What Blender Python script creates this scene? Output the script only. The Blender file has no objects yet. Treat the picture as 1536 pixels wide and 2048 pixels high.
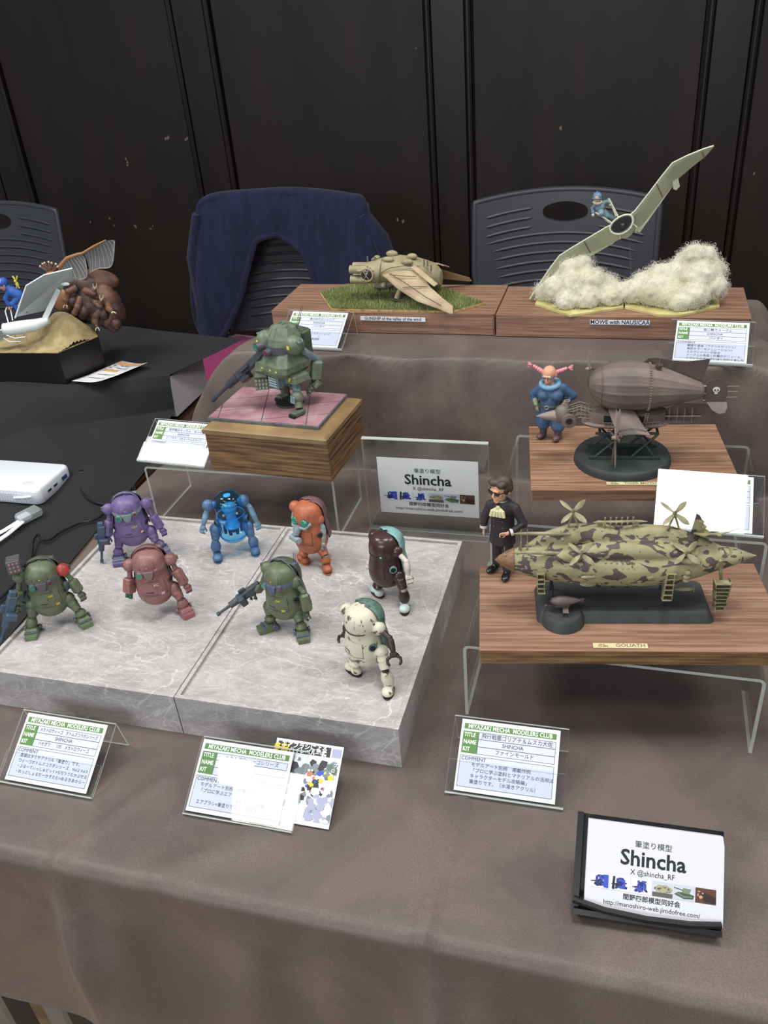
import bpy, math, random
from mathutils import Vector as V, Matrix as M, noise
sc = bpy.context.scene
COL = sc.collection
TZ = 0.70                      # table top height above the floor
R = math.radians
# ---------------------------------------------------------------- camera
cd = bpy.data.cameras.new('camera'); cam = bpy.data.objects.new('camera', cd); COL.objects.link(cam)
RC = [[0.9623975896345758, 0.2604955100965171, -0.07702576637148201],
      [0.07356120774362443, -0.5228785087800809, -0.849227186194141],
      [-0.2614949869134361, 0.8116280886437299, -0.5223793808561624]]
cam.matrix_world = M(((RC[0][0], -RC[1][0], -RC[2][0], 0.17038), (RC[0][1], -RC[1][1], -RC[2][1], -0.51369),
                      (RC[0][2], -RC[1][2], -RC[2][2], 0.60340 + TZ), (0, 0, 0, 1)))
cd.sensor_fit = 'VERTICAL'; cd.sensor_height = 24; cd.lens = 1715.86 / 2048 * 24
cd.clip_start = 0.02; cd.clip_end = 30
sc.camera = cam
# ---------------------------------------------------------------- world and lights
w = bpy.data.worlds.new('world'); sc.world = w; w.use_nodes = True
w.node_tree.nodes['Background'].inputs[0].default_value = (0.80, 0.86, 1.0, 1)
w.node_tree.nodes['Background'].inputs[1].default_value = 0.20
def area(name, loc, size, power, col=(1, 0.97, 0.93), rot=(0, 0, 0)):
    l = bpy.data.lights.new(name, 'AREA'); l.shape = 'RECTANGLE'; l.size, l.size_y = size
    l.energy = power; l.color = col
    o = bpy.data.objects.new(name, l); COL.objects.link(o); o.location = loc; o.rotation_euler = [math.radians(a) for a in rot]
for n, loc, size, pw in (('ceiling_lamp_a', (-1.04, -0.98, 2.75), (0.13, 0.09), 3),
                         ('ceiling_lamp_b', (0.25, 0.10, 2.75), (0.50, 0.5), 13),
                         ('ceiling_lamp_c', (-1.55, 0.05, 2.75), (0.9, 0.7), 22),
                         ('ceiling_lamp_d', (1.45, 0.55, 2.75), (0.7, 0.7), 11),
                         ('ceiling_lamp_f', (-0.6, -1.1, 2.75), (0.9, 0.3), 6)):
    area(n, loc, size, pw)
area('front_fill_light', (-0.5, -2.5, 1.7), (1.4, 0.8), 17, (0.95, 0.98, 1.0), (72, 0, -8))   # added fill from behind the camera, brightens the front faces
sc.view_settings.view_transform = 'Standard'; sc.view_settings.look = 'None'
sc.view_settings.gamma = 1; sc.view_settings.use_curve_mapping = False
sc.view_settings.exposure = 0.70
# ---------------------------------------------------------------- materials
def lin(c):
    return tuple(((x / 255) / 12.92 if x / 255 <= 0.04045 else ((x / 255 + 0.055) / 1.055) ** 2.4) for x in c[:3]) + (1,)
MATS = {}
def mat(name, col=(128, 128, 128), rough=0.5, metal=0.0, col2=None, scale=60.0, bump=0.0, bscale=None, detail=4,
        stretch=(1, 1, 1), spec=0.5, sheen=0.0, ramp=(0.35, 0.65), dist=0.0, trans=0.0, emit=0, coat=0.0, kind='noise', rr=0.0):
    if name in MATS: return MATS[name]
    m = bpy.data.materials.new(name); m.use_nodes = True; MATS[name] = m
    nt = m.node_tree; L = nt.links; b = nt.nodes['Principled BSDF']
    b.inputs['Base Color'].default_value = lin(col); b.inputs['Roughness'].default_value = rough
    b.inputs['Metallic'].default_value = metal; b.inputs['Specular IOR Level'].default_value = spec
    b.inputs['Sheen Weight'].default_value = sheen; b.inputs['Coat Weight'].default_value = coat
    b.inputs['Transmission Weight'].default_value = trans
    if emit: b.inputs['Emission Color'].default_value = lin(col); b.inputs['Emission Strength'].default_value = emit
    if col2 or bump or rr:
        tc = nt.nodes.new('ShaderNodeTexCoord'); mp = nt.nodes.new('ShaderNodeMapping'); mp.inputs['Scale'].default_value = stretch
        L.new(tc.outputs['Object'], mp.inputs['Vector'])
    if col2 or rr:
        if kind == 'voronoi':
            n = nt.nodes.new('ShaderNodeTexVoronoi'); n.feature = 'DISTANCE_TO_EDGE'; n.inputs['Scale'].default_value = scale; so = n.outputs['Distance']
        elif kind == 'wave':
            n = nt.nodes.new('ShaderNodeTexWave'); n.inputs['Scale'].default_value = scale; n.inputs['Distortion'].default_value = dist
            n.inputs['Detail'].default_value = detail; n.bands_direction = 'Y'; so = n.outputs['Fac']
        else:
            n = nt.nodes.new('ShaderNodeTexNoise'); n.inputs['Scale'].default_value = scale; n.inputs['Detail'].default_value = detail
            n.inputs['Distortion'].default_value = dist; so = n.outputs['Fac']
        L.new(mp.outputs[0], n.inputs['Vector'])
    if col2:
        cr = nt.nodes.new('ShaderNodeValToRGB'); cr.color_ramp.elements[0].position = ramp[0]; cr.color_ramp.elements[1].position = ramp[1]
        cr.color_ramp.elements[0].color = lin(col); cr.color_ramp.elements[1].color = lin(col2)
        L.new(so, cr.inputs[0]); L.new(cr.outputs[0], b.inputs['Base Color'])
    if rr:
        mr = nt.nodes.new('ShaderNodeMapRange'); mr.inputs[3].default_value = rough; mr.inputs[4].default_value = rough + rr
        L.new(so, mr.inputs[0]); L.new(mr.outputs[0], b.inputs['Roughness'])
    if bump:
        n2 = nt.nodes.new('ShaderNodeTexNoise'); n2.inputs['Scale'].default_value = bscale or scale; n2.inputs['Detail'].default_value = 6
        bp = nt.nodes.new('ShaderNodeBump'); bp.inputs['Strength'].default_value = bump; bp.inputs['Distance'].default_value = 0.002
        L.new(mp.outputs[0], n2.inputs['Vector']); L.new(n2.outputs['Fac'], bp.inputs['Height']); L.new(bp.outputs[0], b.inputs['Normal'])
    return m
def acrylic(name, edge=False, tint=(0.982, 0.99, 0.988), op=0.0, rough=0.02):
    if name in MATS: return MATS[name]
    m = bpy.data.materials.new(name); m.use_nodes = True; MATS[name] = m; nt = m.node_tree; L = nt.links; nt.nodes.clear()
    out = nt.nodes.new('ShaderNodeOutputMaterial'); tr = nt.nodes.new('ShaderNodeBsdfTransparent'); tr.inputs[0].default_value = (*tint, 1)
    gl = nt.nodes.new('ShaderNodeBsdfGlossy'); gl.inputs['Roughness'].default_value = rough
    lw = nt.nodes.new('ShaderNodeLayerWeight'); lw.inputs[0].default_value = .5; pw = nt.nodes.new('ShaderNodeMath'); pw.operation = 'POWER'; pw.inputs[1].default_value = 4; L.new(lw.outputs['Facing'], pw.inputs[0])
    fr = nt.nodes.new('ShaderNodeMath'); fr.operation = 'MULTIPLY_ADD'; fr.inputs[1].default_value = .6; fr.inputs[2].default_value = .030; L.new(pw.outputs[0], fr.inputs[0])
    mx = nt.nodes.new('ShaderNodeMixShader'); L.new(fr.outputs[0], mx.inputs[0]); L.new(tr.outputs[0], mx.inputs[1]); L.new(gl.outputs[0], mx.inputs[2])
    res = mx
    if edge or op:
        d = nt.nodes.new('ShaderNodeBsdfTranslucent'); d.inputs[0].default_value = (0.80, 0.86, 0.83, 1)
        d2 = nt.nodes.new('ShaderNodeBsdfDiffuse'); d2.inputs[0].default_value = (0.80, 0.86, 0.83, 1)
        ad = nt.nodes.new('ShaderNodeMixShader'); ad.inputs[0].default_value = 0.5; L.new(d.outputs[0], ad.inputs[1]); L.new(d2.outputs[0], ad.inputs[2])
        m2 = nt.nodes.new('ShaderNodeMixShader'); m2.inputs[0].default_value = op or 0.6; L.new(mx.outputs[0], m2.inputs[1]); L.new(ad.outputs[0], m2.inputs[2])
        res = m2
    L.new(res.outputs[0], out.inputs[0]); return m
ACR = [acrylic('clear_acrylic'), acrylic('acrylic_edge', True, op=0.72)]  # pale edge colour stands in for light piped through the sheet
# ---------------------------------------------------------------- mesh builder
def rotm(rx=0, ry=0, rz=0):
    return M.Rotation(R(rz), 4, 'Z') @ M.Rotation(R(ry), 4, 'Y') @ M.Rotation(R(rx), 4, 'X')
def tr(x=0, y=0, z=0): return M.Translation((x, y, z))
def axis(d, up=None):
    d = V(d).normalized(); return d.to_track_quat('Z', 'Y').to_matrix().to_4x4()
class B:
    def __init__(s, T=None): s.v = []; s.f = []; s.m = []; s.T = T or M.Identity(4); s.mi = 0
    def add(s, vs, fs, T=None, mi=None):
        X = s.T @ T if T is not None else s.T; k = len(s.v)
        s.v += [X @ V(p) for p in vs]; s.f += [tuple(i + k for i in f) for f in fs]
        s.m += [s.mi if mi is None else mi] * len(fs); return s
    def box(s, c, d, T=None, b=0.0):
        c = V(c); x, y, z = d[0] / 2, d[1] / 2, d[2] / 2; X = tr(*c) if T is None else tr(*c) @ T
        if not b:
            vs = [(i * x, j * y, k * z) for i in (-1, 1) for j in (-1, 1) for k in (-1, 1)]
            fs = [(0, 1, 3, 2), (4, 6, 7, 5), (0, 4, 5, 1), (2, 3, 7, 6), (0, 2, 6, 4), (1, 5, 7, 3)]
            return s.add(vs, fs, X)
        b = min(b, x * .9, y * .9, z * .9); vs = []; ix = {}
        for i in (-1, 1):
            for j in (-1, 1):
                for k in (-1, 1):
                    for a in range(3):
                        p = [i * x, j * y, k * z]
                        for q, sg in ((0, i), (1, j), (2, k)):
                            if q != a: p[q] -= sg * b
                        ix[i, j, k, a] = len(vs); vs.append(p)
        fs = []
        o = [(-1, -1), (1, -1), (1, 1), (-1, 1)]
        for a in range(3):
            for sg in (-1, 1):
                q = []
                for u, w_ in o:
                    t = [0, 0, 0]; t[a] = sg; t[(a + 1) % 3] = u; t[(a + 2) % 3] = w_; q.append(ix[t[0], t[1], t[2], a])
                fs.append(tuple(q if sg > 0 else q[::-1]))
        for a in range(3):           # edges along axis a
            b1, b2 = (a + 1) % 3, (a + 2) % 3
            for u in (-1, 1):
                for w_ in (-1, 1):
                    def I(e, ax):
                        t = [0, 0, 0]; t[a] = e; t[b1] = u; t[b2] = w_; return ix[t[0], t[1], t[2], ax]
                    q = (I(-1, b1), I(1, b1), I(1, b2), I(-1, b2)); fs.append(q if u * w_ > 0 else q[::-1])
        for i in (-1, 1):
            for j in (-1, 1):
                for k in (-1, 1):
                    q = (ix[i, j, k, 0], ix[i, j, k, 1], ix[i, j, k, 2]); fs.append(q if i * j * k > 0 else q[::-1])
        return s.add(vs, fs, X)
    def rings(s, rs, cap=True, closed=False, T=None):
        n = len(rs[0]); vs = [p for r in rs for p in r]; fs = []; m = len(rs)
        for i in range(m if closed else m - 1):
            for j in range(n):
                a = i * n + j; b = i * n + (j + 1) % n; c = ((i + 1) % m) * n; fs.append((a, b, c + (j + 1) % n, c + j))
        if cap and not closed: fs += [tuple(range(n))[::-1], tuple(range((m - 1) * n, m * n))]
        return s.add(vs, fs, T)
    def cyl(s, a, b, r0, r1=None, n=12, cap=True):
        a, b = V(a), V(b); X = axis(b - a); r1 = r0 if r1 is None else r1; rs = []
        for p, r in ((a, r0), (b, r1)):
            rs.append([p + X @ V((r * math.cos(6.2832 * i / n), r * math.sin(6.2832 * i / n), 0)) for i in range(n)])
        return s.rings(rs, cap)
    def lathe(s, prof, n=16, T=None, sx=1, sy=1):          # prof: (r, z) along local z
        rs = [[(max(r, 1e-6) * math.cos(6.2832 * i / n) * sx, max(r, 1e-6) * math.sin(6.2832 * i / n) * sy, z) for i in range(n)] for r, z in prof]
        return s.rings(rs, True, False, T)
    def ball(s, c, r, n=12, T=None):
        if not hasattr(r, '__len__'): r = (r, r, r)
        k = max(4, n // 2 + 1)
        prof = [(math.sin(math.pi * i / k), -math.cos(math.pi * i / k)) for i in range(k + 1)]
        X = tr(*c) @ (T or M.Identity(4)) @ M.Diagonal((*r, 1)); return s.lathe(prof, n, X)
    def tube(s, pts, r, n=6, closed=False, flat=1.0):
        pts = [V(p) for p in pts]; m = len(pts); rs = []; up = None
        for i, p in enumerate(pts):
            d = (pts[(i + 1) % m] - pts[i - 1]) if closed else (pts[min(i + 1, m - 1)] - pts[max(i - 1, 0)])
            if d.length < 1e-9: d = V((0, 0, 1))
            d.normalize()
            if up is None: up = V((0, 0, 1)) if abs(d.z) < .9 else V((1, 0, 0))
            x = up.cross(d)
            if x.length < 1e-6: x = V((1, 0, 0)).cross(d)
            x.normalize(); y = d.cross(x); up = y
            rr = r[i] if hasattr(r, '__len__') else r
            rs.append([p + x * rr * math.cos(6.2832 * j / n) + y * rr * flat * math.sin(6.2832 * j / n) for j in range(n)])
        return s.rings(rs, True, closed)
    def prism(s, poly, z0, z1, T=None, side=None):
        n = len(poly); vs = [(x, y, z0) for x, y in poly] + [(x, y, z1) for x, y in poly]
        s.add(vs, [tuple(range(n))[::-1], tuple(range(n, 2 * n))], T)
        return s.add(vs, [(i, (i + 1) % n, n + (i + 1) % n, n + i) for i in range(n)], T, side)
    def flat(s, poly, z=0.0, T=None, mi=None): return s.add([(x, y, z) for x, y in poly], [tuple(range(len(poly)))], T, mi)
    def rect(s, x0, y0, x1, y1, z=0.0, T=None, mi=None): return s.flat([(x0, y0), (x1, y0), (x1, y1), (x0, y1)], z, T, mi)
    def grid(s, fn, nu, nv, T=None, wrap=False):
        vs = [fn(i / nu, j / nv) for j in range(nv + 1) for i in range(nu + 1)]
        fs = [(j * (nu + 1) + i, j * (nu + 1) + i + 1, (j + 1) * (nu + 1) + i + 1, (j + 1) * (nu + 1) + i) for j in range(nv) for i in range(nu)]
        return s.add(vs, fs, T)
    def mesh(s, name, mats, angle=35, smooth=True):
        me = bpy.data.meshes.new(name); me.from_pydata([tuple(p) for p in s.v], [], s.f)
        for m in (mats if isinstance(mats, (list, tuple)) else [mats]): me.materials.append(m)
        me.polygons.foreach_set('material_index', s.m)
        if smooth:
            me.polygons.foreach_set('use_smooth', [True] * len(s.f)); me.update()
            me.set_sharp_from_angle(angle=R(angle))
        me.update(); return me
    def obj(s, name, mats, parent=None, angle=35, smooth=True, label=None, kind=None, **k):
        o = bpy.data.objects.new(name, s.mesh(name, mats, angle, smooth)); COL.objects.link(o)
        if parent: o.parent = parent
        if label: o['label'] = label
        if kind: o['kind'] = kind
        return o
def tag(o, label, cat, group=None, kind=None):
    o['label'] = label; o['category'] = cat
    if group: o['group'] = group
    if kind: o['kind'] = kind
    return o
def thing(name, label, cat, loc=(0, 0, 0), rz=0, group=None, rot=None):
    o = bpy.data.objects.new(name, None); COL.objects.link(o); o.empty_display_size = 0.01
    o.location = (loc[0], loc[1], loc[2] + TZ); o.rotation_euler = rot if rot else (0, 0, R(rz)); return tag(o, label, cat, group)
def place(o, loc=(0, 0, 0), rz=0): o.location = (loc[0], loc[1], loc[2] + TZ); o.rotation_euler = (0, 0, R(rz)); return o
def bevel(o, wd, seg=2):
    md = o.modifiers.new('bevel', 'BEVEL'); md.width = wd; md.segments = seg; md.limit_method = 'ANGLE'; md.angle_limit = R(40); return o
def baked(o):                                         # evaluate the modifiers into the mesh
    bpy.context.view_layer.update()
    dg = bpy.context.evaluated_depsgraph_get(); me = bpy.data.meshes.new_from_object(o.evaluated_get(dg)); o.modifiers.clear(); o.data = me; return o
def blob(s, name, mats, parent, vox, it=4, smooth=True):          # one continuous skin grown round the builder's solids
    o = bpy.data.objects.new(name, s.mesh(name, mats, smooth=False)); COL.objects.link(o)
    md = o.modifiers.new('r', 'REMESH'); md.mode = 'VOXEL'; md.voxel_size = vox; md.use_smooth_shade = True
    m2 = o.modifiers.new('s', 'SMOOTH'); m2.iterations = it; m2.factor = 0.5
    baked(o)
    if parent: o.parent = parent
    return o
# ---------------------------------------------------------------- lettering
_tc = {}
def glyphs(txt, size, align='LEFT', bold=0.0, sxx=1.0, space=1.0):
    key = (txt, size, align, bold, sxx, space)
    if key in _tc: return _tc[key]
    c = bpy.data.curves.new('t', 'FONT'); c.body = txt; c.size = size; c.align_x = align; c.align_y = 'CENTER'; c.resolution_u = 2; c.offset = bold * size
    c.space_character = space
    o = bpy.data.objects.new('t', c); COL.objects.link(o); bpy.context.view_layer.update()
    me = o.evaluated_get(bpy.context.evaluated_depsgraph_get()).to_mesh()
    r = ([(v.co.x * sxx, v.co.y, 0) for v in me.vertices], [tuple(p.vertices) for p in me.polygons])
    bpy.data.objects.remove(o); bpy.data.curves.remove(c); _tc[key] = r; return r
def text(b, txt, x, y, size, align='LEFT', z=0.0, T=None, mi=None, bold=0.0, sxx=1.0, space=1.0, maxw=None):
    vs, fs = glyphs(txt, size, align, bold, sxx, space)
    if maxw and vs:
        wd = max(v[0] for v in vs) - min(v[0] for v in vs)
        if wd > maxw: vs = [(v[0] * maxw / wd, v[1], v[2]) for v in vs]
    X = tr(x, y, z)
    return b.add(vs, fs, (T @ X) if T is not None else X, mi)
def nz(x, y=0, z=0, s=1.0): return noise.noise(V((x * s, y * s, z * s)))
def ss(a, b, x):
    t = max(0, min(1, (x - a) / (b - a))); return t * t * (3 - 2 * t)
# ================================================================ THE ROOM
WD = mat('dark_panel', (27, 18, 14), 0.5, col2=(15, 11, 9), scale=3, stretch=(3, 3, .5), bump=0.12, bscale=90, detail=5, rr=0.15)
WT = mat('dark_trim', (27, 20, 17), 0.45, col2=(17, 13, 11), scale=6, stretch=(3, 3, .4))
FL = mat('floor_wood', (176, 150, 112), 0.4, col2=(150, 124, 90), scale=6, stretch=(1, 12, 1), bump=0.05)
YW = 2.4
def struct(o): o['kind'] = 'structure'; return o
b = B(); b.box((0, 0.2, -0.72), (11, 7, 0.04)); fl = struct(b.obj('floor', FL)); fl.location.z = TZ
b = B(); b.box((-0.2, YW + .06, 0.75), (10.4, .08, 2.9)); wb = struct(b.obj('wall_back', WD)); wb.location.z = TZ
E0 = [(-5.50, -5.375), (-4.67, -4.545), (-3.85, -3.725), (-3.02, -2.89), (-2.17, -2.045), (-1.34, -1.21), (-.49, -.367), (.321, .444), (1.15, 1.275), (1.98, 2.105), (2.80, 2.925), (3.63, 3.755), (4.46, 4.585)]
for i in range(len(E0) - 1):
    x0, x1 = E0[i][1] + .012, E0[i + 1][0] - .012
    b = B(); b.box(((x0 + x1) / 2, YW + .013, .75), (x1 - x0, .014, 2.88), b=.004); o = b.obj('wood_panel', WD, wb)
for i, (x0, x1) in enumerate(E0):
    b = B(); b.box(((x0 + x1) / 2, YW + .008, .75), (x1 - x0 - .02, .024, 2.88), b=.003)
    for x in (x0, x1): b.box((x, YW + .004, .75), (.016, .032, 2.88), b=.006)
    o = struct(b.obj('trim_%d' % (i + 1), WT)); o.location.z = TZ
b = B(); random.seed(4)
for x, z in ((-1.823, -.082), (-1.738, -.078), (-1.649, -.079), (-1.576, -.086), (-1.396, -.088), (-1.438, .21), (-1.369, .199), (-.075, .177), (-.537, .411), (-1.618, .125), (.6, -.1), (-.62, -.098), (.5, .05)):
    for k in range(random.randint(1, 3)):
        cx, cz = x + random.uniform(-.012, .012), z + random.uniform(-.018, .018); r = random.uniform(.002, .006)
        pts = [(r * random.uniform(.4, 1) * math.cos(a), r * random.uniform(.6, 1.8) * math.sin(a)) for a in [6.28 * j / 7 for j in range(7)]]
        b.prism(pts, 0, .001, tr(cx, YW + .006, cz) @ rotm(rx=90))
b.obj('paint_chip', mat('chip', (120, 104, 96), .8), wb, kind='stuff')
b = B()                                        # dark wooden baseboard
b.box((-.2, YW - .005, -.64), (10.2, .03, .12), b=.004); o = struct(b.obj('baseboard_back', WT)); o.location.z = TZ
# ================================================================ TABLES
TW = mat('table_wood', (66, 38, 30), 0.3, col2=(38, 22, 18), scale=14, stretch=(8, 1, 1), detail=6)
MT = mat('grey_metal', (150, 152, 155), 0.35, 0.6)
def table(x0, x1, y0, y1, label):
    t = thing('folding_table', label, 'table', ((x0 + x1) / 2, (y0 + y1) / 2, -.7)); w2, d2 = (x1 - x0) / 2, (y1 - y0) / 2
    b = B(); b.box((0, 0, .684), (2 * w2, 2 * d2, .026), b=.003); b.obj('tabletop', TW, t)
    for sx in (-1, 1):
        for sy in (-1, 1):
            b = B(); b.box((sx * (w2 - .045), sy * (d2 - .09), .335), (.035, .035, .67), b=.004)
            b.cyl((sx * (w2 - .045), sy * (d2 - .09), 0.0), (sx * (w2 - .045), sy * (d2 - .09), .02), .022, n=12); b.obj('leg', MT, t)
    b = B()
    for sx in (-1, 1): b.box((sx * (w2 - .045), 0, .64), (.025, 2 * d2 - .2, .03))
    b.obj('frame', MT, t); return t
table(-.515, 1.15, -.145, .83, 'dark wooden table under the brown satin cloth')
table(-2.2, -.525, -.145, .83, 'dark wooden table under the black cloth at the left')
def weave(m):                                         # satin thread sparkle painted into the base colour as fine noise
    nt = m.node_tree; L = nt.links; bs = nt.nodes['Principled BSDF']; src = bs.inputs['Base Color'].links[0].from_socket
    tc = nt.nodes.new('ShaderNodeTexCoord'); n = nt.nodes.new('ShaderNodeTexNoise'); n.inputs['Scale'].default_value = 900; n.inputs['Detail'].default_value = 3; L.new(tc.outputs['Object'], n.inputs['Vector'])
    mr = nt.nodes.new('ShaderNodeMapRange'); mr.inputs[1].default_value = .3; mr.inputs[2].default_value = .7; mr.inputs[3].default_value = .78; mr.inputs[4].default_value = 1.2; L.new(n.outputs['Fac'], mr.inputs[0])
    mx = nt.nodes.new('ShaderNodeVectorMath'); mx.operation = 'SCALE'; L.new(src, mx.inputs[0]); L.new(mr.outputs[0], mx.inputs['Scale']); L.new(mx.outputs[0], bs.inputs['Base Color'])
# brown cloth ------------------------------------------------------
def shelf_h(x, y):
    f = nz(x * 13, 3.1, 0) * .010 + nz(x * 31, 9, 0) * .004
    g = ss(.528, .556, y + f * (1 - ss(.56, .58, y)))
    h = ss(-.54, -.37, x) * (1 - ss(.338, .44, x + nz(y * 14, 5) * .02))
    return g, h
def ridge(x, y, x0, y0, x1, y1, w):                   # soft crease along a segment
    dx, dy = x1 - x0, y1 - y0; t = ((x - x0) * dx + (y - y0) * dy) / (dx * dx + dy * dy); tt = max(0, min(1, t))
    d2 = (x - x0 - tt * dx) ** 2 + (y - y0 - tt * dy) ** 2; return math.exp(-d2 / (w * w)) * (1 if 0 < t < 1 else .6)
CR = [(-.262, -.152, -.205, -.045, .0040, .0042), (-.18, -.10, -.165, -.05, .004, .002), (.055, -.15, .06, -.02, .0045, .0042), (.055, -.15, .03, -.03, .008, .0022), (-.17, -.15, -.10, -.09, .012, .003),
      (.2, -.15, .27, -.03, .01, .002), (.30, .0, .36, -.12, .012, .003), (.02, .0, .035, .30, .007, .002), (-.09, -.05, -.02, -.10, .012, -.002), (.32, .06, .40, .2, .01, .004)]
def cloth_z(x, y):
    z = 0.0
    for x0, y0, x1, y1, w_, a in CR: z += a * ridge(x, y, x0, y0, x1, y1, w_)
    if y < .02 or x > -.0: z += .0012 * max(0, nz(x * 9, y * 9, 1))
    return max(z, 0)
def brown(u, v):
    y = YS[int(round(v * NV))]
    xl = -.512 if y < .50 else (-.512 + .147 * ss(.495, .63, y)); xl += .02 * ss(.2, -.15, y)
    x = xl + (1.0 - xl) * u ** 1.0
    if y > -.155:
        g, h = shelf_h(x, y); z = .1695 * g * h + cloth_z(x, y) * (1 - g) * (.15 if (x < 0 and y > .0) else 1)
        yy = y
        if g > .02 and g < .98: yy += (nz(x * 22, z * 6, 2) * .004)
        return (x, yy, z)
    t = (-.155 - y)                                            # arc length past the edge
    r = .005; a = min(t / r, math.pi / 2); d = max(0, t - r * math.pi / 2)
    yy = -.155 - r * math.sin(a); zz = -r + r * math.cos(a) - d
    f = .0
    for x0, am, wd in ((-.262, .030, .010), (-.225, .016, .014), (.058, .030, .010), (.095, .014, .014), (-.10, .016, .022), (-.03, .012, .02), (.22, .014, .02), (.30, .018, .02), (.5, .014, .03)): f += am * math.exp(-((x - x0 - d * .12) / (wd + d * .12)) ** 2)
    yy -= f * ss(0, .1, d) + .10 * d * .3; yy += .006 * nz(x * 6, d * 8, 7) * ss(0, .05, d)
    return (x, yy, zz + cloth_z(x, -.15))
YS = [-.155 - .238 + .009 * i for i in range(27)] + [-.155 + .0075 * i for i in range(1, 92)]
YS = [y for y in YS if y < .522] + [.522 + .0025 * i for i in range(18)] + [.57 + .012 * i for i in range(21)]
NV = len(YS) - 1
CL = mat('brown_satin', (88, 76, 73), 0.40, sheen=0.10, bump=1.0, bscale=16, rr=0.28, scale=8, detail=12, spec=.5, col2=(103, 91, 83), ramp=(.40, .60), dist=.9)  # two browns paint the satin's reflection patches into the colour
weave(CL)
b = B(); b.grid(brown, 260, NV); tc = b.obj('tablecloth', CL, angle=180); tc.location.z = TZ - .0002
tag(tc, 'brown satin cloth over the display table and its raised back shelf', 'tablecloth')
# black cloth ------------------------------------------------------
ROWS = [(-.50, .835, .080, .90, .080), (-.535, .74, .080, .77, .080), (-.563, .672, .079, .555, .080), (-.562, .666, .060, .525, .072), (-.562, .662, .020, .47, .034),
        (-.560, .61, .006, .42, .010), (-.525, .49, .0035, .37, .003), (-.508, .32, .0035, .25, .003), (-.497, .19, .0035, .15, .003), (-.487, .085, .0035, .05, .003), (-.48, -.13, .0035, -.13, .003), (-.48, -.157, -.004, -.157, -.004), (-.48, -.168, -.2, -.168, -.2)]
def black(u, v):
    t = v * (len(ROWS) - 1); i = min(int(t), len(ROWS) - 2); f = t - i; f = f if i in (0, 1, 10, 11) else f
    a, c = ROWS[i], ROWS[i + 1]; q = [a[k] + (c[k] - a[k]) * f for k in range(5)]
    x = q[0] + (-1.75 - q[0]) * u; y = q[1] + (q[3] - q[1]) * min(1, u * 4); z = q[2] + (q[4] - q[2]) * u
    s = ss(.15, .3, v) * (1 - ss(.62, .7, v)); w_ = math.exp(-((y - .50) / .09) ** 2)
    z += .020 * w_ * (nz(x * 8 + y * 6, y * 4, 4) + .45) * ss(0, .06, u)
    if .55 < v < .85 and u > .03: z += .007 * max(0, nz(x * 6 - y * 4, y * 10, 8)) * (1 if x < -.84 or y > .47 or y < .2 else .12)
    if v > .86: y += .01 * nz(x * 9, z * 4, 3)
    if v < .1: z += .002 * nz(x * 10, y * 10)
    return (x, y, z)
b = B(); b.grid(black, 120, 144)
bk = b.obj('tablecloth', mat('black_cloth', (21, 23, 25), 0.85, sheen=.02, bump=.1, bscale=500, scale=8, col2=(17, 19, 21)), angle=180); bk.location.z = TZ
tag(bk, 'black cloth draped over the left table and a low box', 'tablecloth')
b = B(); b.box((-1.0, .733, .037), (.87, .125, .072), b=.002)
o = b.obj('riser_box', mat('white_card', (196, 190, 194), .6)); o.location.z = TZ; tag(o, 'pale white low box under the back of the black cloth', 'box')
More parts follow.
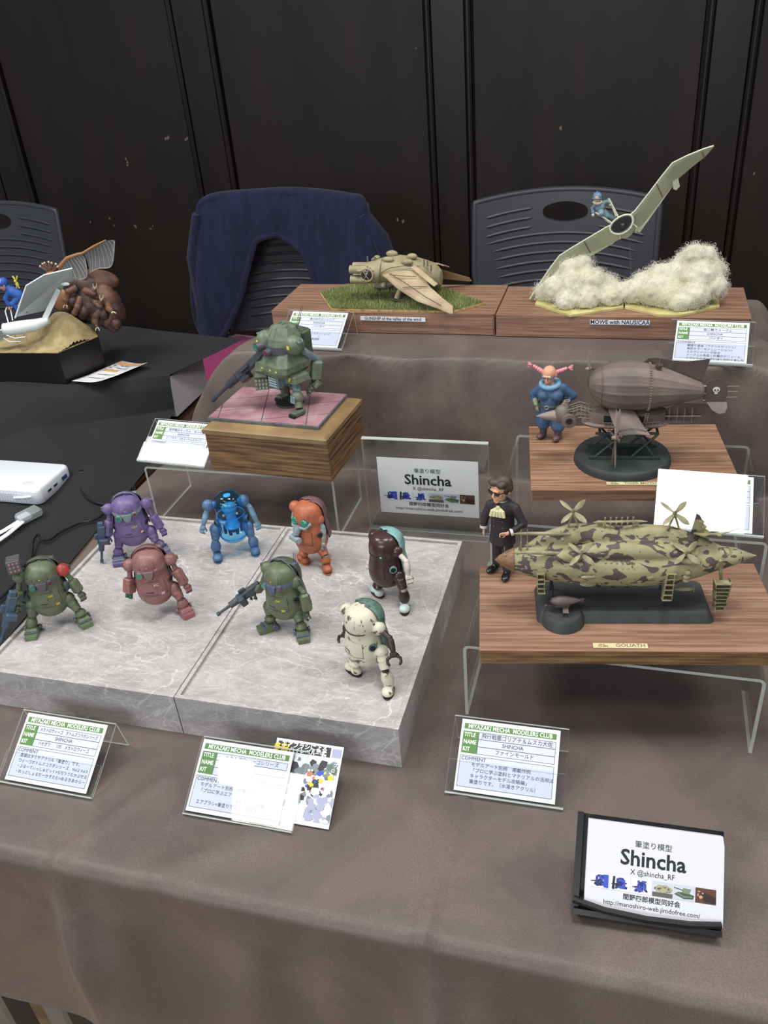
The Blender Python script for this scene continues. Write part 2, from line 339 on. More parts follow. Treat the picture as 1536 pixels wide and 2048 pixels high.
# ================================================================ CHAIRS
PL = mat('chair_plastic', (56, 60, 66), 0.42, bump=.05, bscale=900)
def chair(x, y, label, rz=0):
    t = thing('stacking_chair', label, 'chair', (x, y, -.7), rz, 'grey plastic chairs behind the tables')
    def S(px, pz): return V((px, .20 - .55 * px * px + .16 * (pz - .45), pz))
    def W(z): return .235 if z > .62 else .235 - .02 * (.62 - z) / .17
    def top(px): return .815 - .42 * px * px
    bb = B(); Z0 = .655; hx, hz, ha, hb = 0, .762, .058, .0215
    for side in (0, 1):
        off = V((0, .006 * (1 if side else -1), 0)); n = 64; rs = []
        for k in range(7):
            ring = []
            for i in range(n):
                a = 6.28318 * i / n; c_, s_ = math.cos(a), math.sin(a)
                e = (abs(c_) ** 3 + abs(s_) ** 3) ** (1 / 3.)
                ix_, iz_ = hx + ha * c_ / (abs(c_) ** 2.4 + abs(s_) ** 2.4) ** (1 / 2.4), hz + hb * 1.15 * s_
                m_ = max(abs(c_), abs(s_)); ox, oz = c_ / m_ * .235, s_ / m_
                oz = (top(ox) if oz > 0 else Z0) * abs(oz) + hz * (1 - abs(oz)) if True else 0
                f = k / 6; ring.append(S(ix_ + (ox - ix_) * f, iz_ + (oz - iz_) * f) + off)
            rs.append(ring)
        if not side: bb.rings(rs[::-1], False)
        else: bb.rings(rs, False)
        if side == 0: inn = rs[0]
        else: bb.rings([inn, rs[0]], False)
        g0 = lambda u, v: tuple(S((u * 2 - 1) * W(.44 + v * (Z0 - .44)), .44 + v * (Z0 - .44)) + off)
        bb.grid(g0, 24, 12)
    edge = [S(W(.44) * -1, .44)] + [S(-W(z), z) for z in (.5, .56, .62, .68, .74, .78)] + [S(-.235 + .47 * i / 20, top(-.235 + .47 * i / 20)) for i in range(21)] + [S(W(z), z) for z in (.78, .74, .68, .62, .56, .5)] + [S(W(.44), .44)]
    bb.tube(edge, .0085, 8); bb.tube([S(-.2, .445), S(0, .445), S(.2, .445)], .008, 8)
    back = bb.obj('backrest', PL, t, angle=50)
    for k in range(13):
        z = .757 - .0235 * k + .018; w_ = .205 - .005 * k * (k > 3) * .9
        segs = [(-w_, -.085), (.085, w_)] if k < 3 else [(-w_, w_)]
        for s0, s1 in segs:
            r = B(); m_ = 14; pts = []
            for i in range(m_ + 1):
                px = s0 + (s1 - s0) * i / m_; pts.append(S(px, z - .55 * px * px + (.006 if k > 2 else .002)) + V((0, -.0068, 0)))
            r.tube(pts, [.001] + [.0045] * (m_ - 1) + [.001], 6); r.obj('rib', PL, back)
    b = B(); b.grid(lambda u, v: tuple(V(((u * 2 - 1) * .225 * (1 - .1 * v ** 4), -.24 + .43 * v, .43 - .02 * (1 - abs(u * 2 - 1) ** 2) + .012 * math.sin(v * 3.1)))), 16, 16)
    b.v += []; sm = b.obj('seat', mat('magenta_fabric', (150, 22, 92), .85, sheen=.3), t, angle=60)
    md = sm.modifiers.new('s', 'SOLIDIFY'); md.thickness = .035; md.offset = -1
    for sx in (-1, 1):
        b = B(); b.tube([(sx * .24, -.22, 0), (sx * .235, -.20, .40), (sx * .23, -.1, .415), (sx * .225, .16, .41), (sx * .225, .225, .46), (sx * .225, .21, .56)], .011, 8); b.obj('leg', MT, t)
        b = B(); b.tube([(sx * .24, .24, 0), (sx * .23, .14, .41)], .011, 8); b.obj('leg', MT, t)
    b = B(); b.tube([(-.23, -.12, .395), (.23, -.12, .395)], .009, 8); b.tube([(-.23, .12, .395), (.23, .12, .395)], .009, 8); b.obj('crossbar', MT, t)
    return t
chair(-.018, 1.60, 'grey ribbed plastic chair with oval handle hole behind the two walnut boards, right')
chair(-.785, 1.60, 'grey ribbed chair draped with a navy sweater, magenta seat, middle')
chair(-1.77, 1.60, 'grey ribbed plastic chair cut off by the left picture edge behind the insect model', 4)
# sweater ----------------------------------------------------------
IN = [(-1.035, -.269), (-.984, -.232), (-.93, -.139), (-.876, -.006), (-.855, .022), (-.813, .035), (-.784, .031), (-.729, -.004), (-.708, -.039), (-.693, -.096), (-.67, -.183), (-.634, -.273)]
OUT = [(-1.045, -.275), (-1.075, -.203), (-1.069, -.097), (-1.025, .061), (-.995, .126), (-.835, .137), (-.718, .137), (-.577, .124), (-.533, .109), (-.515, .015), (-.513, -.053), (-.539, -.152)]
def cat(P_, t):
    n = len(P_) - 1; x = t * n; i = min(int(x), n - 1); f = x - i
    p = [V(P_[max(0, min(n, i + k))]) for k in (-1, 0, 1, 2)]
    return 0.5 * ((2 * p[1]) + (p[2] - p[0]) * f + (2 * p[0] - 5 * p[1] + 4 * p[2] - p[3]) * f * f + (3 * p[1] - p[0] - 3 * p[2] + p[3]) * f ** 3)
def sweater(u, v):
    if v <= .8:
        f = v / .8; p = cat(IN, u).lerp(cat(OUT, u), f)
        y = 1.745 - .5 * min(.06, (p[0] + .785) ** 2) + .012 * nz(p[0] * 14, p[1] * 4, 1) + .006 * nz(p[0] * 34, p[1] * 9, 5) - .010 * math.sin(f * 3.14)
        if abs(p[0] + .785) > .235: y += .12 * (abs(p[0] + .785) - .235)
        return (p[0], y + .10 * (p[1] - .0) * .8, p[1])
    f = (v - .8) / .2; p = cat(OUT, u); a = f * 3.14; k = ss(.22, .33, u) * (1 - ss(.68, .8, u))
    y = 1.745 - .5 * min(.06, (p[0] + .785) ** 2) + .08 * p[1]
    return (p[0], y + .035 * (1 - math.cos(a)) / 2 * (.3 + .7 * k) * 1.3, p[1] + k * (.012 * math.sin(a) - .10 * max(0, f - .6)))
b = B(); b.grid(sweater, 96, 40)
sw = b.obj('sweater', mat('navy_knit', (27, 34, 66), .95, sheen=.12, col2=(19, 25, 52), scale=60, bump=.35, bscale=300, stretch=(1, 1, .4)), angle=180); sw.location.z = TZ
md = sw.modifiers.new('s', 'SOLIDIFY'); md.thickness = .009; md.offset = 0
tag(sw, 'navy blue knitted sweater hung over the middle chair back', 'sweater')
b = B()
b.tube([(cat(IN, .06 + .94 * i / 40)[0], sweater(.06 + .94 * i / 40, 0)[1] - .002, cat(IN, .06 + .94 * i / 40)[1]) for i in range(41)], .009, 8)
b.obj('ribbed_hem', MATS['navy_knit'], sw)
b = B(); b.tube([(-.54, 1.74, .09), (-.50, 1.75, .02), (-.475, 1.76, -.08), (-.47, 1.765, -.2), (-.475, 1.77, -.29)], [.03, .042, .04, .035, .03], 12, flat=.6); b.obj('sleeve', MATS['navy_knit'], sw)
b = B(); b.tube([(-1.02, 1.73, .10), (-1.05, 1.735, -.02), (-1.05, 1.74, -.15), (-1.02, 1.745, -.27)], [.02, .04, .045, .03], 12, flat=.6); b.obj('sleeve', MATS['navy_knit'], sw)
# ================================================================ MARBLE TRAYS
def marble():
    m = bpy.data.materials.new('grey_marble'); m.use_nodes = True; nt = m.node_tree; L = nt.links; b = nt.nodes['Principled BSDF']
    tc = nt.nodes.new('ShaderNodeTexCoord'); mp = nt.nodes.new('ShaderNodeMapping'); mp.inputs['Rotation'].default_value = (0, 0, R(-38)); mp.inputs['Scale'].default_value = (.55, 1.25, 1)
    L.new(tc.outputs['Object'], mp.inputs[0]); prev = None
    base = nt.nodes.new('ShaderNodeTexNoise'); base.inputs['Scale'].default_value = 34; base.inputs['Detail'].default_value = 8; base.inputs['Distortion'].default_value = 1.2; base.inputs['Roughness'].default_value = .7
    L.new(mp.outputs[0], base.inputs['Vector']); cr = nt.nodes.new('ShaderNodeValToRGB'); e = cr.color_ramp.elements
    e[0].position = .3; e[0].color = lin((148, 145, 142)); e[1].position = .72; e[1].color = lin((188, 184, 182)); L.new(base.outputs['Fac'], cr.inputs[0]); prev = cr.outputs[0]
    for sc_, wd, dd, st in ((22, .014, 2.4, .42), (60, .035, 2.6, .36), (7, .004, 1.2, .7)):
        n = nt.nodes.new('ShaderNodeTexNoise'); n.inputs['Scale'].default_value = sc_; n.inputs['Detail'].default_value = 5; n.inputs['Distortion'].default_value = dd
        L.new(mp.outputs[0], n.inputs['Vector']); a = nt.nodes.new('ShaderNodeMath'); a.operation = 'SUBTRACT'; a.inputs[1].default_value = .5; L.new(n.outputs['Fac'], a.inputs[0])
        ab = nt.nodes.new('ShaderNodeMath'); ab.operation = 'ABSOLUTE'; L.new(a.outputs[0], ab.inputs[0])
        mr = nt.nodes.new('ShaderNodeMapRange'); mr.inputs[1].default_value = 0; mr.inputs[2].default_value = wd; mr.inputs[3].default_value = st; mr.inputs[4].default_value = 0; L.new(ab.outputs[0], mr.inputs[0])
        mx = nt.nodes.new('ShaderNodeMix'); mx.data_type = 'RGBA'; L.new(mr.outputs[0], mx.inputs[0]); L.new(prev, mx.inputs[6]); mx.inputs[7].default_value = lin((214, 212, 209)); prev = mx.outputs[2]
    L.new(prev, b.inputs['Base Color']); b.inputs['Roughness'].default_value = .45
    bp = nt.nodes.new('ShaderNodeBump'); bp.inputs['Strength'].default_value = .12; bp.inputs['Distance'].default_value = .001; L.new(base.outputs['Fac'], bp.inputs['Height']); L.new(bp.outputs[0], b.inputs['Normal'])
    return m
MA = marble(); MH = .0478; MF = .0448
for i, (x0, x1, lb) in enumerate(((-.2188, 0, 'grey marbled square display box, right one of the pair'), (-.4385, -.2198, 'grey marbled square display box, left one of the pair'))):
    cx = (x0 + x1) / 2; t = thing('display_box', lb, 'display box', (cx, .15, .0), 0, 'marbled display boxes')
    def rr_(x, y, z): return [V((-x, -y, z)), V((x, -y, z)), V((x, y, z)), V((-x, y, z))]
    W_ = (x1 - x0) / 2; b = B(); b.rings([rr_(W_, .15, .0), rr_(W_, .15, MF - .0005), rr_(W_ - .004, .146, MF - .0005), rr_(W_ - .004, .146, MF)]); b.obj('body', MA, t)
    b = B(); b.rings([rr_(W_, .15, MF - .0004), rr_(W_, .15, MH), rr_(W_ - .0042, .1458, MH), rr_(W_ - .0042, .1458, MF + .0001)], False); b.obj('rim', MA, t)
# ================================================================ ACRYLIC RISERS
def arcpts(cx, cz, r, a0, a1, n=5): return [(cx + r * math.cos(R(a0 + (a1 - a0) * i / n)), cz + r * math.sin(R(a0 + (a1 - a0) * i / n))) for i in range(n + 1)]
def riser(x0, x1, y0, y1, h, label, rz=0):
    w2 = (x1 - x0) / 2; d = y1 - y0; th = .003; r = .006
    t = thing('acrylic_riser', label, 'display riser', ((x0 + x1) / 2, y0, 0), rz, 'clear acrylic risers')
    o = [(-w2, 0)] + arcpts(-w2 + r, h - r, r, 180, 90) + arcpts(w2 - r, h - r, r, 90, 0) + [(w2, 0)]
    i_ = [(w2 - th, 0)] + arcpts(w2 - r, h - r, r - th, 0, 90) + arcpts(-w2 + r, h - r, r - th, 90, 180) + [(-w2 + th, 0)]
    n = len(o); b = B()
    q = o + i_[::-1]                                          # outer run and inner run, paired
    for y, mi in ((0, 1), (d, 1)):
        b.add([(p[0], y, p[1]) for p in o] + [(p[0], y, p[1]) for p in i_[::-1]], [((k, k + 1, n + k + 1, n + k) if y == 0 else (k + 1, k, n + k, n + k + 1)) for k in range(n - 1)], mi=1)
    for run, fl_ in ((o, 1), (i_[::-1], 0)):
        b.add([(p[0], 0, p[1]) for p in run] + [(p[0], d, p[1]) for p in run], [((k, n + k, n + k + 1, k + 1) if fl_ else (k, k + 1, n + k + 1, n + k)) for k in range(n - 1)], mi=0)
    for a, c in ((o[0], i_[-1]), (i_[0], o[-1])): b.add([(a[0], 0, a[1]), (c[0], 0, c[1]), (c[0], d, c[1]), (a[0], d, a[1])], [(0, 1, 2, 3)], mi=1)
    b.obj('bent_sheet', ACR, t); return t
riser(-.437, -.172, .356, .456, .0865, 'clear acrylic riser carrying the brown wood block and the green robot')
riser(.044, .301, .076, .212, .0865, 'clear acrylic riser under the walnut board with the long camouflage airship')
riser(.044, .312, .232, .432, .122, 'taller clear acrylic riser under the board with the brown balloon airship')
# ================================================================ WOODEN BOARDS
WA = mat('walnut_board', (158, 124, 102), .45, col2=(122, 90, 73), scale=14, stretch=(.8, 22, 22), detail=9, ramp=(.36, .62), bump=.1, bscale=60)
WB = mat('tan_board', (168, 132, 106), .5, col2=(124, 88, 66), scale=13, stretch=(.9, 22, 22), detail=9, ramp=(.32, .62), bump=.1, bscale=60, dist=.3)
WE = mat('board_edge', (148, 118, 76), .5, col2=(98, 70, 44), scale=14, stretch=(1.2, 22, 22), detail=6, ramp=(.35, .62), bump=.1)
def board(name, x0, x1, y0, y1, z0, z1, label, cut=0):
    t = thing(name, label, 'board', ((x0 + x1) / 2, (y0 + y1) / 2, z0)); w2, d2, h = (x1 - x0) / 2, (y1 - y0) / 2, z1 - z0
    p = [(-w2, -d2), (w2, -d2), (w2, d2), (-w2, d2)]
    if cut: p = [(-w2, -d2 + cut), (-w2 + cut, -d2)] + p[1:]
    b = B(); b.prism(p, 0, h); bevel(b.obj('plank', WA, t), .0035, 3); return t
board('display_board', -.351, -.0145, .642, .775, .1705, .2005, 'walnut stained board under the sand coloured aircraft on grass')
board('display_board', -.0125, .319, .638, .768, .1705, .2005, 'walnut stained board under the white flying wing in wool dust')
def plank(label, loc, rz, w_, d_, h, top=None):
    t = thing('display_board', label, 'board', loc, rz)
    b = B(); b.prism([(0, 0), (w_, 0), (w_, d_), (0, d_)], 0, h); b.m = [1 if (abs(f[0] - f[1]) == 1 and len(f) == 4 and i > 1) else 0 for i, f in enumerate(b.f)]
    o = b.obj('plank', [top or WA, WE if top is None else top], t); bevel(o, .0016, 2); return t
GB = plank('brown wooden board with name plate under the long camouflage airship and suited man', (.0635, .053, .0880), 9.6, .262, .128, .0145)
TB = plank('lighter brown wooden board under the brown balloon airship and blue dressed figurine', (.0810, .276, .1235), 7.8, .215, .153, .0125, WB)
for l, loc, rz in (('', 0, 0),): pass
# pale name plates
def plate(name, label, txt, loc, rz, w_, h_, pc, tcol, size, tilt=0, bold=.012, extra=None, sxx=1.0):
    t = thing(name, label, 'name plate', loc, rot=(R(tilt), 0, R(rz)))
    b = B(); b.box((0, 0, .0004), (w_, h_, .0008), b=.0001); b.obj('plate', mat('plate_' + name, pc, .5), t)
    b = B(); text(b, txt, *(extra[0] if extra else (0, 0)), size, 'CENTER', .0009, bold=bold, sxx=sxx)
    b.obj('lettering', mat('ink_' + name, tcol, .6), t)
    if extra:
        b = B(); b.mi = 0
        for q in extra[1:]: text(b, q[0], q[1], q[2], q[3], 'CENTER', .0009, bold=.03, sxx=q[4])
        b.obj('small_mark', mat('ink_' + name, tcol, .6), t)
    return t
plate('name_plate', 'cream name plate reading GOLIATH on the lower wooden board', 'GOLIATH', (.1815, .0795, .1029), 9.0, .046, .0062, (206, 196, 152), (128, 118, 84), .0058, extra=[(.0085, 0), ('FINE', -.0155, .0009, .0022, 1.1), ('FILMS', -.0145, -.0013, .0028, 1.2)], bold=.02)
plate('name_plate', 'cream name plate reading TIGER MOTH on the upper wooden board', 'TIGER MOTH', (.183, .3035, .1363), 7.4, .052, .0060, (206, 196, 152), (128, 118, 84), .0056, extra=[(.0085, 0), ('FINE', -.0185, .0009, .0022, 1.1), ('FILMS', -.0175, -.0013, .0028, 1.2)], bold=.02)
plate('name_strip', 'white strip label reading GUNSHIP of the valley of the wind', 'GUNSHIP of the valley of the wind', (-.162, .6408, .1922), -1.5, .098, .0060, (214, 216, 222), (34, 42, 60), .0062, tilt=82, bold=.02, sxx=.97)
plate('name_strip', 'white strip label reading MOWE with NAUSICAA on the right walnut board', 'MÖWE with NAUSICAÄ', (.155, .6368, .1935), 0, .0775, .0062, (206, 212, 222), (30, 38, 58), .0074, tilt=82, bold=.022, sxx=1.0)
# ================================================================ SIGN HOLDERS AND CARDS
WH = mat('white_paper', (224, 226, 228), .6); TNT = mat('tinted_paper', (200, 206, 226), .6); GR = mat('green_ink', (84, 128, 64), .6)
INK = mat('grey_ink', (42, 50, 54), .6); WI = mat('white_ink', (245, 248, 242), .6)
ANG = 31.5
def holder(loc, rz, label, lip=.0275):
    t = thing('card_holder', label, 'card holder', loc, rz, 'clear acrylic card holders'); w_ = .1012; th = .0014
    a = R(ANG); S = V((0, math.cos(a), math.sin(a))); N = V((0, -math.sin(a), math.cos(a))); Ln = .0670
    def sheet(name, p, q, nrm, thk, w0=w_, mts=ACR):
        b = B(); p, q = V(p), V(q); nrm = V(nrm).normalized() * thk; vs = []
        for sx in (-w0 / 2, w0 / 2): vs += [p + V((sx, 0, 0)), q + V((sx, 0, 0)), q + nrm + V((sx, 0, 0)), p + nrm + V((sx, 0, 0))]
        b.add(vs, [(0, 1, 5, 4), (2, 3, 7, 6)], mi=0); b.add(vs, [(0, 3, 2, 1), (4, 5, 6, 7), (1, 2, 6, 5), (0, 4, 7, 3)], mi=1)
        return b.obj(name, mts, t)
    A = V((0, 0, .0016)); top = A + S * Ln
    sheet('back_panel', A, top, -N, th)
    sheet('rear_leg', top + V((0, .0002, -.0003)), V((0, .0648, .0004)), (0, -1, .05), th)
    sheet('front_lip', A + N * .0016, A + N * .0016 + S * lip, N, .0009)
    sheet('bottom_edge', A + N * -.0014 + V((0, -.0008, 0)), A + N * .0025 + V((0, -.0008, 0)), V((0, -1, -.4)), .0011, mts=[ACR[1], ACR[1]])
    return t
def frame_rect(b, x0, y0, x1, y1, w_, z, T=None, mi=None):
    b.rect(x0, y0, x1, y0 + w_, z, T, mi); b.rect(x0, y1 - w_, x1, y1, z, T, mi); b.rect(x0, y0 + w_, x0 + w_, y1 - w_, z, T, mi); b.rect(x1 - w_, y0 + w_, x1, y1 - w_, z, T, mi)
def infocard(loc, rz, label, title, kit, lines, dx=-.0, tsz=.0043, csz=.0040, cx=-.036, grp='white title cards with a green header'):
    t = thing('title_card', label, 'card', loc, rot=(0, 0, R(rz)), group=grp); a = R(ANG)
    X = tr(dx, 0, .0016) @ M.Rotation(a, 4, 'X') @ tr(0, .0016, .0004); W_, H_ = .0868, .0625; x0 = -W_ / 2
    def P(u, v): return x0 + u * W_, H_ * (1 - v)
    def rc(b, u0, v0, u1, v1, z): (xa, ya), (xb, yb) = P(u0, v1), P(u1, v0); b.rect(xa, ya, xb, yb, z, X)
    b = B(); b.box((0, H_ / 2, .0002), (W_, H_, .0004), X if 0 else None) if 0 else b.prism([(x0, 0), (-x0, 0), (-x0, H_), (x0, H_)], 0, .0004, X); b.obj('paper', WH, t)
    b = B(); rc(b, .03, .055, .965, .135, .00045); b.obj('green_header', GR, t)
    b = B(); rc(b, .025, .165, .185, .475, .00045); b.obj('green_label_block', GR, t)
    b = B(); rc(b, .185, .165, .965, .475, .00045); rc(b, .022, .505, .965, .94, .00045); b.obj('tinted_box', TNT, t)
    b = B()
    for (u0, v0, u1, v1) in ((.185, .165, .965, .268), (.185, .264, .965, .372), (.185, .368, .965, .475), (.022, .505, .965, .94)):
        (xa, ya), (xb, yb) = P(u0, v1), P(u1, v0); frame_rect(b, xa, ya, xb, yb, .00035, .0005, X)
    b.obj('ruled_line', INK, t, kind='stuff')
    b = B(); text(b, 'MIYAZAKI MECHA  MODELERS CLUB', *P(.4975, .097), .0052, 'CENTER', .0006, X, bold=.022, space=1.02, maxw=.0740)
    for s_, v in (('TITLE', .217), ('NAME', .318), ('KIT', .42)): text(b, s_, *P(.038, v), .0052, 'LEFT', .0006, X, bold=.018, sxx=.80)
    b.obj('white_lettering', WI, t)
    b = B(); text(b, title, *P(.575, .217), tsz, 'CENTER', .0006, X, maxw=.0620); text(b, 'SHINCHA', *P(.54, .318), .0048, 'CENTER', .0006, X, sxx=.9); text(b, kit, *P(.565, .42), .0043, 'CENTER', .0006, X, maxw=.0540)
    text(b, 'COMMENT', *P(.035, .548), .0044, 'LEFT', .0006, X)
    for i, l in enumerate(lines): text(b, l, cx, H_ * (1 - .625 - i * .078), csz, 'LEFT', .0006, X, maxw=.0735)
    b.obj('grey_lettering', INK, t); return t
HC = [((-.3160, -.089, 0), 0, 'at the front left of the table, titled in two word groups', 'メカトロウィーゴ　ボトムズコラボシリーズ', 'ハセガワ：　1/35　メカトロウィーゴ', ['塗装はタミヤアクリル「筆塗り」です。', 'ウィーゴボトムズコラボシリーズ　Vol.2 Vol.3', '・ぶるーてぃっしゅどっぐ×ぢぢりうむかぶせる', '・れっどしょるだーかすたむ×めるきあからー'], dict(dx=.0, csz=.0037, tsz=.0040), 'front left corner of the table'),
      ((-.1245, -.0868, 0), .4, '', 'メカトロウィーゴシリーズ', 'ハセガワ：　1/35　メカトロウィーゴ', ['モデルアート別冊　掲載作例', '「プロに学ぶエアブラシ', '　　　　　　　　　多彩な・応用編」', 'エアブラシ+筆塗りです。（水溶きアクリル）'], dict(dx=-.006), 'front centre, beside the colourful leaflet'),
      ((.0945, -.0183, 0), 1.0, '', '飛行戦艦ゴリアテ＆ムスカ大佐', 'ファインモールド', ['モデルアート別冊　掲載作例', '「プロに学ぶ塗料とマテリアルの活用法', 'キャラクターモデル攻略編」', '筆塗りです。（水溶きアクリル）'], dict(tsz=.0050, cx=-.031), 'front, below the right riser'),
      ((-.2690, .5715, .1705), -3.5, '', '風の谷のガンシップ', 'バンダイ', ['筆塗り塗装　アクリルガッシュ+ぶ', '　　　　　　　　　　　+', '　　　　　　　　　新造船'], dict(), 'back shelf, behind the green robot'),
      ((.2665, .5545, .1705), -4, '', '風に舞うメーヴェ', 'バンダイ', ['筆塗り塗装（アクリルガッシュ）', '有彩カラーモジュレーション+', '３Ｄグレイジング技法', 'メーヴェの角度と砂塵のボリューム', 'ナウシカのポーズにはこだわりました'], dict(cx=-.028), 'right end of the back shelf'),
      ((-.4010, .3640, .0870), -4, '', '装甲騎兵なっちん　なっちん', 'コトブキヤ：1/35 なっちんスコープ', ['なっちん＆ボトムズコラボ', '塗装は水溶きアクリル「筆塗り」です。', 'グラデーションとウェザリングを楽しみました。'], dict(), 'left riser, beside the wood block'),
      ((.2570, .2400, .1225), -1.5, '', 'タイガーモス', 'ファインモールド', ['　　　　　　　　筆塗り塗装（アクリル）', '　　　　　　　　　　　　　+', '　　　　　　　　　　　　　立体感を'], dict(dx=-.003), 'tall right riser, behind the camouflage airship')]
for loc, rz, _, ti, kit, li, kw, where in HC:
    holder(loc, rz, 'clear acrylic card holder at the ' + where, .0655 if ('tall right' in where or 'beside the colourful' in where) else .0275)
    infocard(loc, rz, 'white card with green header at the ' + where, ti, kit, li, **kw)
# colourful leaflet leaning on the second holder
def collage(b, x0, y0, x1, y1, cols, n, seed, z, T, r=.003):
    random.seed(seed)
    for i in range(n):
        cx, cy = random.uniform(x0, x1), random.uniform(y0, y1); a0 = random.uniform(0, 3); k = random.randint(4, 7); s_ = random.uniform(.4, 1) * r
        b.flat([(max(x0, min(x1, cx + s_ * math.cos(a0 + 6.28 * j / k) * random.uniform(.6, 1.6))), max(y0, min(y1, cy + s_ * math.sin(a0 + 6.28 * j / k)))) for j in range(k)], z + i * 2e-6, T, random.choice(cols))
PC = [mat('ink_%d' % i, c, .45) for i, c in enumerate(((40, 42, 46), (120, 132, 138), (200, 40, 44), (236, 200, 40), (40, 80, 190), (226, 228, 232), (160, 164, 190), (190, 120, 80), (90, 110, 90)))]
t = thing('leaflet', 'glossy colourful picture leaflet leaning behind the second card holder', 'leaflet', (-.0745, -.0790, 0), .4)
X = tr(0, 0, .0018) @ M.Rotation(R(ANG + 1.5), 4, 'X'); b = B(); b.prism([(-.032, 0), (.0305, 0), (.0305, .0685), (-.032, .0685)], -.0004, 0, X); b.obj('paper', mat('leaflet_paper', (206, 210, 216), .25, coat=.4), t)
b = B(); b.rect(-.030, .058, .0195, .0665, .0001, X, 0); b.rect(.021, .0585, .0295, .066, .0001, X, 6)
collage(b, -.022, .012, .0285, .055, [0, 0, 1, 1, 8, 5], 70, 5, .00012, X, .0042); collage(b, .002, .030, .020, .046, [2, 3, 4, 5, 7], 26, 8, .0004, X, .0026)
collage(b, .006, .004, .030, .026, [6, 6, 1, 5], 40, 9, .0006, X, .005); b.flat([(.024 + .003 * math.cos(k), .041 + .003 * math.sin(k)) for k in range(6)], .0008, X, 3); b.obj('printed_picture', PC, t)
b = B(); text(b, 'エアブラシによる', -.005, .0640, .0054, 'CENTER', .0009, X, bold=.03); text(b, 'ハイレベル塗装', -.001, .0598, .0050, 'CENTER', .0009, X, bold=.03)
for i, c in enumerate('プロに学ぶ塗装の技'): text(b, c, .0265 - .0016 * (i % 2), .052 - i * .0048, .0036, 'CENTER', .0009, X, bold=.02)
b.obj('white_lettering', WI, t); b = B(); text(b, '多彩', -.026, .0605, .0072, 'CENTER', .0009, X, bold=.04); b.obj('yellow_lettering', PC[3], t)
# artist signs -------------------------------------------------------
BKI = mat('black_ink', (24, 30, 40), .6)
def artist_print(t, X, W_, H_):
    b = B(); text(b, '筆塗り模型', 0, H_ * .79, H_ * .085, 'CENTER', .0003, X); text(b, 'X @shincha_RF', 0, H_ * .475, H_ * .085, 'CENTER', .0003, X, sxx=.9); b.obj('grey_lettering', INK, t)
    b = B(); text(b, 'Shincha', 0, H_ * .625, H_ * .245, 'CENTER', .0003, X, bold=.02); b.obj('black_lettering', BKI, t)
    b = B(); text(b, '間野四郎模型同好会', 0, H_ * .185, H_ * .072, 'CENTER', .0003, X, bold=.012); text(b, 'http://manoshiro-web.jimdofree.com/', 0, H_ * .10, H_ * .072, 'CENTER', .0003, X, sxx=1.0); b.obj('small_lettering', BKI, t)
    PS = [(230, 234, 240), (60, 84, 190), (36, 50, 110), (40, 40, 46), (196, 206, 216), (172, 164, 132), (96, 92, 84), (120, 136, 110), (74, 88, 68), (92, 60, 44), (50, 36, 32), (206, 160, 136)]
    pm = [mat('pic_%d' % i, c, .5) for i, c in enumerate(PS)]
    for k in range(6):
        u0 = -.46 * W_ + k * W_ * .1545; w_ = W_ * .147; y0 = H_ * .245; h_ = H_ * .165
        b = B(); b.rect(u0, y0, u0 + w_, y0 + h_, .0003, X, [0, 0, 0, 4, 4, 9][k]); P_ = lambda u, v: (u0 + w_ * u, y0 + h_ * v)
        def poly(pts, mi, z): b.flat([P_(*p) for p in pts], z, X, mi)
        if k < 3:
            collage(b, *P_(.3, .15), *P_(.75, .9), [1, 1, 2], 26, 20 + k, .00034, X, h_ * .2); collage(b, *P_(.15, .1), *P_(.9, .6), [1, 2, 3], 14, 30 + k, .00045, X, h_ * .13)
            poly([(.05, .45), (.35, .5), (.35, .42), (.05, .4)], 3, .0006)
            if k == 0: poly([(.72, .1), (.95, .05), (.95, .95), (.7, .95)], 1, .0007)
            if k == 1: poly([(.08, .1), (.2, .05), (.24, .95), (.12, .95)], 3, .0007)
        elif k == 3:
            poly([(0, 0), (1, 0), (1, .3), (0, .3)], 6, .00034); poly([(.05, .55), (.3, .8), (.7, .82), (1, .6), (.95, .4), (.5, .28), (.2, .38)], 5, .0004); collage(b, *P_(.1, .35), *P_(.95, .7), [5, 6], 16, 3, .00045, X, h_ * .1)
        elif k == 4:
            poly([(.02, .35), (.5, .1), (.95, .15), (1, .4), (.6, .55), (.2, .52)], 8, .00036); poly([(.4, .5), (.75, .45), (.85, .8), (.45, .82)], 7, .0004); poly([(.0, .82), (.45, .7), (.45, .64), (0, .76)], 8, .00043); poly([(.1, .42), (.5, .2), (.9, .25), (.9, .33), (.5, .3), (.15, .5)], 7, .00045)
        else:
            poly([(.3, .75), (1, .5), (1, .05), (.4, .12)], 10, .00036); collage(b, *P_(.1, .3), *P_(.42, .8), [11, 9, 11], 14, 6, .0004, X, h_ * .12)
        b.obj('printed_picture', pm, t)
t = thing('sign_holder', 'clear acrylic tabletop sign stand in the middle, holding the name sign', 'sign holder', (-.0610, .384, 0), 1.0)
def slab(name, c, d, par, T=None, sm=True):
    b = B(); b.box(c, d, T)
    b.m = [1] * 6; ax = min(range(3), key=lambda i: d[i]); b.m[2 * {0: 0, 1: 1, 2: 2}[ax]] = 0; b.m[2 * ax + 1] = 0; return b.obj(name, ACR, par)
slab('front_sheet', (0, 0, .0655), (.1565, .0014, .131), t); slab('back_sheet', (0, .0042, .0655), (.1565, .0014, .131), t)
slab('base_plate', (0, .031, .001), (.1560, .0515, .0018), t); slab('front_foot', (0, -.0075, .001), (.1560, .0135, .0018), t)
b = B(); b.box((0, .002, .1313), (.1565, .0056, .0012)); b.obj('top_bend', ACR[1], t)
t = thing('name_sign', 'pale grey artist name sign with picture strip inside the clear stand', 'sign', (-.0590, .386, 0), 1.0)
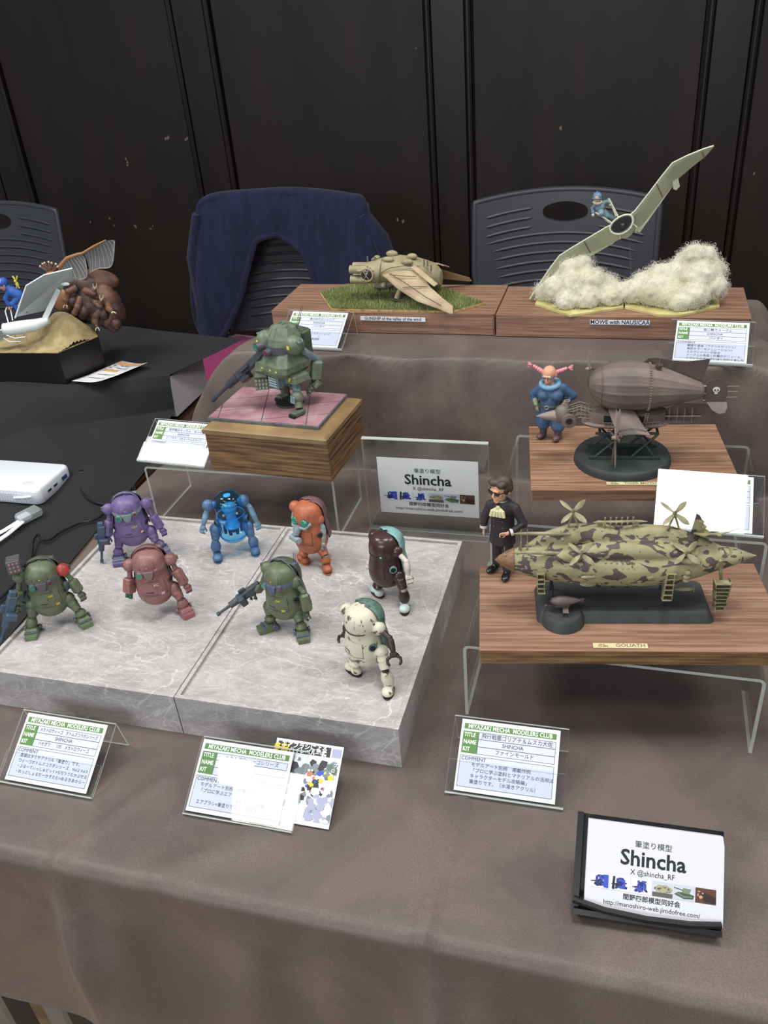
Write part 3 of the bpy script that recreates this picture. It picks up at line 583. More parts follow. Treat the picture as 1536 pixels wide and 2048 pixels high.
b = B(); b.box((0, 0, .0655), (.1270, .0006, .0800)); b.obj('paper', mat('sign_paper', (238, 238, 236), .6), t); artist_print(t, tr(0, -.0004, .0255) @ M.Rotation(R(90), 4, 'X'), .1270, .0800)
t = thing('card_case', 'black plastic business card stand at the front right of the table', 'card stand', (.2125, -.1045, 0), 2.0)
a4 = R(47); X = tr(0, 0, .004) @ M.Rotation(a4, 4, 'X'); BP = mat('black_plastic', (20, 22, 24), .3)
b = B(); b.box((0, 0, 0), (1, 1, 1)) if 0 else b.prism([(-.053, 0), (.051, 0), (.053, .066), (-.0525, .066)], -.0035, -.001, X); b.obj('back_plate', BP, t)
b = B(); b.prism([(-.0535, -.001), (-.0485, -.001), (-.048, .067), (-.0525, .067)], -.001, .009, X); b.obj('side_rail', BP, t)
b = B(); b.T = X; b.tube([(-.0525, .0055, .0100), (-.03, .0015, .0118), (0, .0000, .0124), (.03, .001, .0120), (.0512, .0035, .0105)], .0026, 8); b.obj('front_lip', BP, t)
b = B(); b.prism([(-.052, -.004), (.0515, -.004), (.0515, .0), (-.052, .0)], -.003, .0125, X); b.obj('bottom_ledge', BP, t)
b = B(); b.prism([(-.040, -.006), (.045, -.006), (.045, .014), (-.04, .014)], .0, .002, tr(0, .003, .0)); b.obj('foot', BP, t)
t = thing('business_card_stack', 'stack of white artist business cards in the black stand', 'card stack', (.2140, -.1045, 0), 2.0)
X2 = X @ tr(.0015, .0008, 0)
for k in range(4):
    b = B(); b.prism([(-.0478, 0), (.0492, 0), (.0488, .0555), (.0476, .0625), (-.0476, .0625)], -.0008 + .0023 * k, .0014 + .0023 * k, X2 @ tr(.0004 * (k % 2), .0002 * k, 0)); b.obj('card', mat('card_white', (218, 219, 224), .55), t)
artist_print(t, X2 @ tr(0, .0, .0082), .0965, .0625)
# ================================================================ ROUND TOY ROBOTS
def paint(name, c, rough=.45, **k):
    d = tuple(max(0, int(v * .72)) for v in c); return mat('paint_' + name, c, rough, col2=d, scale=120, detail=5, ramp=(.45, .8), bump=.05, bscale=900, **k)
def fwd(az): return V((math.cos(R(az)), math.sin(R(az)), 0))
DK = mat('dark_gap', (22, 22, 24), .6); GM = mat('gun_grey', (70, 80, 86), .5, .1, col2=(52, 60, 66), scale=150); STL = mat('pale_joint', (178, 186, 184), .4, .2, col2=(140, 148, 148), scale=200)
LG = mat('lens_green', (20, 130, 104), .08, coat=1); LR = mat('lens_red', (120, 30, 50), .1, coat=1); LC = mat('lens_teal', (110, 160, 168), .1, coat=1); YE = mat('yellow_mark', (222, 206, 60), .5); WK = mat('white_mark', (226, 216, 206), .5)
PEAR = [(0, .0150), (.008, .0158), (.0135, .0195), (.0172, .0265), (.0181, .0345), (.0174, .0425), (.0160, .050), (.0152, .056), (.0158, .0605), (.0157, .066), (.0142, .0720), (.0104, .0766), (.0055, .0786), (0, .079)]
def prad(z):
    for (r0, z0), (r1, z1) in zip(PEAR, PEAR[1:]):
        if z0 <= z <= z1: return r0 + (r1 - r0) * (z - z0) / (z1 - z0)
    return .01
def smoothprof(p, n=4):
    out = []
    for i in range(len(p) - 1):
        for k in range(n):
            out.append(tuple(cat(p, (i + k / n) / (len(p) - 1))))
    return out + [p[-1]]
PEAR = [(r * 1.07, z) for r, z in PEAR]
PEARS = [(max(0, r), z) for r, z in smoothprof(PEAR)]
def robot(key, label, c, az, J, col, dark, style, goggle=None, joint=None, marks='', extra=None, shoe=None, shell=None):
    t = thing('toy_robot', label, 'toy robot', (c[0], c[1], MF + .0004), 0, 'round bodied toy robots on the marbled boxes')
    P = {k: V(v) / 10000 for k, v in J.items()}; F = fwd(az); S = V((-F.y, F.x, 0)); HR = rotm(rz=az + 90); joint = joint or dark; shoe = shoe or col
    clear = style == 'clear'
    b = B(HR); b.lathe(PEARS, 40); bm = [acrylic('clear_blue', tint=(.46, .80, .99), rough=.05)] if clear else col
    body = b.obj('body', bm, t, angle=80)
    def sub(bb, n, m, par=body, **k): return bb.obj(n, m, par, **k)
    if not clear:
        b = B(HR)                                                          # engraved seams, as fine dark beads
        for a in (-28, 26): b.tube([(prad(z) * 1.004 * math.sin(R(a)), -prad(z) * 1.004 * math.cos(R(a)), z) for z in [.0645 + .0014 * i for i in range(11)]], .00022, 4)
        for z, a0, a1 in ((.0345, -24, 14), (.0335, 14, 48), (.0505, -60, 60)): b.tube([((prad(z) * 1.004) * math.sin(R(a0 + (a1 - a0) * i / 12)), -(prad(z) * 1.004) * math.cos(R(a0 + (a1 - a0) * i / 12)), z - (.0004 * abs(i - 6) if z > .05 else 0)) for i in range(13)], .00022, 4)
        b.tube([(prad(z) * 1.004 * math.sin(R(46 + 90 * (z - .034) ** 1)), -prad(z) * 1.004 * math.cos(R(46)), z) for z in [.020 + .0016 * i for i in range(19)]], .0002, 4)
        sub(b, 'seam', DK, kind='stuff')
        b = B(HR); z = .0385; b.tube([(prad(z) * 1.003 * math.sin(R(a)), -prad(z) * 1.003 * math.cos(R(a)), z) for a in (-20, -14, -8, -2, 4)], .0005, 5); sub(b, 'belly_slot', DK)
    for sx in (-1, 1):
        b = B(HR); b.cyl((sx * .0150, -.003, .0435), (sx * .0188, -.005, .0435), .0042, .0040, 16); b.obj('side_port', shell or dark, t)
        b = B(HR); b.cyl((sx * .0186, -.0049, .0435), (sx * .0190, -.0051, .0435), .0028, .0028, 12); b.obj('port_opening', DK, t)
    b = B(HR)                                                              # rear shell
    b.grid(lambda u, v: (lambda a, z: ((prad(z) + .0012) * 1.02 * math.sin(a), (prad(z) + .0016) * 1.03 * math.cos(a) + .0014, z + .0006))(R(-76 + 152 * u), .034 + .0449 * v), 20, 24)
    if not clear:
        o = b.obj('rear_shell', shell or dark, t, angle=80); md = o.modifiers.new('s', 'SOLIDIFY'); md.thickness = .0012
    HU = HR @ tr(0, 0, .0034)
    if style == 'scope':
        b = B(HU)                                                          # brow hoop over the dome
        b.tube([(.0168 * math.cos(R(a)), .0015 + .001 * math.sin(R(a)), .061 + .0186 * math.sin(R(a))) for a in range(0, 181, 12)], .0007, 6, flat=.7); b.obj('hoop', goggle, t)
        b = B(HU); n = 16; r0 = .0163; rs = []                             # visor band
        for i in range(n + 1):
            a = R(-85 + 170 * i / n); k = abs(i / n - .5) * 2; zt = .0605 + .0012 * k; zb = .0560 + .003 * k
            o_ = V((math.sin(a), -math.cos(a), 0)); rs.append([o_ * (r0 - .002) + V((0, 0, zb)), o_ * (r0 + .0014) + V((0, 0, zb)), o_ * (r0 + .0012) + V((0, 0, zt)), o_ * (r0 - .002) + V((0, 0, zt))])
        b.rings(rs, True); gg = b.obj('visor_band', goggle, t)
        b = B(HU); b.prism([(-.0052, .0600), (.0052, .0600), (.0044, .0555), (.0018, .0508), (-.0018, .0508), (-.0044, .0555)], 0, .0034, tr(0, -.0155, 0) @ rotm(rx=90)); b.cyl((0, -.0185, .0528), (0, -.0200, .0528), .0011, .0009, 8); sub(b, 'face_mask', goggle, gg)
        for x, z, r_, lm, nm in ((-.0092, .0562, .0040, LG, 'large_lens'), (.0082, .0590, .0027, LR, 'small_lens')):
            yy = -math.sqrt(.0178 ** 2 - x * x); b = B(HU); b.cyl((x * .93, yy + .003, z), (x * 1.06, yy - .0022, z), r_, r_ * .92, 16); l_ = b.obj('lens_barrel', goggle, t)
            b = B(HU); b.cyl((x * 1.06, yy - .0021, z), (x * 1.065, yy - .0025, z), r_ * .74, r_ * .7, 14); sub(b, 'lens', lm, l_)
        for x in (.011, .013):
            b = B(HU); b.cyl((x, .0085, .066), (x + .001, .010, .0855), .0004, .0003, 6); b.obj('antenna', GM, t)
        b = B(HU); b.box((.011, .0085, .069), (.0075, .005, .012), b=.0008); b.obj('antenna_box', goggle, t)
    elif style == 'goggles':
        for x in (-.0060, .0062):
            yy = -math.sqrt(.0162 ** 2 - x * x); b = B(HR); b.ball((x, yy, .0605), (.0056, .0028, .0048), 14); b.obj('eye_lens', LG, t)
        b = B(HR); b.tube([(-.0130, -.0110, .0605), (-.0090, -.0172, .0555), (0, -.0192, .0560), (.0090, -.0172, .0555), (.0130, -.0110, .0605)], .0018, 8); b.obj('goggle_rim', joint, t)
        b = B(HR); b.tube([(0, -.0178, .0575), (-.001, -.0200, .0525), (-.0015, -.0225, .0475)], [.0036, .0046, .0034], 12); b.obj('breathing_mask', joint, t)
        b = B(HR); b.cyl((-.0085, -.0225, .0435), (.0045, -.0245, .0425), .0038, .0038, 14); b.obj('canister', joint, t)
        b = B(HR); b.cyl((.0044, -.0244, .0425), (.0050, -.0246, .0425), .0039, .0032, 14); b.obj('canister_cap', STL, t)
    elif not clear:
        b = B(HR); z = .0590; b.tube([(prad(z) * 1.006 * math.sin(R(a)), -prad(z) * 1.006 * math.cos(R(a)), z - .0012 * math.cos(R(a * 1.5))) for a in range(-62, 63, 6)], .00055, 5); b.obj('mouth_seam', DK, t)
        for x in (-.0098, .0098):
            yy = -math.sqrt(.0160 ** 2 - x * x); b = B(HR); b.ball((x, yy, .0585), .0017, 12); b.obj('eye', shell or LC, t)
        b = B(HR); b.tube([(.0052 * math.cos(6.28 * i / 24), -.0045 + .0050 * math.sin(6.28 * i / 24), .0773 - .12 * abs(.0050 * math.sin(6.28 * i / 24) - .0045) - .06 * abs(.0052 * math.cos(6.28 * i / 24)) * 1.0) for i in range(24)], .00025, 4, closed=True); b.obj('hatch_ring', DK, t)
    else:                                                                   # see-through robot: seat, engine and pilot blocks inside
        bi = mat('inner_blue', (96, 168, 214), .3); b = B(HR); b.ball((0, -.002, .060), (.009, .008, .0065), 16); b.obj('inner_head', bi, t)
        b = B(HR); b.lathe([(.0090, .034), (.0098, .0355), (.0060, .044), (.0055, .050), (.0070, .0535), (.0058, .056)], 16, tr(0, -.001, 0)); b.obj('inner_torso', bi, t)
        b = B(HR)
        for x in (-.004, .004): b.cyl((x, -.003, .0335), (x, -.003, .024), .0026, .0020, 10)
        for x in (-.0095, 0, .0095): b.box((x, .003, .029), (.0035, .006, .010), b=.0006)
        b.obj('inner_leg', mat('inner_dark', (36, 70, 110), .4), t, kind='stuff')
        for x in (-.0075, .0075):
            b = B(HR); b.ball((x, -.0132, .0572), .0017, 10); b.obj('eye', STL, t)
        for z_, rz_ in ((.0235, .0155), (.0505, .0161)):
            b = B(HR); b.tube([(rz_ * math.sin(R(a)), -rz_ * math.cos(R(a)), z_) for a in range(0, 360, 12)], .0006, 6, closed=True); b.obj('inner_ring', mat('clear_blue_ring', (40, 140, 230), .15, coat=1), t)
        random.seed(3)
        for k in range(16):
            a = R(-50 + 100 * (k % 8) / 7); z = .0645 + .004 * (k // 8); b = B(HR); b.ball(((.0105) * math.sin(a), -.0105 * math.cos(a) + .001, z), .0011, 8); b.obj('stud', STL, t)
        b = B(HR); b.lathe([(.0001, .0794), (.0040, .0788), (.0044, .0780)], 16, tr(0, -.003, -.0012)); b.obj('top_cap', mat('pale_cap', (130, 200, 236), .2), t)
    big = style == 'scope'
    for s_ in 'LR':
        sh, el, wr, ha = P['s' + s_], P['e' + s_], P['w' + s_], P['h' + s_]; sm = extra.get('shoulder' + s_, col) if extra else col
        inward = V((0, 0, sh.z)) - sh; b = B(); b.ball(sh, .0070 if big else .0067, 18); b.cyl(sh, sh + inward * .4, .0036, .0036, 12); o = b.obj('shoulder', sm, t)
        if big:
            out = -inward.normalized(); b = B(); b.tube([sh + out * .0045 + V((0, 0, .0045)), sh + out * .0075 + V((0, 0, .0040)), sh + out * .0075 + V((0, 0, -.001))], .0006, 6); sub(b, 'hook', goggle or STL, o)
        elif shell and not clear:
            b = B(); b.cyl(sh - inward * .20, sh - inward * .28, .0026, .0022, 12); sub(b, 'shoulder_cap', shell, o)
        b = B(); b.cyl(sh, el, .0031, .0026, 12); b.ball(el, .0031, 12); b.obj('upper_arm', joint if not big else col, t)
        if s_ in (extra or {}).get('armgun', ''):
            b = B(); d = (wr - el); X = axis(d); b.T = tr(*el) @ X; b.box((0, 0, d.length * .5 + .002), (.0105, .0105, d.length), b=.001); o = b.obj('arm_launcher', col, t)
            for k in (-1, 1):
                b = B(tr(*el) @ X); b.cyl((k * .0024, 0, d.length), (k * .0024, 0, d.length + .0078), .0023, .0023, 12); sub(b, 'gun_tube', mat('tube_green', (52, 84, 70), .5), o)
            b = B(tr(*el) @ X); b.box((0, -.0056, d.length * .5), (.005, .0014, .010), b=.0003); sub(b, 'launcher_panel', DK, o)
            continue
        X = axis(wr - el); ln = (wr - el).length; b = B(tr(*el) @ X)
        if big: b.box((0, 0, ln * .55), (.0102, .0094, ln * .95), b=.0022)
        else: b.lathe([(.0027, 0), (.0036, ln * .2), (.0033, ln * .7), (.0024, ln)], 12)
        fo = b.obj('forearm', col if big else (extra or {}).get('fore', joint), t)
        if big:
            b = B(tr(*el) @ X); b.box((.0, -.0050, ln * .62), (.0036, .0010, .0060), b=.0002); b.box((.0053, 0, ln * .62), (.001, .0032, .006), b=.0002); sub(b, 'forearm_panel', dark, fo, kind='stuff')
        hd = (ha - wr); hd = hd.normalized() if hd.length > 1e-5 else V((0, 0, -1)); X = axis(hd) @ M.Scale(1.2, 4); b = B(tr(*wr) @ X)
        hm = dark if big else (extra or {}).get('hand', joint); b.cyl((0, 0, -.001), (0, 0, .0012), .0021, .0019, 10); b.box((0, 0, .0030), (.0058, .0036, .0046), b=.0011); ho = b.obj('hand', hm, t)
        cl = bool(extra and extra.get('claw'))
        for k in range(2 if cl else 4):
            x = (-.0030 if k == 0 else .0030) if cl else -.0021 + .0014 * k
            b = B(tr(*wr) @ X)
            if cl: b.tube([(x * .6, 0, .004), (x * 1.7, 0, .0062), (x * 1.7, 0, .0092), (x * 1.2, 0, .0112)], [.0013, .0013, .0012, .0009], 8)
            else: b.tube([(x, .0004, .0050), (x, .0006, .0070 + .0003 * (k in (1, 2))), (x, -.0012, .0082), (x, -.0026, .0076)], [.0009, .0009, .0008, .0007], 7)
            sub(b, 'finger', hm, ho)
        b = B(tr(*wr) @ X); b.tube([(.0028, -.0004, .0026), (.0038, -.0018, .0044), (.0030, -.0026, .0058)], [.0009, .0009, .0007], 7); sub(b, 'thumb', hm, ho)
        hp, kn, an, to = P['p' + s_], P['k' + s_], P['a' + s_], P['t' + s_]; an.z = max(.0100, min(.0130, an.z)); kn.z = max(kn.z, .0165)
        hc = V((hp.x * .88, hp.y * .88, max(hp.z, .0235))); b = B(); b.ball(hc, .0074, 16); b.ball(hc.lerp(kn, .45), .0060, 14); b.cyl(hc, kn, .0068, .0044, 16); b.obj('thigh', col, t)
        b = B(); b.cyl(kn + V((0, 0, .0010)), kn + (an - kn).normalized() * .0022, .0034, .0034, 12); b.obj('knee_joint', joint, t)
        d = (an - kn); b = B(); k1 = kn + d * .16; b.tube([k1, k1.lerp(an, .3), k1.lerp(an, .8), an + V((0, 0, -.0020))], [.0040, .0052, .0063, .0052], 14); b.obj('shin', col, t)
        fd = V((to.x - an.x, to.y - an.y, 0)); fd = fd.normalized() if fd.length > .004 else F; X = tr(an.x, an.y, 0) @ M.Rotation(math.atan2(fd.y, fd.x) + math.pi / 2, 4, 'Z') @ M.Scale(1.12, 4)
        b = B(X)
        if big:
            b.prism([(-.0052, -.0135), (.0052, -.0135), (.0062, -.008), (.0060, .005), (-.0060, .005), (-.0062, -.008)], 0, .0040); b.rings([[V((-.0060, .004, .004)), V((.0060, .004, .004)), V((.0060, -.0080, .004)), V((-.0060, -.0080, .004))], [V((-.0046, .002, .0072)), V((.0046, .002, .0072)), V((.0046, -.0050, .0072)), V((-.0046, -.0050, .0072))]])
            fo = b.obj('foot', shoe, t); b = B(X); b.box((0, -.0080, .0046), (.0128, .0022, .0022), b=.0004); sub(b, 'foot_strap', goggle, fo)
            for sx in (-1, 1):
                b = B(X); b.cyl((sx * .006, .0015, .0040), (sx * .0078, .0015, .0040), .0028, .0024, 12); sub(b, 'ankle_disc', goggle, fo)
        else:
            b.ball((0, -.0075, .0038), (.0052, .0060, .0037), 16); b.ball((0, .0005, .0042), (.0046, .0055, .0040), 14); fo = b.obj('foot', shoe, t)
            b = B(X); b.prism([(.0050 * math.cos(6.28 * i / 16), -.004 + .0102 * math.sin(6.28 * i / 16)) for i in range(16)], 0, .0010); sub(b, 'sole', dark if not clear else col, fo)
    # painted marks, flat on the surface
    def mark(a, z, fn, m, nm='mark', lift=.0003, nrm=0):
        r = prad(z) + lift; X = HR @ tr(r * math.sin(R(a)), -r * math.cos(R(a)), z) @ rotm(rz=a) @ M.Rotation(R(90 + nrm), 4, 'X'); b = B(X); fn(b); b.obj(nm, m, t)
    if style == 'scope':
        mark(-2, .0676, lambda b: b.flat([(-.0008, .0006), (0, .0003), (.0008, .0006), (.0008, 0), (0, -.0009), (-.0008, 0)]), YE, 'badge', .0003, -4)
        mc = WK if marks == 'FC' else YE
        if marks in ('FC', 'GII', 'GH'): mark(16, .0462, lambda b: text(b, marks, 0, 0, .0042, 'CENTER', 0, None, None, .03), mc, 'letter_mark', .0005, 10)
        if marks == 'GH':
            for k, cc in enumerate(((200, 50, 60), (230, 170, 120), (230, 230, 235))): mark(38, .0375, lambda b: b.rect(-.0018, .0010 - .001 * k, .0018, .0020 - .001 * k), mat('flag_%d' % k, cc, .5), 'flag_stripe', .0006)
        else:
            for k in (0, 1): mark(30, .0352, lambda b: b.rect(-.0020, .0004 - .0016 * k, .0020, .0013 - .0016 * k), mc, 'stripe', .0006)
        mark(-38, .0315, lambda b: b.flat([(.0005 * math.cos(k), .0005 * math.sin(k)) for k in range(6)]), mc, 'dot_mark', .0004)
    return t, P
RB = {
    "green": ((-0.4015, 0.0848), -60, {"sL": (-189, -108, 663), "eL": (-222, -138, 526), "wL": (-250, -200, 373), "hL": (-257, -239, 309), "sR": (186, 106, 642), "eR": (234, 122, 519), "wR": (297, 112, 364), "hR": (329, 95, 314), "pL": (-162, -127, 315), "kL": (-143, -174, 200), "aL": (-177, -193, 82), "tL": (-119, -324, 30), "pR": (189, 73, 293), "kR": (254, 53, 162), "aR": (270, 62, 48), "tR": (435, -63, 30)}),
    "purple": ((-0.3798, 0.2218), -61, {"sL": (-177, -97, 659), "eL": (-187, -114, 539), "wL": (-224, -180, 341), "hL": (-223, -214, 293), "sR": (202, 111, 647), "eR": (229, 115, 502), "wR": (310, 114, 314), "hR": (338, 95, 280), "pL": (-140, -111, 304), "kL": (-131, -163, 176), "aL": (-154, -176, 67), "tL": (-87, -331, 30), "pR": (213, 83, 282), "kR": (242, 42, 148), "aR": (280, 62, 44), "tR": (453, -61, 30)}),
    "pink": ((-0.2966, 0.1223), -66, {"sL": (-182, -82, 643), "eL": (-200, -101, 513), "wL": (-217, -153, 360), "hL": (-215, -185, 318), "sR": (204, 92, 641), "eR": (231, 93, 533), "wR": (310, 85, 340), "hR": (341, 66, 304), "pL": (-165, -107, 266), "kL": (-134, -148, 181), "aL": (-162, -161, 66), "tL": (-103, -324, 30), "pR": (205, 60, 293), "kR": (251, 26, 184), "aR": (261, 30, 74), "tR": (385, -72, 30)}),
    "blue": ((-0.2611, 0.2465), -62, {"sL": (-204, -107, 667), "eL": (-228, -131, 585), "wL": (-264, -194, 452), "hL": (-278, -235, 381), "sR": (155, 81, 651), "eR": (208, 97, 558), "wR": (270, 84, 372), "hR": (297, 65, 297), "pL": (-186, -131, 350), "kL": (-162, -175, 241), "aL": (-175, -182, 125), "tL": (-187, -213, 30), "pR": (181, 61, 317), "kR": (205, 17, 200), "aR": (215, 22, 85), "tR": (250, -42, 30)}),
    "orange": ((-0.1609, 0.2394), -101, {"sL": (-160, 32, 701), "eL": (-185, 27, 590), "wL": (-172, -17, 485), "hL": (-154, -51, 441), "sR": (125, -25, 590), "eR": (174, -45, 501), "wR": (168, -84, 340), "hR": (147, -111, 240), "pR": (127, -56, 235), "kR": (186, -119, 147), "aR": (184, -118, 36), "tR": (258, -274, 30), "pL": (-136, -3, 208), "kL": (-99, -62, 195), "aL": (-97, -62, 161), "tL": (-246, 75, 30)}),
    "green2": ((-0.1480, 0.1218), -98, {"sL": (-144, 21, 711), "eL": (-240, 25, 498), "wL": (-306, -5, 424), "hL": (-347, -30, 386), "sR": (140, -21, 602), "eR": (236, -45, 501), "wR": (269, -90, 307), "hR": (247, -117, 236), "pR": (149, -52, 243), "kR": (175, -107, 127), "aR": (181, -108, 11), "tR": (304, -339, 30), "pL": (-208, 0, 154), "kL": (-175, -55, 156), "aL": (-174, -55, 123), "tL": (-239, -111, 30)}),
    "brown": ((-0.0593, 0.1916), -114, {"sL": (-121, 54, 700), "eL": (-180, 69, 513), "wL": (-189, 29, 410), "hL": (-195, -1, 366), "sR": (141, -62, 616), "eR": (257, -125, 540), "wR": (279, -179, 423), "hR": (312, -226, 354), "pR": (169, -108, 328), "kR": (220, -185, 229), "aR": (222, -186, 106), "tR": (239, -264, 30), "pL": (-122, 21, 194), "kL": (-105, -41, 188), "aL": (-102, -42, 157), "tL": (-217, 74, 30)}),
    "white": ((-0.0478, 0.0696), -111, {"sL": (-165, 65, 674), "eL": (-182, 61, 503), "wL": (-190, 21, 450), "hL": (-203, -6, 385), "sR": (171, -67, 614), "eR": (285, -123, 560), "wR": (327, -182, 469), "hR": (342, -221, 409), "pR": (206, -113, 361), "kR": (231, -177, 227), "aR": (258, -187, 99), "tR": (266, -249, 30), "pL": (-121, 15, 182), "kL": (-103, -45, 175), "aL": (-107, -44, 142), "tL": (-221, 37, 30)}),
}
OL = paint('olive', (98, 106, 80)); OLD = paint('olive_dark', (78, 86, 68)); PU = paint('purple', (110, 98, 142)); PUD = paint('purple_dark', (84, 72, 120)); PK = paint('old_rose', (142, 98, 94)); PKD = paint('old_rose_dark', (112, 70, 68))
BL = paint('slate_blue', (76, 112, 152)); ORA = paint('orange', (178, 102, 70)); BR = paint('chocolate', (66, 46, 44), .25); MN = paint('mint', (128, 170, 168)); IV = mat('chipped_ivory', (206, 202, 180), .5, col2=(96, 84, 66), scale=140, detail=6, ramp=(.59, .64)); MND = mat('chipped_green', (92, 122, 112), .5, col2=(70, 84, 76), scale=100, detail=6, ramp=(.5, .6))
GG = mat('goggle_grey', (88, 88, 96), .45); GGm = mat('goggle_mint', (120, 134, 134), .45); DKB = mat('dark_brown', (52, 38, 34), .45); PUG = mat('blue_grey_band', (86, 94, 118), .45)
ax = dict(green=dict(col=OL, dark=OLD, style='scope', goggle=GG, marks='GII', shoe=paint('sage', (104, 122, 88)), extra={'shoulderR': paint('red', (176, 66, 58))}),
          purple=dict(col=PU, dark=PUD, style='scope', goggle=GGm, marks='GH'), pink=dict(col=PK, dark=PKD, style='scope', goggle=mat('rosy_grey', (130, 104, 104), .45), marks='FC', extra={'armgun': 'L'}, shoe=paint('rose', (156, 96, 96))),
          blue=dict(col=BL, dark=BL, style='clear', joint=paint('pale_blue', (112, 150, 172))), orange=dict(col=ORA, dark=ORA, style='goggles', joint=paint('greyish', (132, 152, 156)), shell=paint('mauve', (112, 82, 88)), extra={'fore': STL, 'hand': STL}),
          green2=dict(col=OL, dark=OLD, style='scope', goggle=PUG, marks='GII'), brown=dict(col=BR, dark=BR, style='plain', joint=paint('cream_joint', (204, 196, 186)), shell=MN, shoe=paint('white_blue', (198, 212, 210)), extra={}),
          white=dict(col=IV, dark=DKB, style='plain', joint=DKB, shell=MND, extra={'claw': 1}))
LBR = dict(green='olive green toy robot with one red shoulder and a missile box', purple='purple toy robot holding a long rifle, back left of the box', pink='dusty rose toy robot with a stubby gun arm', blue='translucent blue toy robot with slate blue limbs', orange='orange toy robot with goggles and grey breathing canister',
           green2='olive green toy robot aiming a rifle to the left', brown='dark chocolate brown toy robot with mint back shell', white='chipped ivory toy robot with dark claw hands')
TURN = dict(white=-14, brown=-14, orange=-10, green2=-6)
for k, (c, az, J) in RB.items():
    az += TURN.get(k, 0)
    root, P = robot(k, LBR[k], c, az, J, **ax[k])
    if k == 'green':
        b = B(rotm(rz=az + 90)); X = rotm(rz=az + 96); b = B(tr(-.0205, -.0100, .0810) @ X @ rotm(rx=-8)); b.box((0, 0, 0), (.0135, .018, .0140), b=.0006); mb = b.obj('missile_box', mat('missile_grey', (84, 82, 84), .5), root)
        for i in range(3):
            for j in range(3):
                b = B(tr(-.0205, -.0100, .0810) @ X @ rotm(rx=-8)); b.cyl((-.0038 + .0038 * i, -.0088, -.0038 + .0038 * j), (-.0038 + .0038 * i, -.0096, -.0038 + .0038 * j), .0014, .0010, 10); b.obj('missile_tip', mat('missile_tip', (150, 112, 118), .4), mb)
        b = B(); b.tube([V((-.0185, -.0080, .0740)), V((-.012, 0, .069)), V((-.006, .006, .066))], .0016, 8); b.obj('bracket', GG, root)
        b = B(); q = V((-.0215, -.0125, .045)); b.cyl(q + V((0, .004, 0)), q + fwd(az) * .009, .0024, .0024, 12); b.obj('hip_gun', GM, root); b = B(); q = V((.0200, .0060, .047)); b.ball(q, (.0035, .0035, .0060), 12); b.obj('grenade_pod', GM, root)
def rifle(label, p0, p1, wd=1.0, m=None, up=(0, 0, 1)):
    p0, p1 = V(p0), V(p1); d = p1 - p0; L = d.length; z = d.normalized(); x = V(up).cross(z).normalized(); y = z.cross(x); mid = p0
    t = thing('toy_rifle', label, 'toy gun', tuple(mid)); m = m or GM; T = M(((x.x, y.x, z.x, 0), (x.y, y.y, z.y, 0), (x.z, y.z, z.z, 0), (0, 0, 0, 1))); s_ = L * wd
    def P(n, *fs):
        b = B(T); [f(b) for f in fs]; return b.obj(n, m, t)
    P('receiver', lambda b: b.box((0, 0, L * .30), (s_ * .075, s_ * .10, L * .44), b=s_ * .012)); P('stock', lambda b: b.box((0, s_ * .012, L * .05), (s_ * .055, s_ * .075, L * .12), b=s_ * .01))
    P('magazine', lambda b: b.box((s_ * .055, -s_ * .02, L * .44), (s_ * .07, s_ * .12, L * .13), b=s_ * .012)); P('grip', lambda b: b.box((0, -s_ * .09, L * .22), (s_ * .04, s_ * .11, L * .05), rotm(rx=-15), b=s_ * .008))
    P('sight', lambda b: b.box((0, s_ * .07, L * .34), (s_ * .03, s_ * .05, L * .14), b=s_ * .006)); P('barrel_shroud', lambda b: b.cyl((0, 0, L * .50), (0, 0, L * .70), s_ * .045, s_ * .038, 14), )
    P('barrel', lambda b: b.cyl((0, 0, L * .70), (0, 0, L), s_ * .020, s_ * .015, 10), lambda b: b.cyl((0, 0, L * .94), (0, 0, L), s_ * .024, s_ * .024, 10)); return t

rifle('blue grey toy rifle of the green robot with missile box, muzzle down', (-.423, .0635, .100), (-.449, .048, .042), 1.5, mat('blue_steel', (74, 90, 108), .45, .1), (-1, -1, 0))
rifle('blue grey toy rifle held muzzle down by the purple robot', (-.403, .200, .100), (-.4135, .194, .047), 1.5, MATS['blue_steel'], (-1, -1, 0))
rifle('grey toy rifle aimed left by the second olive robot', (-.1745, .124, .0945), (-.2135, .096, .0715), 1.7, GM)
# ================================================================ WOOD BLOCK AND GREEN ARMOURED ROBOT
BW = mat('block_wood', (146, 112, 74), .5, col2=(84, 58, 38), scale=15, stretch=(1, 1.2, 20), detail=7, ramp=(.33, .62), bump=.12, bscale=60)
t = thing('wooden_block', 'brown wooden block with a pale rimmed top, on the left riser', 'wooden block', (-.3400, .3575, .0870), -4)
b = B(); b.box((.0855, .0595, .0260), (.168, .116, .0520), b=.0008); b.obj('body', BW, t)
b = B(); b.rings([[V((x, y, z)) for x, y in ((.0015 - e, -.0005 - e), (.1705 + e - .001, -.0005 - e), (.1705 + e - .001, .1185 + e), (.0015 - e, .1185 + e))] for z, e in ((.0520, -.001), (.0530, .0012), (.0585, .0012), (.0615, -.0035))]); b.obj('lid', mat('lid_wood', (176, 148, 102), .5, col2=(98, 74, 50), scale=8, stretch=(1, 1, 1), detail=6, ramp=(.3, .62), bump=.1), t)
PT = mat('pink_tile', (146, 104, 112), .6, col2=(182, 150, 156), scale=24, detail=6, ramp=(.4, .68), bump=.1); PG = mat('plinth_grey', (104, 108, 108), .7, col2=(80, 84, 84), scale=90, bump=.2)
t = thing('paved_plinth', 'thin plinth paved with pink diagonal tiles on the wooden block', 'diorama base', (-.3400, .3760, .1487), -4); PW, PD = .154, .098
b = B(); b.box((PW / 2, PD / 2, .0020), (PW, PD, .0040), b=.0003); b.obj('plinth', PG, t)
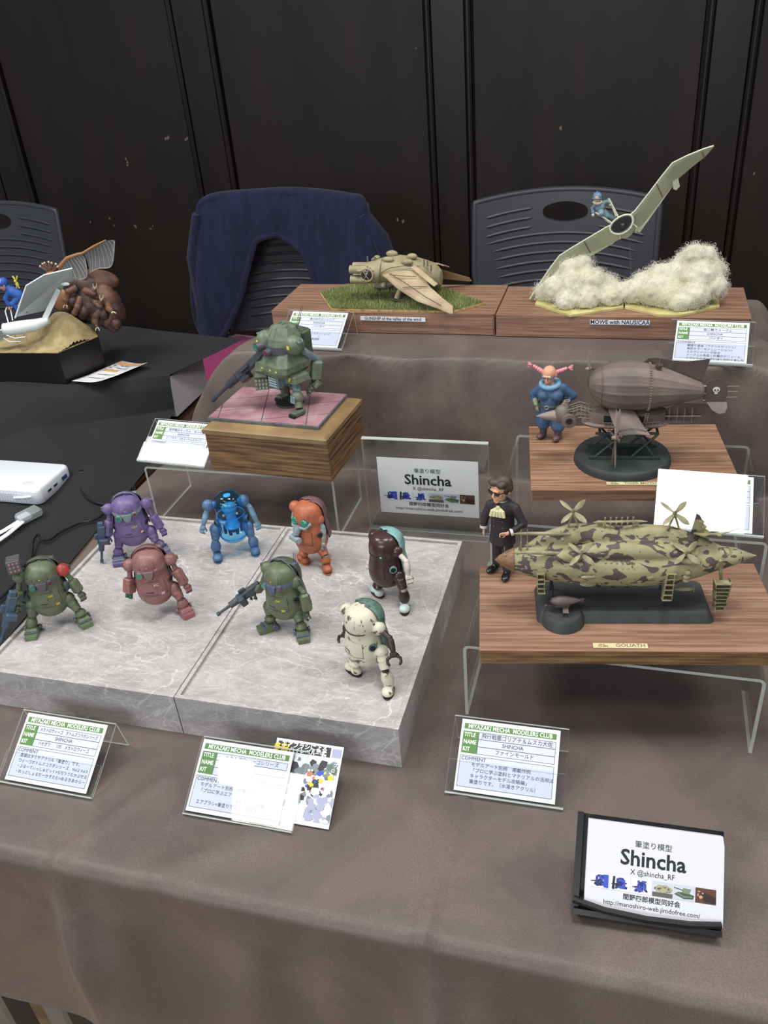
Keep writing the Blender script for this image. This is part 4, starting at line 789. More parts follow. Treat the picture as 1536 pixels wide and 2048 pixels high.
def clip(poly, x0, y0, x1, y1):
    for ax_, lim, sg in ((0, x0, 1), (0, x1, -1), (1, y0, 1), (1, y1, -1)):
        out = []
        for i in range(len(poly)):
            p, q = poly[i - 1], poly[i]; a, c = (p[ax_] - lim) * sg, (q[ax_] - lim) * sg
            if (a < 0) != (c < 0): f = a / (a - c); out.append((p[0] + (q[0] - p[0]) * f, p[1] + (q[1] - p[1]) * f))
            if c >= 0: out.append(q)
        poly = out
        if not poly: return []
    return poly
a = R(20); ts = .044
for i in range(-3, 7):
    for j in range(-3, 6):
        q = []
        for u, v in ((0, 0), (1, 0), (1, 1), (0, 1)):
            g = .0006; x = (i + u) * ts * 1.3 + (g if u == 0 else -g); y = (j + v) * ts * .8 + (g if v == 0 else -g); q.append((x * math.cos(a) - y * math.sin(a) + .02, x * math.sin(a) + y * math.cos(a) - .012))
        q = clip(q, .0012, .0012, PW - .0012, PD - .0012)
        if len(q) > 2: b = B(); b.prism(q, .0038, .0048); b.obj('tile', PT, t)
SD = [V(v) / 10000 for v in ((34, 9, 993), (-44, -12, 818), (-6, -2, 611), (-182, -49, 403), (144, 38, 390), (-146, -39, 1039), (341, 91, 859), (381, 102, 574), (440, 118, 394), (359, 96, 278), (156, 42, 294), (181, 48, 140), (189, 51, -1), (201, 54, -108), (-189, -51, 266), (-176, -47, 91), (-315, -84, 467))]
AG = paint('armour_green', (106, 118, 96)); AGD = paint('armour_dark', (82, 94, 76)); LBG = mat('light_blue_grey', (128, 148, 152), .45, col2=(96, 114, 120), scale=200); DGG = mat('dark_grey_visor', (82, 80, 88), .4)
t = thing('toy_robot', 'green big headed armoured toy robot on a pink tiled base', 'toy robot', (-.2420, .4230, .1535), -28)
def HX(b, x0, x1, y0, y1, z0, z1, tx=1.0, ty=1.0, T=None, sy=0):    # tapered hexahedron
    cx, cy, hx, hy = (x0 + x1) / 2, (y0 + y1) / 2, (x1 - x0) / 2, (y1 - y0) / 2
    b.rings([[V((cx + sx * hx, cy + s_ * hy, z0)) for sx, s_ in ((-1, -1), (1, -1), (1, 1), (-1, 1))], [V((cx + sx * hx * tx, cy + sy + s_ * hy * ty, z1)) for sx, s_ in ((-1, -1), (1, -1), (1, 1), (-1, 1))]], T=T)
def part(n, m, f, par=t, bv=.0008):
    b = B(); f(b); o = b.obj(n, m, par, angle=22, smooth=bv == 0)
    if bv: bevel(o, bv, 2)
    return o
tor = part('torso', AG, lambda b: (b.rings([[V((x * w_, y, z)) for x, y in ((-1, -.018 - e), (-.55, -.025 - e), (.55, -.025 - e), (1, -.018 - e), (1, .016), (-1, .016))] for z, w_, e in ((.048, .020, .002), (.054, .026, .004), (.062, .027, .003), (.078, .021, -.006))])))
for x in (-.012, .003, .014): part('chest_mark', YE, lambda b: b.box((x, -.0278 - .0008, .0575), (.0028, .0006, .0018)), tor, 0)
part('waist_vent', LBG, lambda b: HX(b, -.0085, .0085, -.0245, -.008, .032, .0475, 1.05, .9)); 
for k in range(4): part('vent_slat', mat('vent_slat', (150, 170, 176), .4), lambda b: b.box((0, -.0250, .0350 + .0034 * k), (.0145, .0018, .0018), b=.0003), t, 0)
part('pelvis', AGD, lambda b: HX(b, -.011, .011, -.008, .012, .030, .048, 1.3, 1.1))
for s_ in (-1, 1):
    sk = part('skirt_plate', AG, lambda b: b.rings([[V((s_ * x, y, z)) for x, y in ((.010, -.017), (.027, -.014), (.030, .012), (.010, .014))] if 0 else [V((s_ * x, y, z))for x, y in ((.011 * f, -.016 * f), (.028 * f, -.013 * f), (.030 * f, .012 * f), (.011 * f, .014 * f))][::s_] for z, f in ((.038, 1.0), (.046, .93), (.050, .72))]))
    for q in (0, 1): part('yellow_stripe', YE, lambda b: b.box((s_ * .020 + .002 * q, -.0150, .0440 + .0 * q), (.0012, .0014, .0050), rotm(ry=30)), sk, 0)
hd = part('head', AG, lambda b: b.rings([[V((x * w_, y * d_ + o_, z)) for x, y in ((-.5, -1), (.5, -1), (1, -.45), (1, .6), (.6, 1), (-.6, 1), (-1, .6), (-1, -.45))] for z, w_, d_, o_ in ((.074, .0205, .0200, 0), (.082, .0215, .0215, 0), (.093, .0205, .0195, .001), (.104, .0150, .0135, .003), (.1075, .0090, .0080, .004))]))
part('head_ridge', AGD, lambda b: (b.tube([(-.004, -.0165, .0960), (-.004, -.010, .1040), (-.0035, .002, .1082), (-.0035, .011, .1060)], .0006, 6), b.tube([(.004, -.0165, .0960), (.004, -.010, .1040), (.0035, .002, .1082), (.0035, .011, .1060)], .0006, 6)), hd, 0).data
b = B(); n = 14; rs = []
for i in range(n + 1):
    a = R(-88 + 176 * i / n); o_ = V((math.sin(a) * 1.02, -math.cos(a) * .98, 0)); rs.append([o_ * .0200 + V((0, 0, .0765)), o_ * .0245 + V((0, 0, .0770)), o_ * .0245 + V((0, 0, .0850 + .001 * math.cos(a))), o_ * .0200 + V((0, 0, .0860))])
b.rings(rs); vz = b.obj('visor_ring', DGG, t)
for x, z, r_, l_, lm in ((-.0125, .0850, .0062, .0105, LG), (.0010, .0800, .0048, .0095, LR)):
    b = B(); b.cyl((x, -.0215, z), (x * 1.15, -.0215 - l_, z - .0004), r_, r_ * .95, 18); bb_ = b.obj('lens_barrel', DGG, t); b = B(); b.cyl((x * 1.15, -.0215 - l_ - .0001, z - .0004), (x * 1.15, -.0219 - l_, z - .0004), r_ * .72, r_ * .6, 16); b.obj('lens', lm, bb_)
for s_ in (-1, 1):
    b = B(); b.cyl((s_ * .0240, -.002, .0810), (s_ * .0275, -.002, .0810), .0040, .0036, 14); b.obj('visor_hinge', DGG, t)
part('backpack', AGD, lambda b: b.box((0, .0225, .078), (.040, .018, .038), b=.003)); 
for x in (.012, .0145): part('antenna', GM, lambda b: b.cyl((x, .012, .098), (x + .008, .020, .128), .0004, .0003, 6), t, 0)
Ri = M.Rotation(R(32), 3, 'Z')
L_ = lambda v: Ri @ v
for sh, el, fo, ha, hp, kn, an, tt, sg in ((SD[6], SD[7], SD[8], SD[9], SD[10], SD[11], V((.0188, .0040, .0085)), None, 1), (SD[5] * V((1, 1, .86)) if 0 else V((-.0200, -.0040, .0890)), V((-.0290, -.0060, .0640)), V((-.0310, -.0100, .0540)), V((-.0305, -.0130, .0450)), V((-.0110, -.0020, .0300)), V((-.0170, -.0030, .0190)), V((-.0180, -.0050, .0095)), None, -1)):
    sh, el, fo, ha, hp, kn, an = [L_(v) for v in (sh, el, fo, ha, hp, kn, an)]
    if sg > 0: ha = ha + V((-.001, -.004, -.001))
    if sg > 0: kn = V((.0255, -.010, .0200)); hp = V((.0150, 0, .031)); an = V((.0310, -.0140, .0085)); sh.y = -.002
    if sg < 0: kn = V((-.0190, .004, .0230)); an = V((-.0230, .0090, .0085))
    b = B(); b.ball(sh, (.0122, .0128, .0124), 20); so = b.obj('shoulder', AG, t); b = B(); b.tube([sh + V((sg * .0095, -.004, .0085)), sh + V((sg * .0130, -.003, .0065)), sh + V((sg * .0130, .003, .0065)), sh + V((sg * .0095, .004, .0085))], .0009, 6); b.obj('lifting_handle', LBG, so)
    b = B(); b.box(sh + V((sg * .002, -.0124, .0005)), (.0040, .0008, .0046), b=.0003); b.obj('yellow_shield', YE, so)
    b = B(); b.cyl(sh, el, .0046, .0042, 14); b.obj('upper_arm', LBG, t)
    d = (ha - el); X = tr(*el) @ axis(d + V((0, 0, -.0001))); b = B(X); b.box((0, 0, d.length * .42), (.0150, .0140, d.length * .84), b=.0028); fa = b.obj('forearm', AG, t); b = B(X); b.box((0, -.0072, d.length * .45), (.006, .0012, .010), b=.0003); b.obj('forearm_panel', LBG, fa)
    X = tr(*ha) @ axis((ha - fo).normalized() + V((-.3 * sg, -.3, 0))) @ M.Scale(1.3, 4); b = B(X); b.box((0, 0, -.001), (.0130, .0070, .0090), b=.0012); ho = b.obj('hand', AGD, t)
    for k in range(4):
        for q in range(3):
            b = B(X @ tr(-.0048 + .0032 * k, .0, .0048) @ rotm(rx=14) @ tr(0, 0, .0036 * q)); b.box((0, -.0006 * q, 0), (.0028, .0034, .0031), b=.0005); b.obj('finger_segment', AG, ho)
    b = B(X @ tr(.0068, 0, -.0006)); b.box((0, 0, 0), (.003, .0034, .0060), rotm(ry=24), b=.0006); b.obj('thumb', AG, ho)
    b = B(); b.cyl(hp, kn, .0062, .0050, 14); b.obj('thigh', LBG, t); b = B(); b.ball(kn, (.0082, .0080, .0085), 16); ko = b.obj('knee', AG, t)
    b = B(); b.box(kn + V((0, -.0080, -.0004)), (.0085, .0014, .0090), rotm(rx=-8), b=.0004); b.obj('knee_plate', LBG, ko)
    b = B(); b.tube([kn + V((0, 0, -.004)), kn.lerp(an, .55), an], [.0040, .0052, .0046], 14); b.obj('shin', AG, t)
    b = B(tr(an.x, an.y, 0)); b.box((0, -.0030, .0038), (.0115, .0190, .0072), b=.0020); fo_ = b.obj('foot', AGD, t)
    for k in (-1, 0, 1): b = B(tr(an.x, an.y, 0)); b.box((k * .0036, -.0130, .0024), (.0032, .0040, .0044), b=.0009); b.obj('toe', DK, fo_)
t2 = thing('display_stand', 'black round pedestal stand with a post under the green armoured robot', 'stand', (-.2470, .4290, .1536))
b = B(); b.lathe([(.0185, 0), (.0185, .0012), (.0175, .0022), (.0040, .0026), (.0040, .0080), (.0022, .0085)], 28); b.obj('disc', mat('stand_black', (38, 40, 42), .4), t2); b = B(); b.cyl((0, 0, .0080), (0, .001, .0345), .0018, .0018, 10); b.obj('post', MATS['stand_black'], t2)
rifle('long dark grey toy machine gun carried by the armoured robot', (-.2640, .4170, .2290), (-.3430, .4030, .1640), 1.25, mat('dark_steel', (62, 64, 74), .4, .2), (0, -1, .3))
# ================================================================ FIGURINES
SK = mat('painted_skin', (214, 160, 130), .55); 
def limb(b, pts, rs, n=12):
    b.tube(pts, rs, n)
    for p, r_ in zip(pts, rs): b.ball(p, r_, n)
def hand(b, w_, d, side, sc, curl=.5):                  # palm, four fingers of unequal length and a thumb
    w_ = V(w_); X = tr(*w_) @ axis(d) @ M.Rotation(side, 4, 'Z') @ M.Scale(sc, 4); c = b.T; b.T = c @ X
    b.box((0, 0, .0050), (.0066, .0026, .0085), b=.0010)
    for k, l_ in enumerate((.0052, .0062, .0058, .0044)):
        x = -.0026 + .00175 * k; a1 = curl * 1.0; a2 = curl * 2.1
        p = V((x, 0, .0088)); q = p + V((0, -math.sin(a1), math.cos(a1))) * l_ * .5; r_ = q + V((0, -math.sin(a2), math.cos(a2))) * l_ * .5; b.tube([p, q, r_], [.00082, .0008, .0006], 8)
    b.tube([V((-.0026, 0, .0030)), V((-.0050, -.0010, .0055)), V((-.0050, -.0022, .0085))], [.0010, .0010, .0008], 8); b.T = c
def head_solids(b, c, s, yaw, pitch=0, nose=1.0):
    k = b.T; b.T = k @ tr(*c) @ rotm(rz=yaw) @ rotm(rx=pitch) @ M.Scale(s, 4)
    b.ball((0, .0008, .0015), (.0078, .0088, .0088), 24); b.ball((0, -.0020, -.0042), (.0058, .0062, .0066), 20); b.ball((0, -.0062, -.0086), (.0030, .0026, .0024), 12)
    b.tube([(0, -.0078, .0012), (0, -.0096 * (1 + .12 * (nose - 1)), -.0020), (0, -.0102 * (1 + .22 * (nose - 1)), -.0034 - .0016 * (nose - 1))], [.0008, .0011, .0014], 8)
    b.tube([(-.0046, -.0074, .0020), (0, -.0086, .0021), (.0046, -.0074, .0020)], .0009, 8)
    b.tube([(-.0022, -.0080, -.0062), (0, -.0086, -.0064), (.0022, -.0080, -.0062)], .0007, 6)
    for sx in (-1, 1): b.ball((sx * .0080, .0010, -.0010), (.0010, .0020, .0026), 10); b.ball((sx * .0040, -.0056, -.0024), (.0022, .0020, .0020), 10)
    X = b.T; b.T = k; return X
t = thing('figurine', 'standing painted man figurine in a dark double breasted suit, cream cravat and sunglasses', 'figurine', (.0655, .1770, .1027), -8)
b = B(); HXm = head_solids(b, (-.0010, -.001, .0925), 1.12, -26, 6)
limb(b, [(0, .001, .066), (0, 0, .078), (-.0006, -.0006, .086)], [.0075, .0040, .0038]); limb(b, [(0, .001, .064), (0, .001, .050)], [.0095, .0080])
limb(b, [(.0040, 0, .048), (.0058, -.0040, .026), (.0072, -.0080, .006)], [.0055, .0042, .0032]); limb(b, [(-.0042, 0, .048), (-.0050, .001, .026), (-.0058, .001, .006)], [.0055, .0042, .0032])
limb(b, [(-.0120, .001, .0715), (-.0165, -.001, .0580), (-.0172, -.004, .0475)], [.0034, .0028, .0018]); limb(b, [(.0125, .001, .0715), (.0195, -.001, .0570), (.0080, -.0120, .0505)], [.0034, .0028, .0018])
hand(b, (-.0172, -.0042, .0475), (-.05, -.1, -1), .6, .72, .4); hand(b, (.0085, -.0118, .0506), (-1, -.25, -.15), 1.2, .72, .9)
blob(b, 'body', SK, t, .00045, 2)
SU = mat('suit_charcoal', (50, 45, 50), .6, col2=(42, 38, 43), scale=300); TRO = mat('trousers_black', (44, 40, 44), .65)
b = B(); limb(b, [(0, .001, .078), (0, .001, .0700), (0, .001, .058), (0, .0005, .048)], [.0060, .0118, .0112, .0120]); b.T = M.Diagonal((1, 1, 1, 1)); b.ball((-.0080, .001, .0725), (.0062, .0060, .0062), 12); b.ball((.0080, .001, .0725), (.0062, .0060, .0062), 12)
b.lathe([(.0130, .0335), (.0122, .041), (.0112, .050)], 24, M.Identity(4), 1.0, .85)
limb(b, [(-.0115, .001, .0720), (-.0172, -.001, .0580), (-.0178, -.0035, .0500)], [.0052, .0044, .0034]); limb(b, [(.0120, .001, .0720), (.0205, -.001, .0575), (.0120, -.0095, .0520)], [.0052, .0046, .0036]); ja = blob(b, 'jacket', SU, t, .00055, 4)
b = B(); limb(b, [(.0042, 0, .044), (.0058, -.0040, .026), (.0072, -.0080, .0075)], [.0074, .0058, .0050]); limb(b, [(-.0044, 0, .044), (-.0052, .001, .026), (-.0060, .001, .0075)], [.0074, .0058, .0050]); blob(b, 'trousers', TRO, t, .0006, 4)
for x, y, a in ((-.0072, -.0030, -24), (.0072, -.0110, 4)):
    b = B(tr(x, y, 0) @ rotm(rz=a)); b.ball((0, -.0045, .0028), (.0042, .0072, .0029), 16); b.ball((0, .0010, .0036), (.0038, .0045, .0036), 14); b.obj('shoe', mat('black_shoe', (24, 26, 28), .25), t)
b = B(HXm); b.ball((0, .0022, .0040), (.0086, .0090, .0080), 20); b.ball((.0064, .0020, .0010), (.0028, .0060, .0050), 12); b.ball((-.0064, .0030, .0010), (.0028, .0054, .0050), 12); b.ball((-.0030, -.0040, .0078), (.0054, .0050, .0032), 14); b.ball((.0044, -.0030, .0072), (.0042, .0050, .0036), 12); blob(b, 'hair', mat('brown_hair', (78, 66, 52), .55, col2=(58, 48, 38), scale=300, stretch=(1, 1, .3)), t, .0005, 2)
b = B(HXm)
for sx in (-1, 1): b.prism([(sx * .0006, .0012), (sx * .0058, .0014), (sx * .0054, -.0012), (sx * .0018, -.0018)][::sx], 0, .0008, tr(0, -.0086, .0002) @ rotm(rx=90) if sx > 0 else tr(0, -.0086, .0002) @ rotm(rx=90))
b.tube([(-.0058, -.0088, .0010), (.0058, -.0088, .0010)], .0004, 6); b.tube([(.0058, -.0084, .0008), (.0082, 0, .0006)], .0004, 6); b.tube([(-.0058, -.0084, .0008), (-.0082, 0, .0006)], .0004, 6); b.obj('sunglasses', mat('dark_glasses', (26, 20, 20), .15), t)
CRV = mat('cream_cravat', (206, 202, 160), .6); b = B(tr(-.0010, -.0100, .0755) @ rotm(rx=-12)); 
for k in range(5): b.tube([(0, 0, .002), (-.0052 + .0026 * k, -.0022, -.0020), (-.0064 + .0032 * k, -.0022, -.0072)], [.0010, .0019, .0016], 8)
b.ball((0, -.0010, .0014), (.0024, .0018, .0022), 10); b.obj('cravat', CRV, t)
b = B(); b.lathe([(.0052, .0765), (.0048, .0805), (.0042, .0805), (.0046, .0765)], 20, tr(0, -.0004, 0)); b.obj('shirt_collar', mat('white_shirt', (214, 214, 214), .6), t)
for sx in (-1, 1): b = B(tr(sx * .0042, -.0108, .0715) @ rotm(rz=sx * 20, rx=-6)); b.prism([(-.0014, .0046), (.0022, .0040), (.0028, .0016), (.0014, .0012), (-.0006, -.0060), (-.0022, -.0056)] if sx > 0 else [(.0022, -.0056), (.0006, -.0060), (-.0014, .0012), (-.0028, .0016), (-.0022, .0040), (.0014, .0046)], 0, .0008, rotm(rx=90)); b.obj('lapel', SU, t)
for x, z in ((-.0052, .0630), (.0034, .0625), (-.0048, .0565), (.0036, .0560)): b = B(); b.ball((x, -.0116, z), (.0009, .0006, .0009), 10); b.obj('button', mat('button_grey', (84, 78, 82), .4), t)
for p, q in (((-.0176, -.0036, .0505), (-.0176, -.0040, .0482)), ((.0130, -.0092, .0522), (.0108, -.0104, .0516))): b = B(); b.cyl(p, q, .0037, .0036, 14); b.obj('shirt_cuff', MATS['white_shirt'], t)
# stout figurine ------------------------------------------------------
t = thing('figurine', 'stout painted figurine in blue overalls and brown boots with pink tied hair, hands on hips', 'figurine', (.0900, .4020, .1362), -2)
BLU = mat('overall_blue', (74, 104, 138), .6, col2=(56, 84, 116), scale=90, ramp=(.35, .6)); PNK = mat('pink_hair', (222, 150, 156), .6, col2=(196, 120, 130), scale=300); BRB = mat('boot_brown', (92, 66, 68), .5); GLV = mat('glove_sage', (140, 144, 120), .6)
b = B(); HD = head_solids(b, (-.0045, -.003, .0800), .98, -12, 14, 1.0)
limb(b, [(-.001, 0, .058), (-.003, -.001, .071)], [.009, .004]); limb(b, [(-.003, 0, .050), (-.003, 0, .036)], [.011, .011]); limb(b, [(-.009, 0, .034), (-.0105, 0, .006)], [.006, .003]); limb(b, [(.004, 0, .034), (.0075, -.004, .004)], [.006, .003])
limb(b, [(-.014, 0, .062), (-.0205, .001, .0530), (-.0185, -.003, .0440)], [.0035, .003, .002]); limb(b, [(.010, 0, .062), (.0190, .002, .0520), (.0110, -.004, .0440)], [.0035, .003, .002]); blob(b, 'body', SK, t, .0005, 2)
b = B(); b.ball((-.0022, .0005, .0560), (.0165, .0115, .0135), 24); b.ball((-.0090, -.0065, .0560), (.0075, .0070, .0066), 16); b.ball((.0050, -.0065, .0560), (.0075, .0070, .0066), 16); limb(b, [(-.0025, 0, .0500), (-.0025, 0, .0400), (-.0025, 0, .0340)], [.0120, .0128, .0125])
limb(b, [(-.0085, 0, .0320), (-.0100, -.0005, .0190), (-.0098, 0, .0150)], [.0088, .0085, .0062]); limb(b, [(.0045, 0, .0310), (.0070, -.0020, .0170), (.0070, -.0020, .0130)], [.0090, .0088, .0062])
limb(b, [(-.0140, 0, .0620), (-.0220, .0015, .0530), (-.0210, -.0005, .0485)], [.0056, .0050, .0040]); limb(b, [(.0100, 0, .0630), (.0215, .0025, .0535), (.0165, -.0010, .0475)], [.0062, .0056, .0042]); blob(b, 'overalls', BLU, t, .00062, 4)
b = B(); b.tube([(-.0035 + .0098 * math.cos(k * .3927), .0003 + .0090 * math.sin(k * .3927) - .001, .0682 - .0016 * math.sin(k * .3927) * -1) for k in range(16)], .0030, 10, True); b.ball((-.0035, -.0004, .0675), (.0090, .0080, .0022), 16); b.obj('round_collar', mat('pale_blue_collar', (122, 168, 196), .6), t)
b = B(); b.tube([(-.0025 + .0132 * math.cos(k * .3), .0128 * math.sin(k * .3), .0440) for k in range(21)], .0013, 8, True); bo = b.obj('belt', mat('belt_olive', (70, 76, 62), .5), t); b = B(); b.tube([(-.0050 + .0022 * math.cos(k * .6283), -.0140, .0440 + .0020 * math.sin(k * .6283)) for k in range(10)], .0007, 6, True); b.obj('buckle', mat('buckle', (160, 160, 150), .3, .4), bo)
for (x, y), (x2, y2), a in (((-.0100, 0), (-.0102, .0005), -22), ((.0072, -.0020), (.0076, -.0040), -14)):
    b = B(); b.cyl((x, y, .0150), (x2, y2, .0035), .0046, .0040, 14); b.T = tr(x2, y2, 0) @ rotm(rz=a); b.ball((0, -.0050, .0036), (.0044, .0070, .0036), 14); b.ball((0, 0, .0038), (.0042, .0046, .0038), 14); b.obj('boot', BRB, t)
for p, q, s2 in (((-.0208, -.001, .0490), (-.0176, -.0050, .0420), 1), ((.0165, -.001, .0478), (.0110, -.0070, .0430), -1)):
    b = B(); b.cyl(p, q, .0036, .0026, 12); hand(b, q, V((s2 * .3, -.4, -1)), 1.2 * s2, .62, .7); blob(b, 'glove', GLV, t, .0005, 2)
for sx, e in ((-1, (-.0245, 0, .0895)), (1, (.0165, 0, .0880))):
    c0 = V((-.0045 + sx * .0075, 0, .0815)); e = V(e); b = B()
    for k in range(5): b.ball(c0.lerp(e, k / 5.2), .0030 - .0002 * k, 12)
    for k in range(7): a = k * .9; b.tube([e, e + V((sx * .0030, .0022 * math.cos(a), .0022 * math.sin(a))), e + V((sx * .0046, .0030 * math.cos(a), .0030 * math.sin(a)))], [.0010, .0010, .0005], 6)
    b.obj('hair_tail', PNK, t)
b = B(HD)
for sx in (-1, 1): b.ball((sx * .0036, -.0078, .0006), (.0028, .0014, .0018), 12)
b.tube([(-.0078, -.002, .001), (-.0055, -.0072, .0008), (0, -.0092, .0008), (.0055, -.0072, .0008), (.0078, -.002, .001)], .0004, 6); b.obj('goggles', mat('goggle_blue', (96, 120, 138), .25), t)
b = B(HD); b.tube([(-.0026, -.0086, -.0062), (0, -.0092, -.0070), (.0026, -.0086, -.0062)], .0006, 6); b.obj('mouth', mat('mouth_red', (150, 60, 54), .5), t)
# ================================================================ BROWN BALLOON AIRSHIP
T0 = (.171, .3560, .1362); TR_ = 6
t = thing('airship_plinth', 'dark green oval base with a truss cradle under the brown airship', 'stand', T0, TR_); BG = mat('base_green_black', (40, 46, 45), .6, col2=(52, 58, 56), scale=60, bump=.05)
b = B(); b.lathe([(.0520, 0), (.0515, .0050), (.0495, .0085), (.0475, .0095)], 56, M.Identity(4), 1, .98); b.obj('oval_plinth', BG, t)
for y in (-.0165, .0130):
    b = B(); b.box((.0005, y, .0113), (.0740, .0030, .0036), b=.0003); b.obj('skid', BG, t)
    for x0, x1 in ((-.030, -.002), (-.006, -.026), (.008, .034), (.032, .012)): b = B(); b.cyl((x0, y, .0125), (x1, y * .75, .0375), .0014, .0014, 6); b.obj('strut', BG, t)
    b = B(); b.box((.002, y * .75, .0385), (.066, .0024, .0024), b=.0003); b.obj('beam', BG, t)
for x in (-.026, .034): b = B(); b.cyl((x, -.013, .0385), (x, .011, .0385), .0014, n=8); b.obj('crossbar', BG, t)
t = thing('model_airship', 'dark brown balloon airship model with ribbed envelope, propellers and skull marked tail', 'model airship', T0, TR_)
AB = mat('airship_brown', (98, 86, 83), .55, col2=(134, 118, 110), scale=26, detail=6, ramp=(.42, .74), bump=.06, bscale=300); AD = mat('airship_dark', (80, 66, 64), .6, col2=(98, 84, 80), scale=40); AL = mat('airship_light', (142, 126, 116), .5)
EP = [(-.0400, 0, .0905), (-.0395, .0050, .0905), (-.0375, .0105, .0904), (-.0335, .0160, .0900), (-.0270, .0208, .0895), (-.018, .0243, .0890), (-.006, .0262, .0885), (.006, .0262, .0882), (.018, .0248, .0878), (.030, .0222, .0870), (.042, .0188, .0858), (.054, .0150, .0846), (.065, .0115, .0834), (.074, .0085, .0826), (.0775, .0060, .0822)]
b = B(); rs = []
for x, r_, z in EP:
    ring = []
    for k in range(112):
        a = 6.28318 * k / 112; f = abs(math.sin(a * 8)); rr2 = r_ * (1 - .030 * (1 - f) ** 2 if 0 else 1 - .035 * (1 - (1 - f) ** 3)) * 1.02; ring.append(V((x, rr2 * math.cos(a) * .98, z + rr2 * math.sin(a))))
    rs.append(ring)
b.rings(rs[::-1]); en = b.obj('envelope', AB, t, angle=60)
b = B(); b.tube([(-.0275, .0210 * math.cos(a), .0895 + .0210 * math.sin(a)) for a in [6.283 * k / 48 for k in range(48)]], .0005, 5, True); b.obj('nose_band', AB, en)
b = B(); 
for k in range(56): a = 6.283 * k / 56; b.box((.0215, .0246 * math.cos(a), .0876 + .0246 * math.sin(a)), (.0022, .0011, .0011))
b.obj('rivet_seam', AL, en, kind='stuff')
b = B(); gp = []
for x, w_ in ((-.040, .004), (-.036, .0085), (-.028, .0125), (-.01, .0145), (.015, .0145), (.032, .0115), (.041, .004)): gp.append((x, w_))
b.rings([[V((x, w_ * c, z)) for c, z in ((-1, .060), (-.96, .049), (-.75, .043), (0, .0410), (.75, .043), (.96, .049), (1, .060), (0, .063))] for x, w_ in gp]); go = b.obj('gondola', AB, t, angle=50)
b = B(); b.rings([[V((x * f + .001, w_ * f * s_ * 1.0, z)) for s_, x, w_ in [(1, p[0], p[1]) for p in gp] + [(-1, p[0], p[1]) for p in gp[::-1]]] for z, f in ((.0465, 1.12), (.0480, 1.16), (.0492, 1.02))]); b.obj('deck_flange', AL, go)
for x in (-.033, -.028): b = B(); b.tube([(x + .0010 * math.cos(k), -(.0103 if x < -.03 else .0122), .0560 + .0010 * math.sin(k)) for k in [.785 * q for q in range(8)]], .0003, 5, True); b.obj('porthole', AL, go)
b = B(); b.box((-.0175, -.0140, .0555), (.0110, .0020, .0085)); b.box((.0115, -.0142, .0555), (.0150, .0020, .0080)); b.obj('open_bay', DK, go)
b = B()
for k in range(16): x = -.022 + .0038 * k; b.cyl((x, -.0154, .0482), (x, -.0152, .0524), .00035, n=5)
b.tube([(-.024, -.0154, .0524), (.02, -.0154, .0524), (.036, -.0120, .0524)], .00045, 5); b.obj('railing', AL, go, kind='stuff')
b = B()
for x in (.0195, .0225): b.cyl((x - .002, -.0158, .048), (x, -.0150, .0640), .0004, n=5)
for k in range(7): b.cyl((.0178 + .0003 * k, -.0158, .0500 + .0022 * k), (.0208 + .0003 * k, -.0158, .0500 + .0022 * k), .00035, n=5)
b.obj('ladder', AL, go, kind='stuff')
b = B(); b.ball((0, 0, .0605), (.0375, .0150, .0035), 24); b.obj('envelope_keel', AD, t)
# bow lattice and gun turret
b = B()
for y in (-.006, .006):
    for z0, z1 in ((.0500, .0545), (.0535, .0590), (.0570, .0665), (.0610, .0690)): b.tube([(-.036, y, z0 + .003), (-.048, y, (z0 + z1) / 2 + .0025), (-.060, y * .9, z1 - .006)], .00050, 5)
    for k in range(6): x = -.038 - .0042 * k; b.cyl((x, y, .0535 + .0003 * k), (x, y, .0635 - .0004 * k), .0004, n=5)
for k in range(6): x = -.038 - .0042 * k; b.cyl((x, -.006, .0630), (x, .006, .0630), .0004, n=5); b.cyl((x, -.006, .0540), (x, .006, .0540), .0004, n=5)
b.obj('bow_lattice', AL, t, kind='stuff')
b = B(); b.ball((-.0655, -.001, .0560), (.0095, .0095, .0110), 20); tu = b.obj('gun_turret', AB, t)
b = B(); b.lathe([(.0062, 0), (.0060, .004), (.0030, .016), (.0003, .0225)], 20, tr(-.0715, -.001, .0545) @ rotm(ry=-92)); b.obj('nose_cone', AL, tu)
b = B(); b.lathe([(.0078, 0), (.0082, .0030), (.0078, .0042), (.0042, .0046), (.0038, .0030)], 24, tr(-.0590, -.0085, .0525) @ rotm(rx=90)); b.obj('round_housing', AB, tu); b = B(); b.cyl((-.0590, -.0128, .0530), (-.0590, -.0133, .0530), .0030, .0030, 16); b.obj('gun_port', DK, tu)
b = B(); b.lathe([(.0026, 0), (.0024, .0060), (.0034, .0072), (.0034, .0080), (.0022, .0080), (.0020, .0050)], 16, tr(-.0615, -.001, .0640)); b.obj('chimney', AL, tu)
